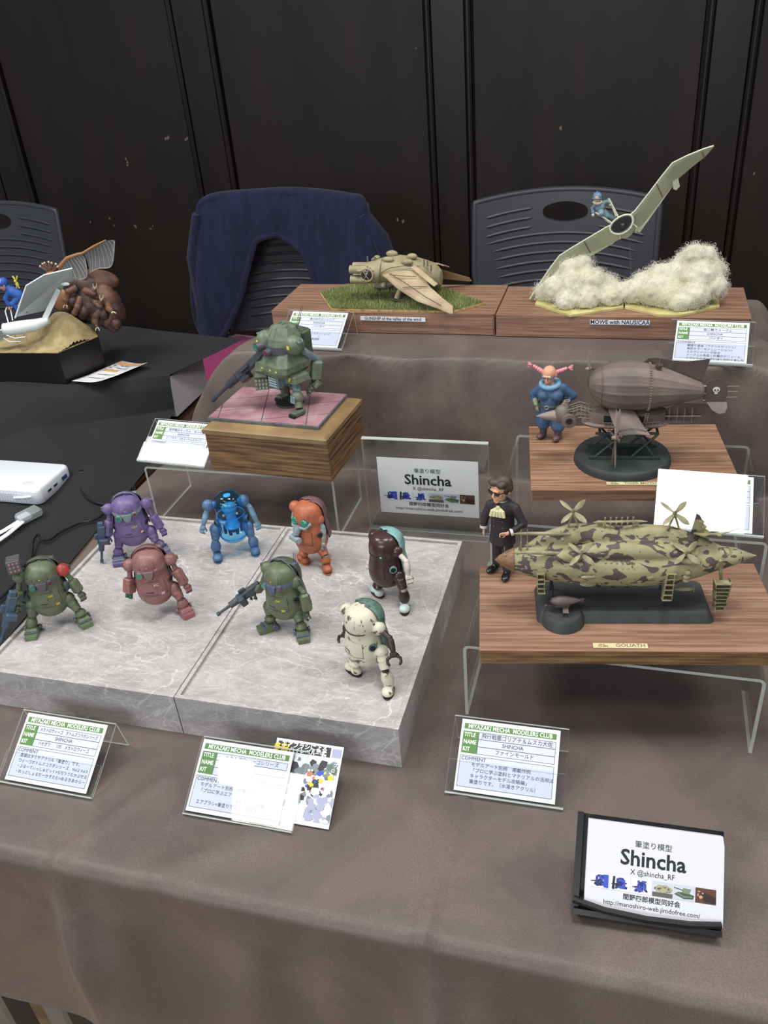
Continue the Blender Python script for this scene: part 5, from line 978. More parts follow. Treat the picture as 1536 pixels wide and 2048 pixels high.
# wings and propellers
def prop(name, c, ax_, n, r_, m, par, w_=.0030, r0=0, hub=.0024):
    b = B(tr(*c) @ axis(ax_)); b.lathe([(hub, -.002), (hub, .0012), (hub * .5, .0035), (.0001, .0045)], 12); h = b.obj(name, m, par)
    for k in range(n):
        b = B(tr(*c) @ axis(ax_) @ rotm(rz=360 * k / n + r0) @ rotm(rx=0)); X = M.Rotation(R(24), 4, 'X')
        b.rings([[X @ V((x, w_ * f * yy, .0004 * zz)) for yy, zz in ((-1, 0), (0, 1), (1, 0), (0, -1))] for x, f in ((hub * .5, .3), (r_ * .35, .8), (r_ * .6, 1), (r_ * .85, .7), (r_, .12))]); b.obj('blade', m, h)
    return h
for sy in (-1, 1):
    b = B(); b.rings([[V((x0 + (x1 - x0) * k / 8, sy * y, z + th * math.sin(3.14 * k / 8) + .0006)) for k in range(9)] + [V((x0 + (x1 - x0) * k / 8, sy * y, z + th * math.sin(3.14 * k / 8) - .0004)) for k in range(8, -1, -1)] for x0, x1, y, z, th in ((-.019, .006, .012, .0660, .002), (-.018, .009, .020, .0650, .003), (-.0145, .0145, .032, .0585, .0035), (-.0085, .0225, .0430, .0510, .002))]); wo = b.obj('wing', AB, t, angle=50)
    for q in range(4): f = .15 + .25 * q; b = B(); b.tube([(-.019 + .010 * f + (.026 + .003 * f) * k / 6, sy * (.012 + .031 * f), .0675 - .0140 * f + .0030 * math.sin(3.14 * k / 6)) for k in range(7)], .0003, 5); b.obj('wing_rib', AD, wo)
    b = B(); b.tube([(-.018, sy * .014, .046), (-.0150, sy * .030, .0470), (-.0110, sy * .044, .0500)], .0012, 8); b.cyl((-.0120, sy * .044, .0505), (-.006, sy * .044, .0505), .0026, .0018, 10); b.obj('engine_arm', AD, t)
    prop('propeller', (-.0125, sy * .045, .0500), (-1, 0, .06), 6, .0345, AL, t, .0040, 84 if sy < 0 else 60)
b = B(); b.tube([(-.020, .010, .100), (-.032, .018, .100), (-.036, .024, .098)], .0012, 8); b.obj('engine_arm', AD, t); prop('propeller', (-.0385, .025, .0975), (-1, 0, 0), 6, .024, AL, t, .0034, 84)
# tail
b = B(); b.prism([(.0770, .0705), (.0785, .0905), (.0830, .0945), (.0890, .0962), (.0950, .0945), (.0995, .0890), (.1010, .0800), (.0990, .0700), (.0850, .0690)], -.0006, .0006, M(((1, 0, 0, 0), (0, 0, -1, -.001), (0, 1, 0, 0), (0, 0, 0, 1)))); tf = b.obj('tail_fin', AD, t)
XZ = lambda y: M(((1, 0, 0, 0), (0, 0, -1, y), (0, 1, 0, 0), (0, 0, 0, 1)))
b = B(XZ(-.0020)); b.prism([(.0893 + .0036 * math.cos(k * .5236), .0842 + .0030 * math.sin(k * .5236)) for k in range(12)], 0, .0005); b.prism([(.0875, .0822), (.0911, .0822), (.0907, .0795), (.0879, .0795)], 0, .0005); sk = b.obj('skull_mark', mat('bone_white', (226, 222, 216), .6), tf)
b = B(XZ(-.0026)); 
for sx in (-1, 1): b.prism([(.0893 + sx * .0015 + .0009 * math.cos(k), .0838 + .0010 * math.sin(k)) for k in range(6)], 0, .0002)
b.prism([(.0888, .0822), (.0898, .0822), (.0893, .0829)], 0, .0002); b.obj('skull_eyes', DK, tf)
b = B(); b.prism([(.0810, 0), (.1010, 0), (.1015, -.006), (.0990, -.012), (.0930, -.0135), (.0860, -.009)], -.0005, .0005, tr(0, -.002, .0700) @ M.Rotation(R(42), 4, 'X')); b.obj('tailplane', AB, t)
b = B(XZ(.008)); b.prism([(.012, .108), (.020, .1155), (.030, .1160), (.045, .1125), (.060, .1115), (.0815, .1140), (.076, .0890), (.060, .090)], -.0004, .0004); b.obj('dorsal_sail', AD, t)
b = B(XZ(.004)); b.prism([(.038, .047), (.042, .060), (.055, .066), (.080, .066), (.098, .058), (.090, .050), (.078, .045), (.060, .046)], -.0004, .0004); b.obj('ventral_fin', AD, t)
for z in (.0875, .0815, .0752): b = B(); b.cyl((.0985, -.001, z), (.1110, -.001, z), .0004, n=6); b.obj('spike', AL, tf)
for z in (.0885, .0800, .0725): b = B(); b.ball((.0775, -.0025, z), (.0022, .0014, .0009), 8); b.obj('hinge', AL, tf)
b = B(); b.cyl((.040, -.003, .0545), (.0775, -.003, .0545), .0007, n=6); b.obj('tail_shaft', AL, t)
for x in (.045, .053, .0605, .068): prop('small_propeller', (x, -.0030, .0545), (1, 0, 0), 2, .0090, AL, t, .0010, 90, .0010)
b = B(); b.lathe([(.0022, 0), (.0034, .0030), (.0040, .0048), (.0032, .0048), (.0024, .0020)], 16, tr(.0295, -.004, .1085)); b.obj('lookout_basket', AD, t); b = B(); b.cyl((.0295, -.004, .112), (.0302, -.004, .130), .0003, n=5); b.obj('mast', AL, t)
# ================================================================ LONG CAMOUFLAGE AIRSHIP
G0 = (.1720, .1350, .1028)
t = thing('airship_plinth', 'dark grey slab base with a round pod under the camouflage airship', 'stand', G0, 9.6); BD = mat('base_grey', (50, 54, 54), .6, col2=(62, 66, 66), scale=40, bump=.08, bscale=400)
def rrect(x0, y0, x1, y1, r, n=5):
    o = []
    for cx, cy, a0 in ((x1 - r, y1 - r, 0), (x0 + r, y1 - r, 90), (x0 + r, y0 + r, 180), (x1 - r, y0 + r, 270)): o += [(cx + r * math.cos(R(a0 + 90 * i / n)), cy + r * math.sin(R(a0 + 90 * i / n))) for i in range(n + 1)]
    return o
b = B(); b.rings([[V((x, y, z)) for x, y in rrect(-.0690 + e, -.0255 + e, .0850 - e, .0290 - e, .005)] for z, e in ((0, 0), (.0080, .0028), (.0098, .0046))]); b.obj('slab', BD, t, angle=50)
b = B(); b.lathe([(.0195, 0), (.0175, .0090), (.0158, .0108)], 36, tr(-.0460, -.0215, 0)); b.obj('round_pod', BD, t)
for x in (-.055, .044):
    b = B(); b.tube([(x, -.012, .0098), (x, -.0125, .0180), (x, -.010, .0300)], [.0018, .0014, .0014], 8, flat=.6); b.tube([(x, .012, .0098), (x, .0125, .0180), (x, .010, .0300)], [.0018, .0014, .0014], 8, flat=.6); b.tube([(x, -.010, .029), (x, 0, .0265), (x, .010, .029)], .0013, 8); b.obj('cradle', mat('cradle_dark', (36, 40, 42), .4), t)
def camo():
    m = bpy.data.materials.new('camouflage'); m.use_nodes = True; nt = m.node_tree; L = nt.links; bs = nt.nodes['Principled BSDF']; bs.inputs['Roughness'].default_value = .6
    tc = nt.nodes.new('ShaderNodeTexCoord'); mp = nt.nodes.new('ShaderNodeMapping'); mp.inputs['Rotation'].default_value = (0, R(35), 0); mp.inputs['Scale'].default_value = (.75, 1, 1.3); L.new(tc.outputs['Object'], mp.inputs[0])
    n = nt.nodes.new('ShaderNodeTexNoise'); n.inputs['Scale'].default_value = 105; n.inputs['Detail'].default_value = 1.5; n.inputs['Distortion'].default_value = 1.1; L.new(mp.outputs[0], n.inputs['Vector'])
    cr = nt.nodes.new('ShaderNodeValToRGB'); cr.color_ramp.interpolation = 'LINEAR'; e = cr.color_ramp.elements; e[0].position = .545; e[0].color = lin((160, 154, 116)); e[1].position = .565; e[1].color = lin((84, 76, 72)); L.new(n.outputs['Fac'], cr.inputs[0])
    n2 = nt.nodes.new('ShaderNodeTexNoise'); n2.inputs['Scale'].default_value = 60; n2.inputs['Detail'].default_value = 6; L.new(tc.outputs['Object'], n2.inputs['Vector'])
    mx = nt.nodes.new('ShaderNodeMix'); mx.data_type = 'RGBA'; mx.blend_type = 'MULTIPLY'; mx.inputs[0].default_value = .6; L.new(cr.outputs[0], mx.inputs[6]); c2 = nt.nodes.new('ShaderNodeValToRGB'); c2.color_ramp.elements[0].position = .3; c2.color_ramp.elements[0].color = (.55, .52, .46, 1); c2.color_ramp.elements[1].position = .7; c2.color_ramp.elements[1].color = (1, 1, 1, 1)
    L.new(n2.outputs['Fac'], c2.inputs[0]); L.new(c2.outputs[0], mx.inputs[7]); L.new(mx.outputs[2], bs.inputs['Base Color']); return m
CM = camo(); KH = mat('khaki', (158, 152, 118), .55, col2=(126, 120, 90), scale=120); 
t = thing('model_airship', 'long camouflage painted airship model with a brown nose cone and four rotors', 'model airship', G0, 9.6)
def hull(b, P_, n=20):
    rs = []
    for x, y, z, ry, rz in P_: rs.append([V((x, y + ry * math.cos(6.2832 * k / n), z + rz * math.sin(6.2832 * k / n))) for k in range(n)])
    b.rings(rs[::-1])
b = B()
hull(b, [(-.090, -.001, .0530, .0095, .0105), (-.080, -.001, .0525, .0128, .0138), (-.062, -.002, .0510, .0160, .0160), (-.040, -.003, .0495, .0178, .0170), (-.010, -.004, .0480, .0185, .0175), (.020, -.004, .0470, .0185, .0175), (.048, -.003, .0475, .0178, .0170), (.070, -.001, .0500, .0150, .0140), (.088, 0, .0530, .0115, .0105), (.102, 0, .0543, .0080, .0075), (.1175, 0, .0546, .0004, .0004)])
hull(b, [(-.078, .006, .0600, .004, .004), (-.062, .009, .0660, .0085, .0085), (-.040, .011, .0705, .0100, .0112), (-.015, .011, .0712, .0100, .0112), (.005, .010, .0690, .0096, .0100), (.025, .009, .0705, .0100, .0112), (.048, .007, .0700, .0100, .0104), (.070, .004, .0640, .0085, .0090), (.090, .001, .0585, .005, .005)])
hull(b, [(-.072, -.008, .0590, .0035, .0035), (-.050, -.010, .0625, .0070, .0068), (-.020, -.008, .0655, .0085, .0085), (.010, -.006, .0650, .0090, .0090), (.035, -.006, .0640, .0090, .0088), (.060, -.006, .0610, .0070, .0068), (.080, -.003, .0570, .0035, .0035)])
hu = blob(b, 'hull', CM, t, .0011, 3)
b = B(); hull(b, [(-.1060, -.001, .0532, .0003, .0003), (-.1020, -.001, .0532, .0040, .0044), (-.0950, -.001, .0532, .0078, .0086), (-.0895, -.001, .0530, .0104, .0114), (-.0885, -.001, .0530, .0102, .0112)], 28); b.obj('nose_cone', mat('nose_wood', (140, 108, 78), .5, col2=(112, 84, 60), scale=40, stretch=(1, 8, 8)), t)
b = B(); hull(b, [(.0950, 0, .0540, .0093, .0090), (.1030, 0, .0545, .0070, .0066), (.1190, 0, .0548, .0004, .0004)], 24); b.obj('tail_cone', KH, t)
for y, z, x0, x1 in ((-.0125, .0685, -.0920, -.0480), (.0020, .0790, -.0900, -.0400)): b = B(); b.tube([(x0, y, z), (x0 + .004, y, z), (x0 + .015, y, z), (x1 - .01, y, z - .0005), (x1, y, z - .001)], [.0004, .0011, .0016, .0018, .0010], 10); b.obj('gun_barrel', KH, t)
for x in (-.0830, -.0775): b = B(); b.cyl((x, -.0040, .0640), (x, -.0040, .0740), .0009, .0007, 8); b.cyl((x, -.0040, .0740), (x, -.0040, .0870), .0003, .0003, 6); b.obj('antenna_mast', KH, t)
b = B(); b.cyl((-.0970, -.004, .061), (-.0975, -.004, .0690), .0003, n=6); b.ball((-.0965, -.0040, .0605), .0013, 10); b.obj('nose_lamp', KH, t)
def rotor(c, par, s_=1, foot=None):
    h = prop('rotor', c, (0, -.55, .83), 4, .0155 * s_, KH, par, .0026, 45, .0018)
    for dx in (-.0035, .0045): b = B(); b.cyl((c[0], c[1], c[2] - .001), (c[0] + dx * 1.2, c[1] + .001, foot if foot else c[2] - .014), .0011, .0009, 6); b.obj('rotor_strut', KH, par)
rotor((-.0377, .0080, .0975), t, 1, .080); rotor((-.0320, -.0170, .0700), t, .95, .058); rotor((.0478, .0060, .0955), t, 1, .079); rotor((.0560, -.0140, .0680), t, .95, .058)
b = B(); b.ball((.0610, -.0150, .0600), (.0090, .0042, .0035), 14); b.obj('engine_pod', KH, t)
for (x0, x1, y, z) in ((-.0200, .0260, .0080, .0862), (-.0210, .0310, -.0175, .0560)):
    b = B(); b.tube([(x0, y, z - .0003), (x0 + .004, y, z), (x1 - .006, y, z + .0004), (x1, y, z)], [.0003, .0013, .0012, .0003], 8); sh_ = b.obj('rotor_shaft', KH, t)
    for k in range(6): x = x0 + .010 + .0048 * k; b = B(); b.cyl((x, y, z - .0042), (x, y, z + .0042), .0005, n=6); b.ball((x, y, z + .0042), (.0009, .0006, .0009), 8); b.cyl((x, y - .003, z), (x, y + .003, z), .0005, n=6); b.obj('small_rotor', KH, sh_)
    b = B(); b.box((x1 - .009, y + .002, z - .002), (.005, .003, .004), b=.0006); b.box((x0 + .006, y + .002, z - .002), (.005, .003, .004), b=.0006); b.obj('shaft_bracket', KH, sh_, kind='stuff')
for x, z, w_ in ((-.0250, .0480, .0075), (-.0250, .0385, .0075), (.0275, .0470, .0045), (.0575, .0430, .0030), (.0575, .0470, .0030), (.0580, .0510, .0028)):
    b = B(); b.ball((x, -.0205 + .0008 * abs(z - .048) * 1000 * .25, z), (w_, .0026, .0022), 14); b.obj('side_blister', KH, t)
for x, z in ((-.0560, .0560), (-.0450, .0560), (-.0860, .0640), (-.0470, .0770), (.0930, .0600)): b = B(); b.ball((x, -.0150 if z < .06 else -.0060, z), .0016, 10); b.obj('turret_dome', KH, t)
def louvre(x, y, z0, z1, n, w_, dxx):
    for k in range(n):
        f = k / (n - 1); b = B(); b.box((x + dxx * f, y - .004 * f, z0 + (z1 - z0) * f), (w_, .0085, .0007), rotm(rx=-18)); o = b.obj('stacked_vane', KH, t)
    b = B(); b.box((x + dxx * .5 - w_ * .45, y - .002, (z0 + z1) / 2), (.0007, .0060, abs(z1 - z0) * 1.05), rotm(ry=math.degrees(math.atan2(-dxx, abs(z1 - z0) + 1e-6)) * .6)); b.box((x + dxx * .5 + w_ * .45, y - .002, (z0 + z1) / 2), (.0007, .0060, abs(z1 - z0) * 1.05)); b.obj('vane_frame', KH, t, kind='stuff')
louvre(-.0665, -.0175, .0500, .0320, 5, .0065, .0010); louvre(.0445, -.0200, .0510, .0260, 6, .0075, -.0030)
b = B(); b.box((.0875, -.0120, .0480), (.0025, .0030, .0300), rotm(ry=-12, rx=18), b=.0004); b.obj('fin_arm', KH, t)
for k in range(8): f = k / 7; b = B(); b.box((.0880 + .0010 * f, -.0190 + .002 * f, .0400 - .0290 * f), (.0130 - .004 * f, .0110, .0007), rotm(rx=-14)); b.obj('stacked_vane', KH, t)
for dx in (-.006, .006): b = B(); b.box((.0885 + dx * .85, -.0185, .0265), (.0008, .0100, .0300), rotm(ry=dx * 900)); b.obj('fin_side_plate', CM, t)
b = B(); b.prism([(.0620, .0680), (.0660, .0950), (.0690, .0930), (.0790, .0720), (.0790, .0660)], 0, .0010, M(((1, 0, 0, 0), (0, 0, -1, .006), (0, 1, 0, 0), (0, 0, 0, 1)))); uf = b.obj('upper_fin', CM, t)
for k in range(4): b = B(); b.box((.0700 + .0026 * k, .0040, .0885 - .0052 * k), (.0040, .0070, .0007), rotm(rx=-14)); b.obj('stacked_vane', KH, t)
b = B(); b.prism([(.0640, 0), (.0700, -.0100), (.0850, -.0100), (.0850, .004), (.0700, .004)], -.0005, .0005, tr(0, .001, .0780) @ rotm(rx=-20)); b.obj('tailplane', CM, t); b = B(); b.cyl((.0850, -.002, .0780), (.1020, -.002, .0850), .0005, .0002, 6); b.obj('tail_spike', KH, t)
b = B(); b.ball((.0600, -.0100, .0265), (.0090, .0020, .0022), 12); b.cyl((.0680, -.010, .0230), (.0680, -.010, .0300), .0004, n=6); b.cyl((.056, -.010, .030), (.056, -.010, .027), .0006, n=6); b.obj('belly_pod', KH, t)
for x in (-.020, -.008, .004): b = B(); b.prism([(x, .0335), (x + .005, .0300), (x + .007, .0295), (x + .003, .0335)], -.012, .0, M(((1, 0, 0, 0), (0, 0, 1, 0), (0, 1, 0, 0), (0, 0, 0, 1)))); b.obj('belly_vent', DK, t)
t = thing('miniature_airship', 'tiny brown balloon airship model on the round pod of the dark base', 'model airship', (.1315, .1075, .1140), 12)
b = B(); b.lathe([(0, -.0135), (.0028, -.0115), (.0045, -.006), (.0046, 0), (.0034, .006), (.0018, .011), (.0006, .0135)], 16, tr(0, 0, .0105) @ rotm(ry=90)); b.obj('envelope', AB, t)
b = B(); b.box((-.002, 0, .0052), (.013, .0040, .0026), b=.0006); b.obj('gondola', AD, t); b = B(); b.box((.0005, 0, .0042), (.0050, .0200, .0005), rotm(rz=-4)); b.obj('wing', AB, t)
b = B(); b.cyl((-.007, 0, .0056), (-.0160, 0, .0052), .0004, n=6); b.ball((-.0165, 0, .0052), .0017, 8); b.obj('bow_turret', AD, t); b = B(); b.prism([(.0120, .0090), (.0165, .0080), (.0170, .0130), (.0130, .0125)], -.0003, .0003, XZ(0)); b.obj('tail_fin', AD, t)
b = B(); b.cyl((0, 0, -.0005), (0, 0, .0045), .0008, n=8); b.obj('pin', AD, t); b = B(); b.box((-.003, .010, .013), (.0006, .0006, .008)); b.box((-.003, .010, .0165), (.006, .0006, .0008)); b.obj('propeller', AD, t)
# ================================================================ SAND COLOURED AIRCRAFT ON GRASS
GP = [(-.299, .721), (-.257, .6475), (-.150, .6445), (-.073, .6440), (-.036, .682), (-.115, .751), (-.180, .764), (-.248, .770)]
GBASE = (-.16, .70, .2008); gp_ = [(x - GBASE[0], y - GBASE[1]) for x, y in GP]
t = thing('grass_base', 'irregular patch of model turf with a cut cork edge under the sand coloured aircraft', 'diorama base', GBASE)
b = B(); b.prism(gp_, 0, .0030); b.obj('cork_sheet', mat('cork', (196, 168, 112), .8, col2=(150, 120, 76), scale=200, bump=.3), t)
b = B(); b.prism([(x * .985, y * .985) for x, y in gp_], .0028, .0036); b.obj('ground', mat('turf_ground', (86, 94, 50), .9, col2=(104, 112, 60), scale=40), t)
def inside(x, y, P_):
    c = False
    for i in range(len(P_)):
        (x0, y0), (x1, y1) = P_[i - 1], P_[i]
        if (y0 > y) != (y1 > y) and x < (x1 - x0) * (y - y0) / (y1 - y0) + x0: c = not c
    return c
GMS = [mat('grass_%d' % i, c, .7) for i, c in enumerate(((128, 138, 82), (150, 158, 98), (108, 118, 70), (176, 180, 118)))]
random.seed(11); b = B(); n = 0
while n < 15000:
    x, y = random.uniform(-.14, .125), random.uniform(-.057, .072)
    if not inside(x / .99, y / .99, gp_): continue
    tuft = max(0, nz(x * 40, y * 40, 3)); h = random.uniform(.0030, .0065) + .006 * tuft; a = random.uniform(0, 6.28); l = random.uniform(.2, .9) * h; w_ = .00032
    dx, dy = math.cos(a), math.sin(a); px, py = -dy * w_, dx * w_
    b.add([(x - px, y - py, .003), (x + px, y + py, .003), (x + dx * l, y + dy * l, .003 + h)], [(0, 1, 2)], mi=(3 if tuft > .25 and random.random() < .5 else random.choice((0, 0, 1, 2)))); n += 1
b.obj('grass', GMS, t, smooth=False, kind='stuff')
GS = (-.100, .7000, .2042)
t = thing('model_aircraft', 'sand coloured twin gunned aircraft model with drooping wings and round cockpit window', 'model aircraft', GS, 0)
SA = mat('sand_paint', (166, 156, 122), .5, col2=(142, 134, 100), scale=36, detail=6, ramp=(.35, .65), bump=.08, bscale=300); SAL = mat('sand_light', (184, 168, 134), .5, col2=(158, 134, 104), scale=30, detail=5); SD_ = mat('sand_dark', (84, 78, 64), .6)
b = B(); hull(b, [(-.1100, -.012, .0410, .0170, .0145), (-.1000, -.010, .0415, .0190, .0160), (-.0850, -.004, .0430, .0215, .0180), (-.0650, .004, .0420, .0260, .0195), (-.0420, .010, .0380, .0270, .0185), (-.0250, .014, .0330, .0240, .0175), (-.0120, .018, .0270, .0190, .0160), (-.0050, .020, .0230, .0120, .0120)], 28); b.T = M.Identity(4)
b.box((-.1060, -.014, .0420), (.022, .026, .024), b=.005); fu = blob(b, 'fuselage', SA, t, .0012, 5)
for z in (.0490, .0345):
    for y in (-.0240, -.0080):
        b = B(rotm()); b.lathe([(.0056, 0), (.0062, .0020), (.0062, .0240), (.0058, .0260)], 20, tr(-.1040, y, z) @ rotm(ry=-90)); g_ = b.obj('gun_barrel', SA, t); b = B(); b.tube([(-.1302, y + .0052 * math.cos(k * .5236), z + .0052 * math.sin(k * .5236)) for k in range(12)], .0012, 8, True); b.obj('muzzle_ring', SAL, g_)
        b = B(); b.cyl((-.1296, y, z), (-.1306, y, z), .0046, .0046, 18); b.obj('muzzle_bore', DK, g_)
b = B(); b.box((-.1160, -.0300, .0418), (.0140, .0020, .0022), b=.0006); b.obj('nose_slot', DK, t)
b = B(); b.ball((-.1050, -.0265, .0425), (.0088, .0060, .0088), 20); b.obj('round_window', mat('dark_glass', (40, 42, 48), .06, coat=1), t); b = B(); b.tube([(-.1050 + .0092 * math.cos(k * .3142), -.0290, .0425 + .0092 * math.sin(k * .3142)) for k in range(20)], .0016, 8, True); rg = b.obj('window_ring', SAL, t)
for k in range(12): b = B(); b.ball((-.1050 + .0112 * math.cos(k * .5236), -.0272, .0425 + .0112 * math.sin(k * .5236)), .0008, 6); b.obj('bolt', SD_, rg)
for a in (-30, 30): b = B(); b.tube([(-.1050 + .0085 * math.cos(R(90 + a)) , -.0318, .0425 + .0085 * math.sin(R(90 + a))), (-.1050, -.0330, .0425), (-.1050 - .0085 * math.cos(R(90 + a)), -.0318, .0425 - .0085 * math.sin(R(90 + a)))], .0005, 6); b.obj('window_bar', SA, rg)
for x, y, z, rx_, rz_ in ((-.1150, -.0285, .0490, .0045, .0020), (-.0760, -.012, .0600, .0090, .0042), (-.0740, .004, .0640, .0090, .0050), (-.0480, -.010, .0560, .0090, .0045), (-.0440, .004, .0600, .0080, .0045), (-.0950, -.012, .0265, .0042, .0034), (-.0960, .000, .0600, .0050, .0030)): b = B(); b.ball((x, y, z), (rx_, .0048, rz_), 16); b.obj('blister', SA, t)
b = B(); b.box((-.0990, -.006, .0590), (.0060, .010, .0050), rotm(ry=-24), b=.0010); b.obj('windscreen', mat('steel_grey', (110, 108, 100), .4), t)
for x, z in ((-.1100, .0570), (-.0250, .0520), (-.0200, .0500), (-.0150, .0440)): b = B(); b.cyl((x, -.002, z - .003), (x, -.002, z + .0050), .0014, .0010, 8); b.obj('exhaust_stub', MATS['steel_grey'], t)
b = B(); b.tube([(-.0880, -.0252, .030), (-.0860, -.0280, .042), (-.0850, -.0222, .054), (-.0850, -.008, .0618)], .0005, 5); b.tube([(-.0860, -.0270, .0440), (-.0700, -.0260, .0520), (-.0500, -.0190, .0530), (-.0300, -.0080, .0490)], .0005, 5); b.obj('panel_line', SD_, t, kind='stuff')
def wing(sy):
    b = B(); Ls = []
    for x0, z0, x1, z1, y, th in ((-.0900, .0420, -.0280, .0440, -.020, .0060), (-.0760, .0380, -.0200, .0380, -.030, .0048), (-.0560, .0260, -.0080, .0290, -.042, .0036), (-.0250, .0130, .0120, .0180, -.056, .0028), (.0070, .0060, .0280, .0100, -.066, .0020), (.0260, .0015, .0300, .0022, -.0740, .0008)):
        ring = []
        for k in range(7): f = k / 6; ring.append(V((x0 + (x1 - x0) * f, sy * y, z0 + (z1 - z0) * f + th * math.sin(math.pi * min(1, f + .12)) ** .6 * .6 + .0005)))
        for k in range(6, -1, -1): f = k / 6; ring.append(V((x0 + (x1 - x0) * f, sy * y, z0 + (z1 - z0) * f - th * .3 * math.sin(math.pi * f))))
        Ls.append(ring)
    b.rings(Ls if sy > 0 else Ls[::-1]); w_ = b.obj('wing', SAL if sy > 0 else SAL, t, angle=60)
    for P_ in (((-.0700, -.0320, .0440), (-.052, -.0345, .0430), (-.030, -.0330, .0412)), ((-.0480, -.0445, .0290), (-.0300, -.0455, .0310), (-.012, -.0440, .0310)), ((-.070, -.030, .0455), (-.042, -.044, .0345), (-.012, -.058, .0205), (.012, -.0670, .0110))): b = B(); b.tube([(p[0], sy * p[1], p[2]) for p in P_], .0005, 5); b.obj('wing_seam', SD_, w_)
    for k in range(4): b = B(); x = -.030 + .0075 * k; b.box((x, sy * -(.022 + .006 * k), .0475 - .0035 * k), (.0210, .0080, .0011), rotm(rz=sy * -28, ry=24, rx=sy * 16), b=.0003); b.obj('flap_slat', SAL, w_)
wing(1); wing(-1)
for (x, y), (fx, fy) in (((-.0600, -.020), (-.0600, -.018)), ((-.0950, .034), (-.1000, .040))):
    b = B(); b.tube([(x + .008, y + .004, .0300), (x, y, .0170), (x - .004, y - .002, .0060)], [.0020, .0034, .0044], 12); b.obj('landing_strut', SA, t)
    b = B(); b.lathe([(.0010, .0010), (.0080, .0014), (.0150, .0046), (.0162, .0064), (.0150, .0068), (.0060, .0050)], 28, tr(fx, fy, 0)); b.obj('landing_dish', SD_, t)
# ================================================================ FLYING WING IN WOOL DUST
MW = (.1700, .7000, .2008)
t = thing('cloud_base', 'pale yellow irregular card base under the white wool dust', 'diorama base', MW)
for nm, P_ in (('left', [(-.133, -.020), (-.080, -.066), (-.012, -.030), (-.012, .045), (-.130, .052)]), ('right', [(-.010, -.030), (.034, -.060), (.062, -.060), (.112, -.022), (.113, .045), (-.010, .045)])):
    b = B(); random.seed(3); b.prism(P_, 0, .0030); b.obj('card', mat('yellow_card', (206, 198, 140), .8, col2=(180, 168, 106), scale=60, bump=.2), t)
MO = [(-.118, .000, .010, .018), (-.105, -.012, .018, .020), (-.100, .010, .030, .017), (-.085, .000, .042, .019), (-.072, .006, .048, .016), (-.080, -.020, .024, .022), (-.060, -.010, .028, .022), (-.062, -.030, .008, .018), (-.088, -.038, .006, .015), (-.040, .000, .018, .020), (-.030, -.018, .010, .018), (-.015, -.004, .010, .017), (.000, -.010, .014, .018), (.014, .004, .020, .020), (.026, -.020, .018, .022), (.034, .006, .030, .020), (.048, -.024, .012, .022), (.054, .000, .036, .020), (.066, .006, .048, .018), (.074, .002, .060, .0165), (.088, .006, .058, .015), (.084, -.008, .036, .021), (.078, -.028, .014, .020), (.098, .006, .040, .018), (.104, -.010, .022, .017), (.108, .012, .036, .012), (.060, -.040, .006, .014)]
WOOL = mat('wool', (214, 212, 194), .95, sheen=.3, col2=(192, 188, 158), scale=30, detail=6, ramp=(.3, .7))
wt = thing('wool_dust_cloud', 'billowing cloud of off white wool round the flying wing', 'wool cloud', MW)
b = B()
for x, y, z, r_ in MO: b.ball((x, y, max(z, r_ * .55) + .004), (r_, r_ * .9, r_ * .88), 14)
wo = blob(b, 'wool_mass', WOOL, wt, .0030, 3)
me = wo.data
for v in me.vertices:
    p = v.co; d = 1.0; q = noise.noise_vector(p * 120) * .0022 + noise.noise_vector(p * 300) * .0012; v.co = p + q
    if v.co.z < .0034: v.co.z = .0034
random.seed(21); b = B(); vs = [(v.co.copy(), v.normal.copy()) for v in me.vertices]
for i in range(5200):
    p, nrm = random.choice(vs)
    if p.z < .005: continue
    d = (nrm + V((random.uniform(-1, 1), random.uniform(-1, 1), random.uniform(-.6, 1))) * .9).normalized(); u = d.cross(V((random.uniform(-1, 1), random.uniform(-1, 1), random.uniform(-1, 1)))).normalized(); L = random.uniform(.004, .0095) * (1.3 if random.random() < .12 else 1); k = random.uniform(1, 3.2); pts = []
    w2 = d.cross(u)
    for q in range(6):
        f = q / 5; a = f * k * 3.0; pts.append(p + d * L * f * .8 + (u * math.sin(a) + w2 * (1 - math.cos(a))) * L * .28 - nrm * .0006)
    b.tube(pts, [.00012] * 5 + [.00004], 3)
b.obj('wool_fibre', mat('wool_fibre', (222, 220, 204), .9, sheen=.4), wt, kind='stuff')
t = thing('model_glider', 'pale green flying wing model banked steeply above the wool, with a pilot on top', 'model glider', MW)
PG_ = mat('glider_pale', (176, 180, 152), .5, col2=(156, 160, 130), scale=30, detail=5, bump=.05); PGL = mat('glider_edge', (206, 208, 186), .45)
CH = V((.0100, .012, -.0210))
def gw(P_, nm='wing'):
    b = B(); rs = []
    for (x, z), c_ in P_:
        p = V((x, -.004, z)); c = CH * c_; nn = V((-.35, -.75, .25)).normalized(); ring = []
        for k in range(9): f = k / 8; ring.append(p + c * f + nn * .0030 * math.sin(math.pi * f ** .6) * min(1, c_))
        for k in range(8, -1, -1): f = k / 8; ring.append(p + c * f - nn * .0016 * math.sin(math.pi * f ** .6) * min(1, c_))
        rs.append(ring)
    b.rings(rs); o = b.obj(nm, PG_, t, angle=60); b = B(); b.tube([V((x, -.0042, z)) for (x, z), c_ in P_], .0011, 8); b.obj('leading_edge', PGL, o); return o
gw([((.0824, .2006), .05), ((.0700, .1970), .45), ((.0520, .1900), .75), ((.0355, .1820), 1.0), ((.0250, .1680), 1.02), ((.0090, .1450), 1.02), ((-.0060, .1240), 1.05), ((-.0150, .1160), 1.05)])
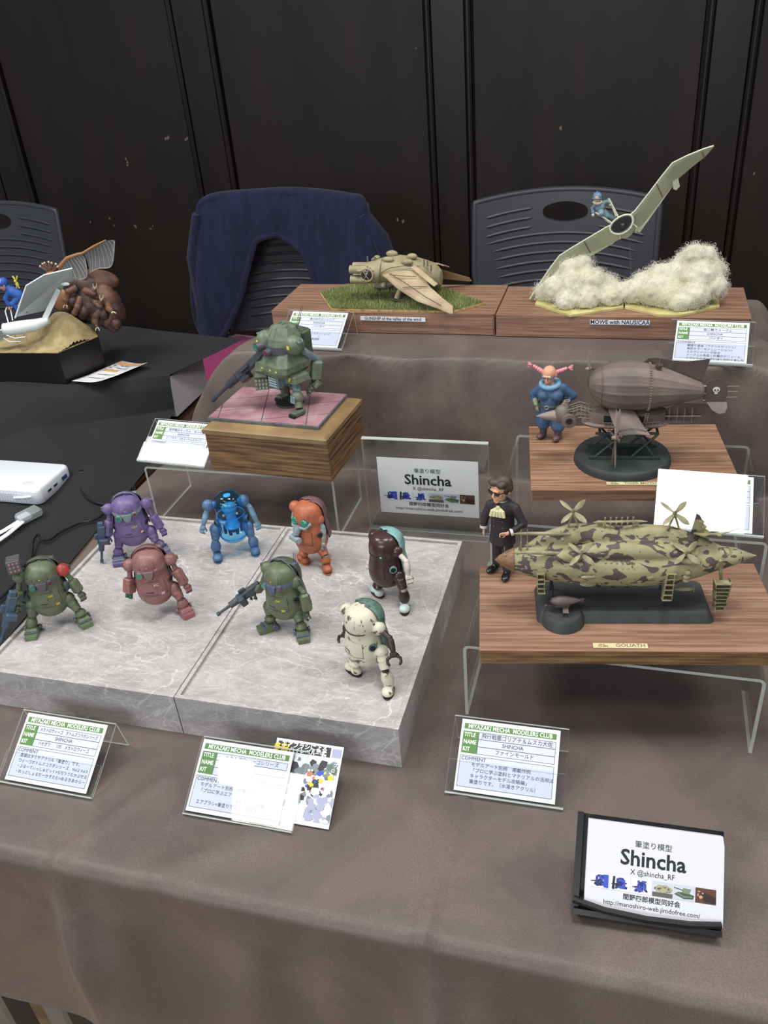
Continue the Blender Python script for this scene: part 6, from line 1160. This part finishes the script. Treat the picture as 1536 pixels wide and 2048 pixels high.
gw([((-.0300, .1090), 1.1), ((-.0420, .1030), 1.1), ((-.0650, .0890), 1.1), ((-.0850, .0770), 1.05), ((-.1020, .0658), 1.0), ((-.1150, .0480), .85), ((-.1290, .0260), .6), ((-.1424, .0040), .12)])
b = B(); b.prism([(0, 0), (.042, .0235), (.0455, .0195), (.044, .0150), (.004, -.008)], -.0005, .0007, M(((1, 0, 0, -.0750), (0, .3, -.95, .006), (0, .95, .3, .0640), (0, 0, 0, 1)))); b.obj('flap', PG_, t)
b = B(); b.prism([(0, 0), (.044, .062), (.048, .058), (.008, -.004)], -.0005, .0006, M(((1, 0, 0, -.0060), (0, .3, -.95, .007), (0, .95, .3, .0970), (0, 0, 0, 1)))); b.obj('flap', PG_, t)
for x, z in ((.0180, .1580), (-.0700, .0860), (.0690, .1950), (-.1280, .0260)): b = B(); p = V((x, -.0075, z)); b.tube([p + CH * f * (.9 if abs(z - .11) < .06 else .45) + V((0, -.0006, 0)) for f in (0, .3, .6, 1)], .0006, 5); b.obj('panel_stripe', mat('stripe_brown', (96, 84, 66), .6), t)
b = B(); b.prism([(-.002, 0), (.004, .004), (.007, -.006), (.003, -.011), (-.001, -.009)], -.0005, .0005, XZ(-.006) @ tr(.0400, .1600, 0)); b.obj('tip_fin', PG_, t); b = B(); b.prism([(-.002, 0), (.003, .004), (.005, -.006), (.001, -.009)], -.0005, .0005, XZ(-.006) @ tr(-.0860, .0590, 0)); b.obj('tip_fin', PG_, t)
NX = tr(-.0225, -.004, .1105) @ rotm(ry=-34)            # nacelle frame, x across the intake
b = B(); rs = []
for f, s_, dz in ((0, 1.0, 0), (.15, 1.06, -.001), (.4, 1.02, -.003), (.7, .80, -.0055), (1, .25, -.010)):
    rs.append([NX @ V((.0158 * s_ * math.cos(6.2832 * k / 28), -.010 + .034 * f, dz + .0085 * s_ * math.sin(6.2832 * k / 28) * (1 + .5 * (math.sin(6.2832 * k / 28) < 0)))) for k in range(28)])
b.rings(rs[::-1]); na = b.obj('nacelle', PG_, t, angle=60)
b = B(); b.tube([NX @ V((.0158 * math.cos(.224 * k), -.0110, .0085 * math.sin(.224 * k) * (1 + .5 * (math.sin(.224 * k) < 0)))) for k in range(28)], .0013, 8, True); b.obj('intake_lip', PGL, na)
b = B(); b.add([tuple(NX @ V((.0138 * math.cos(.224 * k), -.0118, .0068 * math.sin(.224 * k) * (1 + .45 * (math.sin(.224 * k) < 0))))) for k in range(28)], [tuple(range(28))]); b.obj('intake_opening', DK, na)
b = B(NX); b.ball((.0010, -.0140, -.0025), (.0034, .0038, .0034), 16); b.obj('spinner', mat('spinner_dark', (60, 58, 60), .25, .3), na)
b = B(); hull(b, [(0, 0, 0, .001, .001)], 4) if 0 else b.ball((-.0185, .004, .0990), (.0130, .0150, .0125), 24); b.obj('belly', PG_, na)
for p in (((-.0270, -.0100, .1010), (-.0235, -.0120, .0970), (-.0225, -.0080, .0890)), ((-.0070, -.0080, .1080), (-.0020, -.0090, .1040), (-.0030, -.0050, .0960))): b = B(); b.tube(p, .0009, 8); b.obj('hook_skid', PGL, na)
b = B(); b.cyl((-.012, .012, .100), (-.004, .020, .020), .0014, n=8); b.obj('support_rod', acrylic('clear_acrylic'), t)
for p in (((-.0270, -.006, .1170), (-.0400, -.004, .1400)), ((-.0300, .002, .1160), (-.0410, .000, .1395)), ((-.0340, -.004, .1085), (-.0560, -.006, .1230)), ((-.0370, .002, .1070), (-.0570, -.003, .1225))): b = B(); b.cyl(*p, .0010, .0009, 8); b.obj('handle_bar', PGL, t)
t = thing('pilot_figurine', 'crouching pilot figurine in pale blue with pointed helmet on the flying wing', 'figurine', (MW[0] - .050, MW[1] + .002, MW[2] + .112))
def pilot(t, cloth, helm, scale=1.0, rz=0, point=True):
    S_ = rotm(rz=rz) @ M.Scale(scale, 4); b = B(S_); head_solids(b, (-.0055, -.004, .0285), .62, -8, 18); limb(b, [(-.003, 0, .020), (-.005, -.002, .025)], [.004, .0024]); limb(b, [(-.006, .001, .0200), (-.0112, 0, .0150), (-.0098, -.004, .0105)], [.0018, .0016, .0014]); limb(b, [(.003, .001, .0210), (.0085, 0, .0235), (.0115, -.003, .0225)], [.0018, .0016, .0014]); limb(b, [(0, .001, .016), (.002, .003, .010), (.010, .001, .005), (.017, .003, .001)], [.0035, .0030, .0024, .0016]); blob(b, 'body', SK, t, .00045 * scale, 2)
    b = B(S_); b.ball((-.0015, .001, .0165), (.0068, .0056, .0078), 18); limb(b, [(-.006, .001, .0200), (-.0112, 0, .0150), (-.0098, -.004, .0105)], [.0034, .0028, .0024]); limb(b, [(.003, .001, .0210), (.0085, 0, .0235), (.0115, -.003, .0225)], [.0034, .0028, .0024]); limb(b, [(0, .001, .011), (.001, -.007, .009), (.006, -.002, .003)], [.0048, .0038, .0030]); limb(b, [(.002, .003, .010), (.010, .001, .005), (.018, .003, .000)], [.0048, .0036, .0028]); blob(b, 'flight_suit', cloth, t, .0005 * scale, 3)
    b = B(S_ @ tr(-.0055, -.0028, .0300) @ rotm(rx=18, rz=-8)); b.ball((0, .0004, .0006), (.0062, .0064, .0056), 18); 
    if point: b.lathe([(.0030, .0046), (.0014, .0066), (.0003, .0084)], 12)
    b.tube([(-.0058, -.003, -.0008), (-.004, -.0062, .0008), (0, -.0074, .0012), (.004, -.0062, .0008), (.0058, -.003, -.0008)], .0009, 8); b.obj('helmet', helm, t)
    b = B(S_ @ tr(-.0050, -.003, .0235)); b.tube([(.0048 * math.cos(k * .5236), .0046 * math.sin(k * .5236), .0008 * math.sin(k * .52)) for k in range(12)], .0016, 8, True); b.obj('scarf', mat('scarf_cream', (196, 192, 170), .7), t)
    for p, d in (((-.0098, -.0040, .0105), (-.0, -.6, -.9)), ((.0115, -.003, .0225), (.4, -.6, -.6))): b = B(S_); hand(b, p, d, .5, .50, 1.0); blob(b, 'glove', mat('glove_pale', (186, 188, 178), .6), t, .0004 * scale, 1)
pilot(t, mat('pale_blue_cloth', (122, 148, 158), .65, col2=(98, 122, 128), scale=80), mat('helmet_blue', (96, 124, 150), .4))
# ================================================================ LEFT DIORAMA: INSECT, GLIDER, SAND BOX
SB = (-.8000, .6600, .0825)
bxp = [(-.875, .605), (-.722, .613), (-.694, .690), (-.716, .722), (-.875, .718)]; bl = [(x - SB[0], y - SB[1]) for x, y in bxp]
t = thing('sand_box', 'black box topped with a heap of pale sand at the left edge', 'diorama base', SB)
b = B(); b.prism(bl, 0, .0525); b.obj('box', mat('box_black', (18, 19, 21), .35), t)
SN = mat('sand', (180, 162, 118), .95, col2=(142, 126, 88), scale=70, detail=8, ramp=(.3, .7), bump=.4, bscale=600)
def sand(u, v):
    x = -.0735 + .176 * u; y = -.052 + .110 * v
    d = min(1, max(0, min(x + .075, .100 - .32 * abs(y) * 0 - x, y + .053, .060 - y) / .012))
    h = .040 * math.exp(-((x - .060) / .030) ** 2 - ((y - .020) / .030) ** 2) + .010 * math.exp(-((x - .00) / .05) ** 2 - ((y - .01) / .03) ** 2) + .014 * math.exp(-((x - .030) / .022) ** 2 - ((y - .02) / .03) ** 2)
    return (x, y, .0528 + (h + .0025 * (nz(x * 60, y * 60) + .4)) * d)
b = B(); b.grid(sand, 70, 50)
keep = [f for f in b.f if all(inside(b.v[i].x, b.v[i].y, bl) for i in f)]; b.f = keep; b.m = [0] * len(keep); b.obj('sand_heap', SN, t, angle=180, kind='stuff')
rim = [V((x, y, .0528)) for x, y in bl]
b = B(); b.flat([(x * .995, y * .995) for x, y in bl], .0530); b.obj('sand_floor', SN, t)
O = (-.860, .660, .135)
t = thing('insect_model', 'large brown winged insect model with clawed legs behind the sand box', 'insect model', O)
IB = mat('insect_brown', (120, 84, 62), .55, col2=(78, 54, 46), scale=40, detail=6, ramp=(.35, .65), bump=.2, bscale=200); ID = mat('insect_dark', (58, 40, 38), .5, col2=(84, 60, 54), scale=50, detail=6, bump=.25, bscale=160); IT = mat('insect_tip', (206, 184, 160), .5)
b = B(); random.seed(9)
b.ball((.150, .070, .046), (.048, .030, .034), 20); b.ball((.176, .066, .030), (.026, .026, .030), 18); b.ball((.112, .066, .034), (.034, .026, .024), 18); b.ball((.135, .072, .078), (.034, .022, .020), 18)
for k in range(11): b.ball((.108 + .009 * k, .042 + .004 * (k % 2), .044 - .0035 * k + .010 * (k % 3)), (.010, .009, .010), 10)
blob(b, 'body', ID, t, .0018, 3)
b = B(); b.ball((.152, .080, .080), (.046, .018, .020), 20); b.ball((.176, .064, .050), (.020, .020, .026), 16); b.ball((.182, .052, .026), (.014, .012, .022), 14); blob(b, 'carapace', IB, t, .0018, 3)
b = B(); b.ball((.106, .040, .060), (.019, .007, .021), 20); b.obj('belly_plate', mat('insect_tan', (162, 118, 84), .5, col2=(128, 90, 64), scale=60), t)
for P_ in (((.135, .050, .078), (.125, .040, .074), (.119, .036, .062), (.118, .034, .055)), ((.150, .052, .072), (.163, .042, .074), (.174, .038, .072), (.178, .038, .080)), ((.160, .050, .060), (.172, .040, .056), (.180, .036, .052), (.186, .036, .062)), ((.178, .046, .044), (.170, .034, .036), (.167, .032, .026), (.169, .030, .018)), ((.140, .048, .062), (.138, .036, .050), (.130, .034, .040), (.126, .032, .036)), ((.186, .050, .050), (.192, .042, .046), (.196, .040, .044), (.200, .038, .042))):
    b = B(); b.tube(P_, [.0065, .0055, .0045, .0030], 12); b.ball(P_[1], .0062, 12); b.ball(P_[2], .0055, 12); lg = b.obj('leg', IB, t)
    e = V(P_[-1]); d = (e - V(P_[-2])).normalized()
    for sx in (-1, 1): b = B(); b.tube([e, e + d * .004 + V((sx * .0030, -.001, .001)), e + d * .008 + V((sx * .0036, -.002, .002))], [.0013, .0010, .0006], 8); b.obj('claw', IT, lg)
b = B(); b.tube([(.086, .060, .076), (.090, .058, .092), (.088, .056, .104)], [.0075, .0085, .0070], 14); b.ball((.089, .057, .093), (.0085, .0075, .0115), 16); an_ = b.obj('antler_base', mat('insect_orange', (158, 102, 70), .5), t)
for k in range(7):
    a = R(-62 + 21 * k); b = B(); p = V((.0885 + .005 * math.sin(a), .056, .103)); q = p + V((.0140 * math.sin(a), .002 * (k % 2), .0125 * math.cos(a) + .003)); b.tube([p, p.lerp(q, .5), q], [.0020, .0024, .0016], 8); f_ = b.obj('antler_finger', IB, an_); b = B(); b.ball(q, .0020, 8); b.obj('finger_tip', IT, f_)
b = B(); b.ball((.062, .050, .062), (.0100, .0070, .0080), 14); b.obj('knob', MATS['insect_orange'], t); b = B(); b.tube([(.060, .048, .066), (.056, .046, .076), (.053, .045, .082)], [.0020, .0017, .0012], 8); b.obj('feeler', MATS['insect_orange'], t)
b = B(); b.tube([(.098, .062, .098), (.108, .062, .112), (.124, .061, .124), (.148, .060, .131), (.156, .060, .132), (.180, .060, .143), (.206, .060, .153)], [.0040, .0038, .0032, .0024, .0022, .0020, .0012], 10); w1 = b.obj('wing_spar', mat('insect_tan2', (160, 118, 78), .5), t)
FILM = acrylic('wing_film', tint=(.62, .60, .60), op=.30); VEIN = mat('wing_vein', (176, 168, 166), .5)
def film(nm, top_, bot):
    n = len(top_) - 1; b = B(); b.grid(lambda u, v: tuple(cat(top_, u).lerp(cat(bot, u), v) + V((0, .003 * math.sin(3 * v), 0))), 20, 8); o = b.obj(nm, FILM, t, angle=180)
    for k in range(9):
        u = .04 + .92 * k / 8; b = B(); b.tube([cat(top_, min(1, .15 + u * .8)).lerp(cat(bot, u), v) + V((0, .003 * math.sin(3 * v) - .0006, 0)) for v in (0, .25, .5, .75, 1)], .00045, 4); b.obj('vein', VEIN, o)
    b = B(); b.tube([cat(bot, u / 16) for u in range(17)], .0006, 5); b.obj('vein', VEIN, o)
v3 = lambda L: [V((x, y, z)) for x, y, z in L]
film('fore_wing', v3([(.104, .060, .104), (.118, .060, .118), (.138, .060, .127), (.156, .060, .131)]), v3([(.104, .058, .097), (.130, .056, .090), (.155, .056, .094), (.160, .057, .118)]))
film('hind_wing', v3([(.158, .061, .131), (.178, .061, .141), (.200, .061, .150), (.218, .061, .153)]), v3([(.160, .060, .100), (.178, .060, .107), (.205, .060, .112), (.221, .060, .150)]))
b = B(); b.cyl((.118, .060, .030), (.082, .050, -.010), .0045, .0040, 10); b.cyl((.082, .050, -.010), (.080, .050, -.050), .0045, .0060, 10); b.obj('support_post', ID, t)
# white glider with blue pilot
t = thing('model_glider', 'unpainted pale grey flying wing model on clear rods over the sand', 'model glider', O)
GW = mat('primer_grey', (186, 192, 190), .5); GW2 = mat('primer_white', (222, 228, 226), .45)
def slabpoly(nm, P_, nrm, th, par, m=GW):
    b = B(); P_ = [V(p) for p in P_]; nn = V(nrm).normalized() * th; n = len(P_); b.add([p - nn for p in P_] + [p + nn for p in P_], [tuple(range(n)), tuple(range(n, 2 * n))[::-1]] + [(i, n + i, n + (i + 1) % n, (i + 1) % n) for i in range(n)]); o = b.obj(nm, m, par); bevel(o, .0006, 2); return o
wg = slabpoly('wing', [(.0680, -.034, .0560), (.0850, -.026, .0850), (.0955, -.020, .1030), (.130, -.014, .1180), (.178, -.006, .1260), (.160, .010, .1010), (.140, .012, .0930), (.112, .010, .0620), (.098, -.002, .0550)], (.2, -1, .5), .0012, t)
b = B(); b.tube([(.0670, -.0350, .0545), (.0850, -.0270, .0850), (.0955, -.0210, .1035), (.130, -.0150, .1190), (.178, -.006, .1268)], .0013, 8); b.obj('leading_edge', GW2, wg)
wg2 = slabpoly('wing', [(.050, -.040, .0400), (.020, -.052, .0300), (-.010, -.060, .0150), (.005, -.040, .0130), (.040, -.030, .0200), (.060, -.030, .0300)], (.1, -.5, 1), .0012, t)
b = B(); b.tube([(.050, -.0410, .0400), (.020, -.053, .0305), (-.010, -.061, .0155)], .0013, 8); b.obj('leading_edge', GW2, wg2)
b = B(); rs = []
for x, y, z, ry, rz in ((.0500, -.046, .0395, .0085, .0088), (.0560, -.043, .0390, .0100, .0102), (.0720, -.034, .0385, .0110, .0110), (.0950, -.022, .0390, .0098, .0100), (.1120, -.012, .0440, .0050, .0056)): rs.append([V((x + .3 * ry * math.cos(6.2832 * k / 24) * -1, y + ry * math.cos(6.2832 * k / 24), z + rz * math.sin(6.2832 * k / 24))) for k in range(24)])
b.rings(rs[::-1]); na = b.obj('nacelle', GW2, t, angle=60); b = B(); b.add([V((.0485 - .3 * .0075 * math.cos(.2618 * k), -.0462 + .0072 * math.cos(.2618 * k), .0395 + .0075 * math.sin(.2618 * k))) for k in range(24)], [tuple(range(24))]); b.obj('intake_opening', mat('intake_grey', (70, 74, 76), .6), na)
b = B(); b.tube([V((.0495 - .3 * .0085 * math.cos(.2618 * k), -.0462 + .0085 * math.cos(.2618 * k), .0395 + .0088 * math.sin(.2618 * k))) for k in range(24)], .0010, 8, True); b.obj('intake_lip', GW2, na)
b = B(); b.ball((.1555, -.004, .1010), (.0080, .0030, .0030), 14); b.obj('tip_pod', GW2, t)
slabpoly('rudder_flap', [(.100, -.012, .0480), (.108, -.010, .0440), (.1380, .004, .0880), (.1330, .002, .0930)], (.8, -1, .2), .0024, t, GW2)
for p in (((.0580, -.056, .0330), (.0700, -.053, .0270), (.0850, -.046, .0270)), ((.0520, -.058, .0290), (.0600, -.056, .0220), (.0760, -.050, .0205))): b = B(); b.tube(p, .0009, 8); b.obj('landing_skid', GW2, t)
for p in (((.0520, -.036, .0460), (.0480, -.030, .0640), (.0520, -.028, .0700)), ((.0600, -.034, .0500), (.0580, -.028, .0680), (.0660, -.026, .0740), (.0780, -.026, .0720))): b = B(); b.tube(p, .0011, 8); b.obj('handle_bar', GW2, t)
for p in (((.0600, -.040, .0300), (.0480, -.024, .0030)), ((.0720, -.034, .0300), (.0640, -.018, .0050))): b = B(); b.cyl(*p, .0009, .0009, 8); b.obj('clear_rod', acrylic('rod_acrylic', tint=(.9, .92, .92), op=.25), t)
t = thing('pilot_figurine', 'small pilot figurine in bright blue riding the pale grey flying wing', 'figurine', (O[0] + .0640, O[1] - .022, O[2] + .0640))
S_ = M.Identity(4); SUB = mat('bright_blue_suit', (44, 88, 168), .6)
b = B(); head_solids(b, (-.0060, -.006, .0430), .75, -50, 30); limb(b, [(.003, 0, .026), (-.002, -.003, .038)], [.006, .003]); limb(b, [(.010, 0, .026), (.012, 0, .008)], [.006, .004]); limb(b, [(-.002, -.002, .030), (-.009, -.006, .014), (-.006, -.007, .006)], [.003, .0025, .002]); hand(b, (-.0065, -.007, .008), (.2, 0, -1), .5, .6, 1); blob(b, 'body', SK, t, .0005, 2)
b = B(); limb(b, [(-.001, -.003, .0370), (.004, -.001, .0300), (.012, .001, .0240)], [.0056, .0090, .0085]); limb(b, [(.001, -.004, .0330), (-.0085, -.0070, .0200), (-.0060, -.0075, .0110)], [.0050, .0046, .0034]); limb(b, [(.013, 0, .022), (.002, -.006, .012), (.010, -.002, -.004)], [.0070, .0056, .0044]); limb(b, [(.014, .003, .022), (.020, .003, .012), (.016, .002, -.002)], [.0070, .0056, .0044]); blob(b, 'flight_suit', SUB, t, .0007, 3)
b = B(tr(-.0065, -.0050, .0450) @ rotm(rz=-50, rx=30)); b.ball((0, .0010, .0010), (.0082, .0086, .0078), 18); b.obj('hood', SUB, t); b = B(tr(-.0085, -.0075, .0475) @ rotm(rz=-50, rx=30)); b.ball((0, -.002, .003), (.0078, .0064, .0048), 16); b.tube([(-.006, -.006, .002), (-.002, -.009, .006), (.003, -.008, .004)], .0014, 8); b.obj('white_cap', GW2, t)
t = thing('mascot_figurine', 'tiny yellow winged shape on the blue pilot', 'figurine', (O[0] + .0780, O[1] - .020, O[2] + .1010)); YW2 = mat('yellow_paint', (206, 196, 84), .5)  # small mascot with ears and legs, no wings
b = B(); b.ball((0, 0, .004), (.0028, .0024, .0050), 12); b.ball((-.001, -.001, .0095), (.0024, .0022, .0022), 10); b.obj('body', YW2, t)
for sx in (-1, 1): b = B(); b.tube([(sx * .001, 0, .011), (sx * .0030, .0004, .015), (sx * .0044, .0004, .0180)], [.0008, .0016, .0008], 8); b.obj('ear', YW2, t); b = B(); b.tube([(sx * .001, 0, .002), (sx * .0028, -.0006, -.002)], .0009, 8); b.obj('leg', YW2, t)
# paper leaflet on the black cloth
t = thing('paper_slip', 'white paper slip with orange bands lying on the black cloth', 'leaflet', (-.6690, .6550, .0835))
PQ = [V((-.0440, -.0390, 0)), V((.0200, -.0440, 0)), V((.0560, .0380, 0)), V((-.0060, .0560, 0))]
def pq(u, v, dz=0): p = PQ[0].lerp(PQ[1], u).lerp(PQ[3].lerp(PQ[2], u), v); p.z = .0012 + .010 * max(0, u - .45) ** 2 * 2 + .006 * max(0, .3 - v) + dz; return p
b = B(); b.grid(lambda u, v: tuple(pq(u, v)), 12, 10); o = b.obj('paper', WH, t, angle=180); md = o.modifiers.new('s', 'SOLIDIFY'); md.thickness = .0003
ORG = mat('orange_ink', (222, 158, 88), .6)
def band(nm, m, u0, v0, u1, v1): b = B(); b.grid(lambda u, v: tuple(pq(u0 + (u1 - u0) * u, v0 + (v1 - v0) * v, .0004)), 10, 2); b.obj(nm, m, t, angle=180)
band('orange_band', ORG, .04, .86, .96, .95); band('orange_band', ORG, .04, .54, .58, .61)
for u0, v0, u1, v1 in ((.04, .84, .96, .846), (.28, .62, .286, .84), (.04, .73, .96, .736), (.04, .62, .96, .626), (.05, .05, .95, .056), (.05, .05, .056, .54), (.945, .05, .95, .84)): band('ruled_line', INK, u0, v0, u1, v1)
for k, (u0, v0, w_) in enumerate(((.08, .78, .14), (.08, .67, .14), (.33, .79, .34), (.36, .68, .40), (.20, .38, .55), (.18, .20, .52))):
    b = B(); random.seed(k); n = int(w_ / .032)
    for j in range(n): uu = u0 + j * .033; hh = random.uniform(.018, .034); b.add([tuple(pq(uu, v0, .0005)), tuple(pq(uu + .020, v0, .0005)), tuple(pq(uu + .020, v0 + hh, .0005)), tuple(pq(uu, v0 + hh, .0005))], [(0, 1, 2, 3)])
    b.obj('blurred_lettering', INK, t, kind='stuff')
# power bank and cables
t = thing('power_bank', 'white power bank with ribbed side and charging ports on the black cloth', 'power bank', (-.7200, .4030, .0050), 0); PWH = mat('gloss_white', (226, 230, 236), .3, coat=.3)
b = B(); b.rings([[V((x, y, z)) for x, y in rrect(-.095 + e, -.0400 + e, .095 - e, .0420 - e, .010 - e * .5)] for z, e in ((0, .0020), (.0020, 0), (.0205, 0), (.0235, .0014), (.0245, .0036))]); bo = b.obj('case', PWH, t, angle=60)
for k in range(34): b = B(); b.box((.074 - .0045 * k, -.0402, .0110), (.0024, .0012, .0140), b=.0005); b.obj('rib', PWH, bo)
b = B(); b.tube([(.066 + .0075 * math.cos(k * .3142), -.020 + .0052 * math.sin(k * .3142), .0246) for k in range(20)], .0005, 6, True); b.ball((.066, -.020, .0240), (.0068, .0046, .0010), 16); b.obj('power_button', mat('button_white', (206, 210, 216), .3), t)
for y, w_, h_, m_ in ((.0220, .0125, .0056, mat('usb_blue', (40, 70, 130), .4)), (-.0010, .0080, .0026, DK), (-.0160, .0080, .0026, DK)):
    b = B(); b.box((.0951, y, .0125), (.0012, w_ + .002, h_ + .002), b=.0004); q = b.obj('port_frame', mat('port_grey', (160, 166, 172), .4), t); b = B(); b.box((.0957, y, .0125), (.0006, w_, h_), b=.0002); b.obj('port', m_, q)
b = B(); b.tube([(.052, -.0410, .0105), (.070, -.0420, .0130), (.083, -.0405, .0150)], .0018, 8); b.obj('strap_loop', PWH, t)
t = thing('cable_plug', 'translucent plastic sleeved usb plug with two flat white cables', 'plug', (-.6210, .3230, .0060), 0)
X = tr(0, 0, .0060) @ rotm(rz=-24); b = B(X); b.box((0, .004, .0012), (.0200, .0340, .0130), b=.0030); b.obj('clear_sleeve', acrylic('frosted_sleeve', tint=(.8, .82, .84), op=.35, rough=.2), t)
b = B(X); b.box((0, -.003, .0008), (.0130, .0170, .0080), b=.0015); b.obj('plug_body', PWH, t); b = B(X); b.box((0, .012, .0008), (.0110, .0130, .0046), b=.0005); b.obj('metal_tip', mat('plug_metal', (150, 156, 156), .3, .8), t)
for P_ in (((-.003, -.012, .006), (-.012, -.034, .004), (-.026, -.066, .003), (-.050, -.100, .003)), ((.003, -.013, .006), (-.001, -.042, .004), (-.010, -.086, .003), (-.030, -.150, .003))): b = B(); b.tube(P_, .0038, 8, flat=.55); b.obj('flat_cable', PWH, t)
t = thing('power_cable', 'thin black cable curving over the black cloth behind the robots', 'cable', (-.5960, .4200, .0060)); BKC = mat('rubber_black', (20, 21, 23), .35)
pts = [(-.611, .449), (-.604, .432), (-.592, .412), (-.569, .390), (-.545, .378), (-.522, .371), (-.517, .352), (-.522, .335), (-.538, .324), (-.552, .300), (-.556, .280), (-.566, .276), (-.575, .284), (-.573, .270), (-.562, .250), (-.545, .217), (-.540, .160), (-.548, .136), (-.565, .118)]
P3 = [V((x + .596, y - .420, .0022 + .004 * (k in (11, 12, 13)))) for k, (x, y) in enumerate(pts)]
b = B(); b.tube([cat(P3, k / 90) for k in range(91)], .0017, 8); b.obj('cord', BKC, t)
b = B(tr(-.018, .034, .0050) @ rotm(rz=28)); b.box((0, 0, 0), (.0100, .0170, .0080), b=.0018); b.cyl((0, -.012, 0), (0, -.007, 0), .0022, .0034, 10); b.obj('jack', BKC, t)
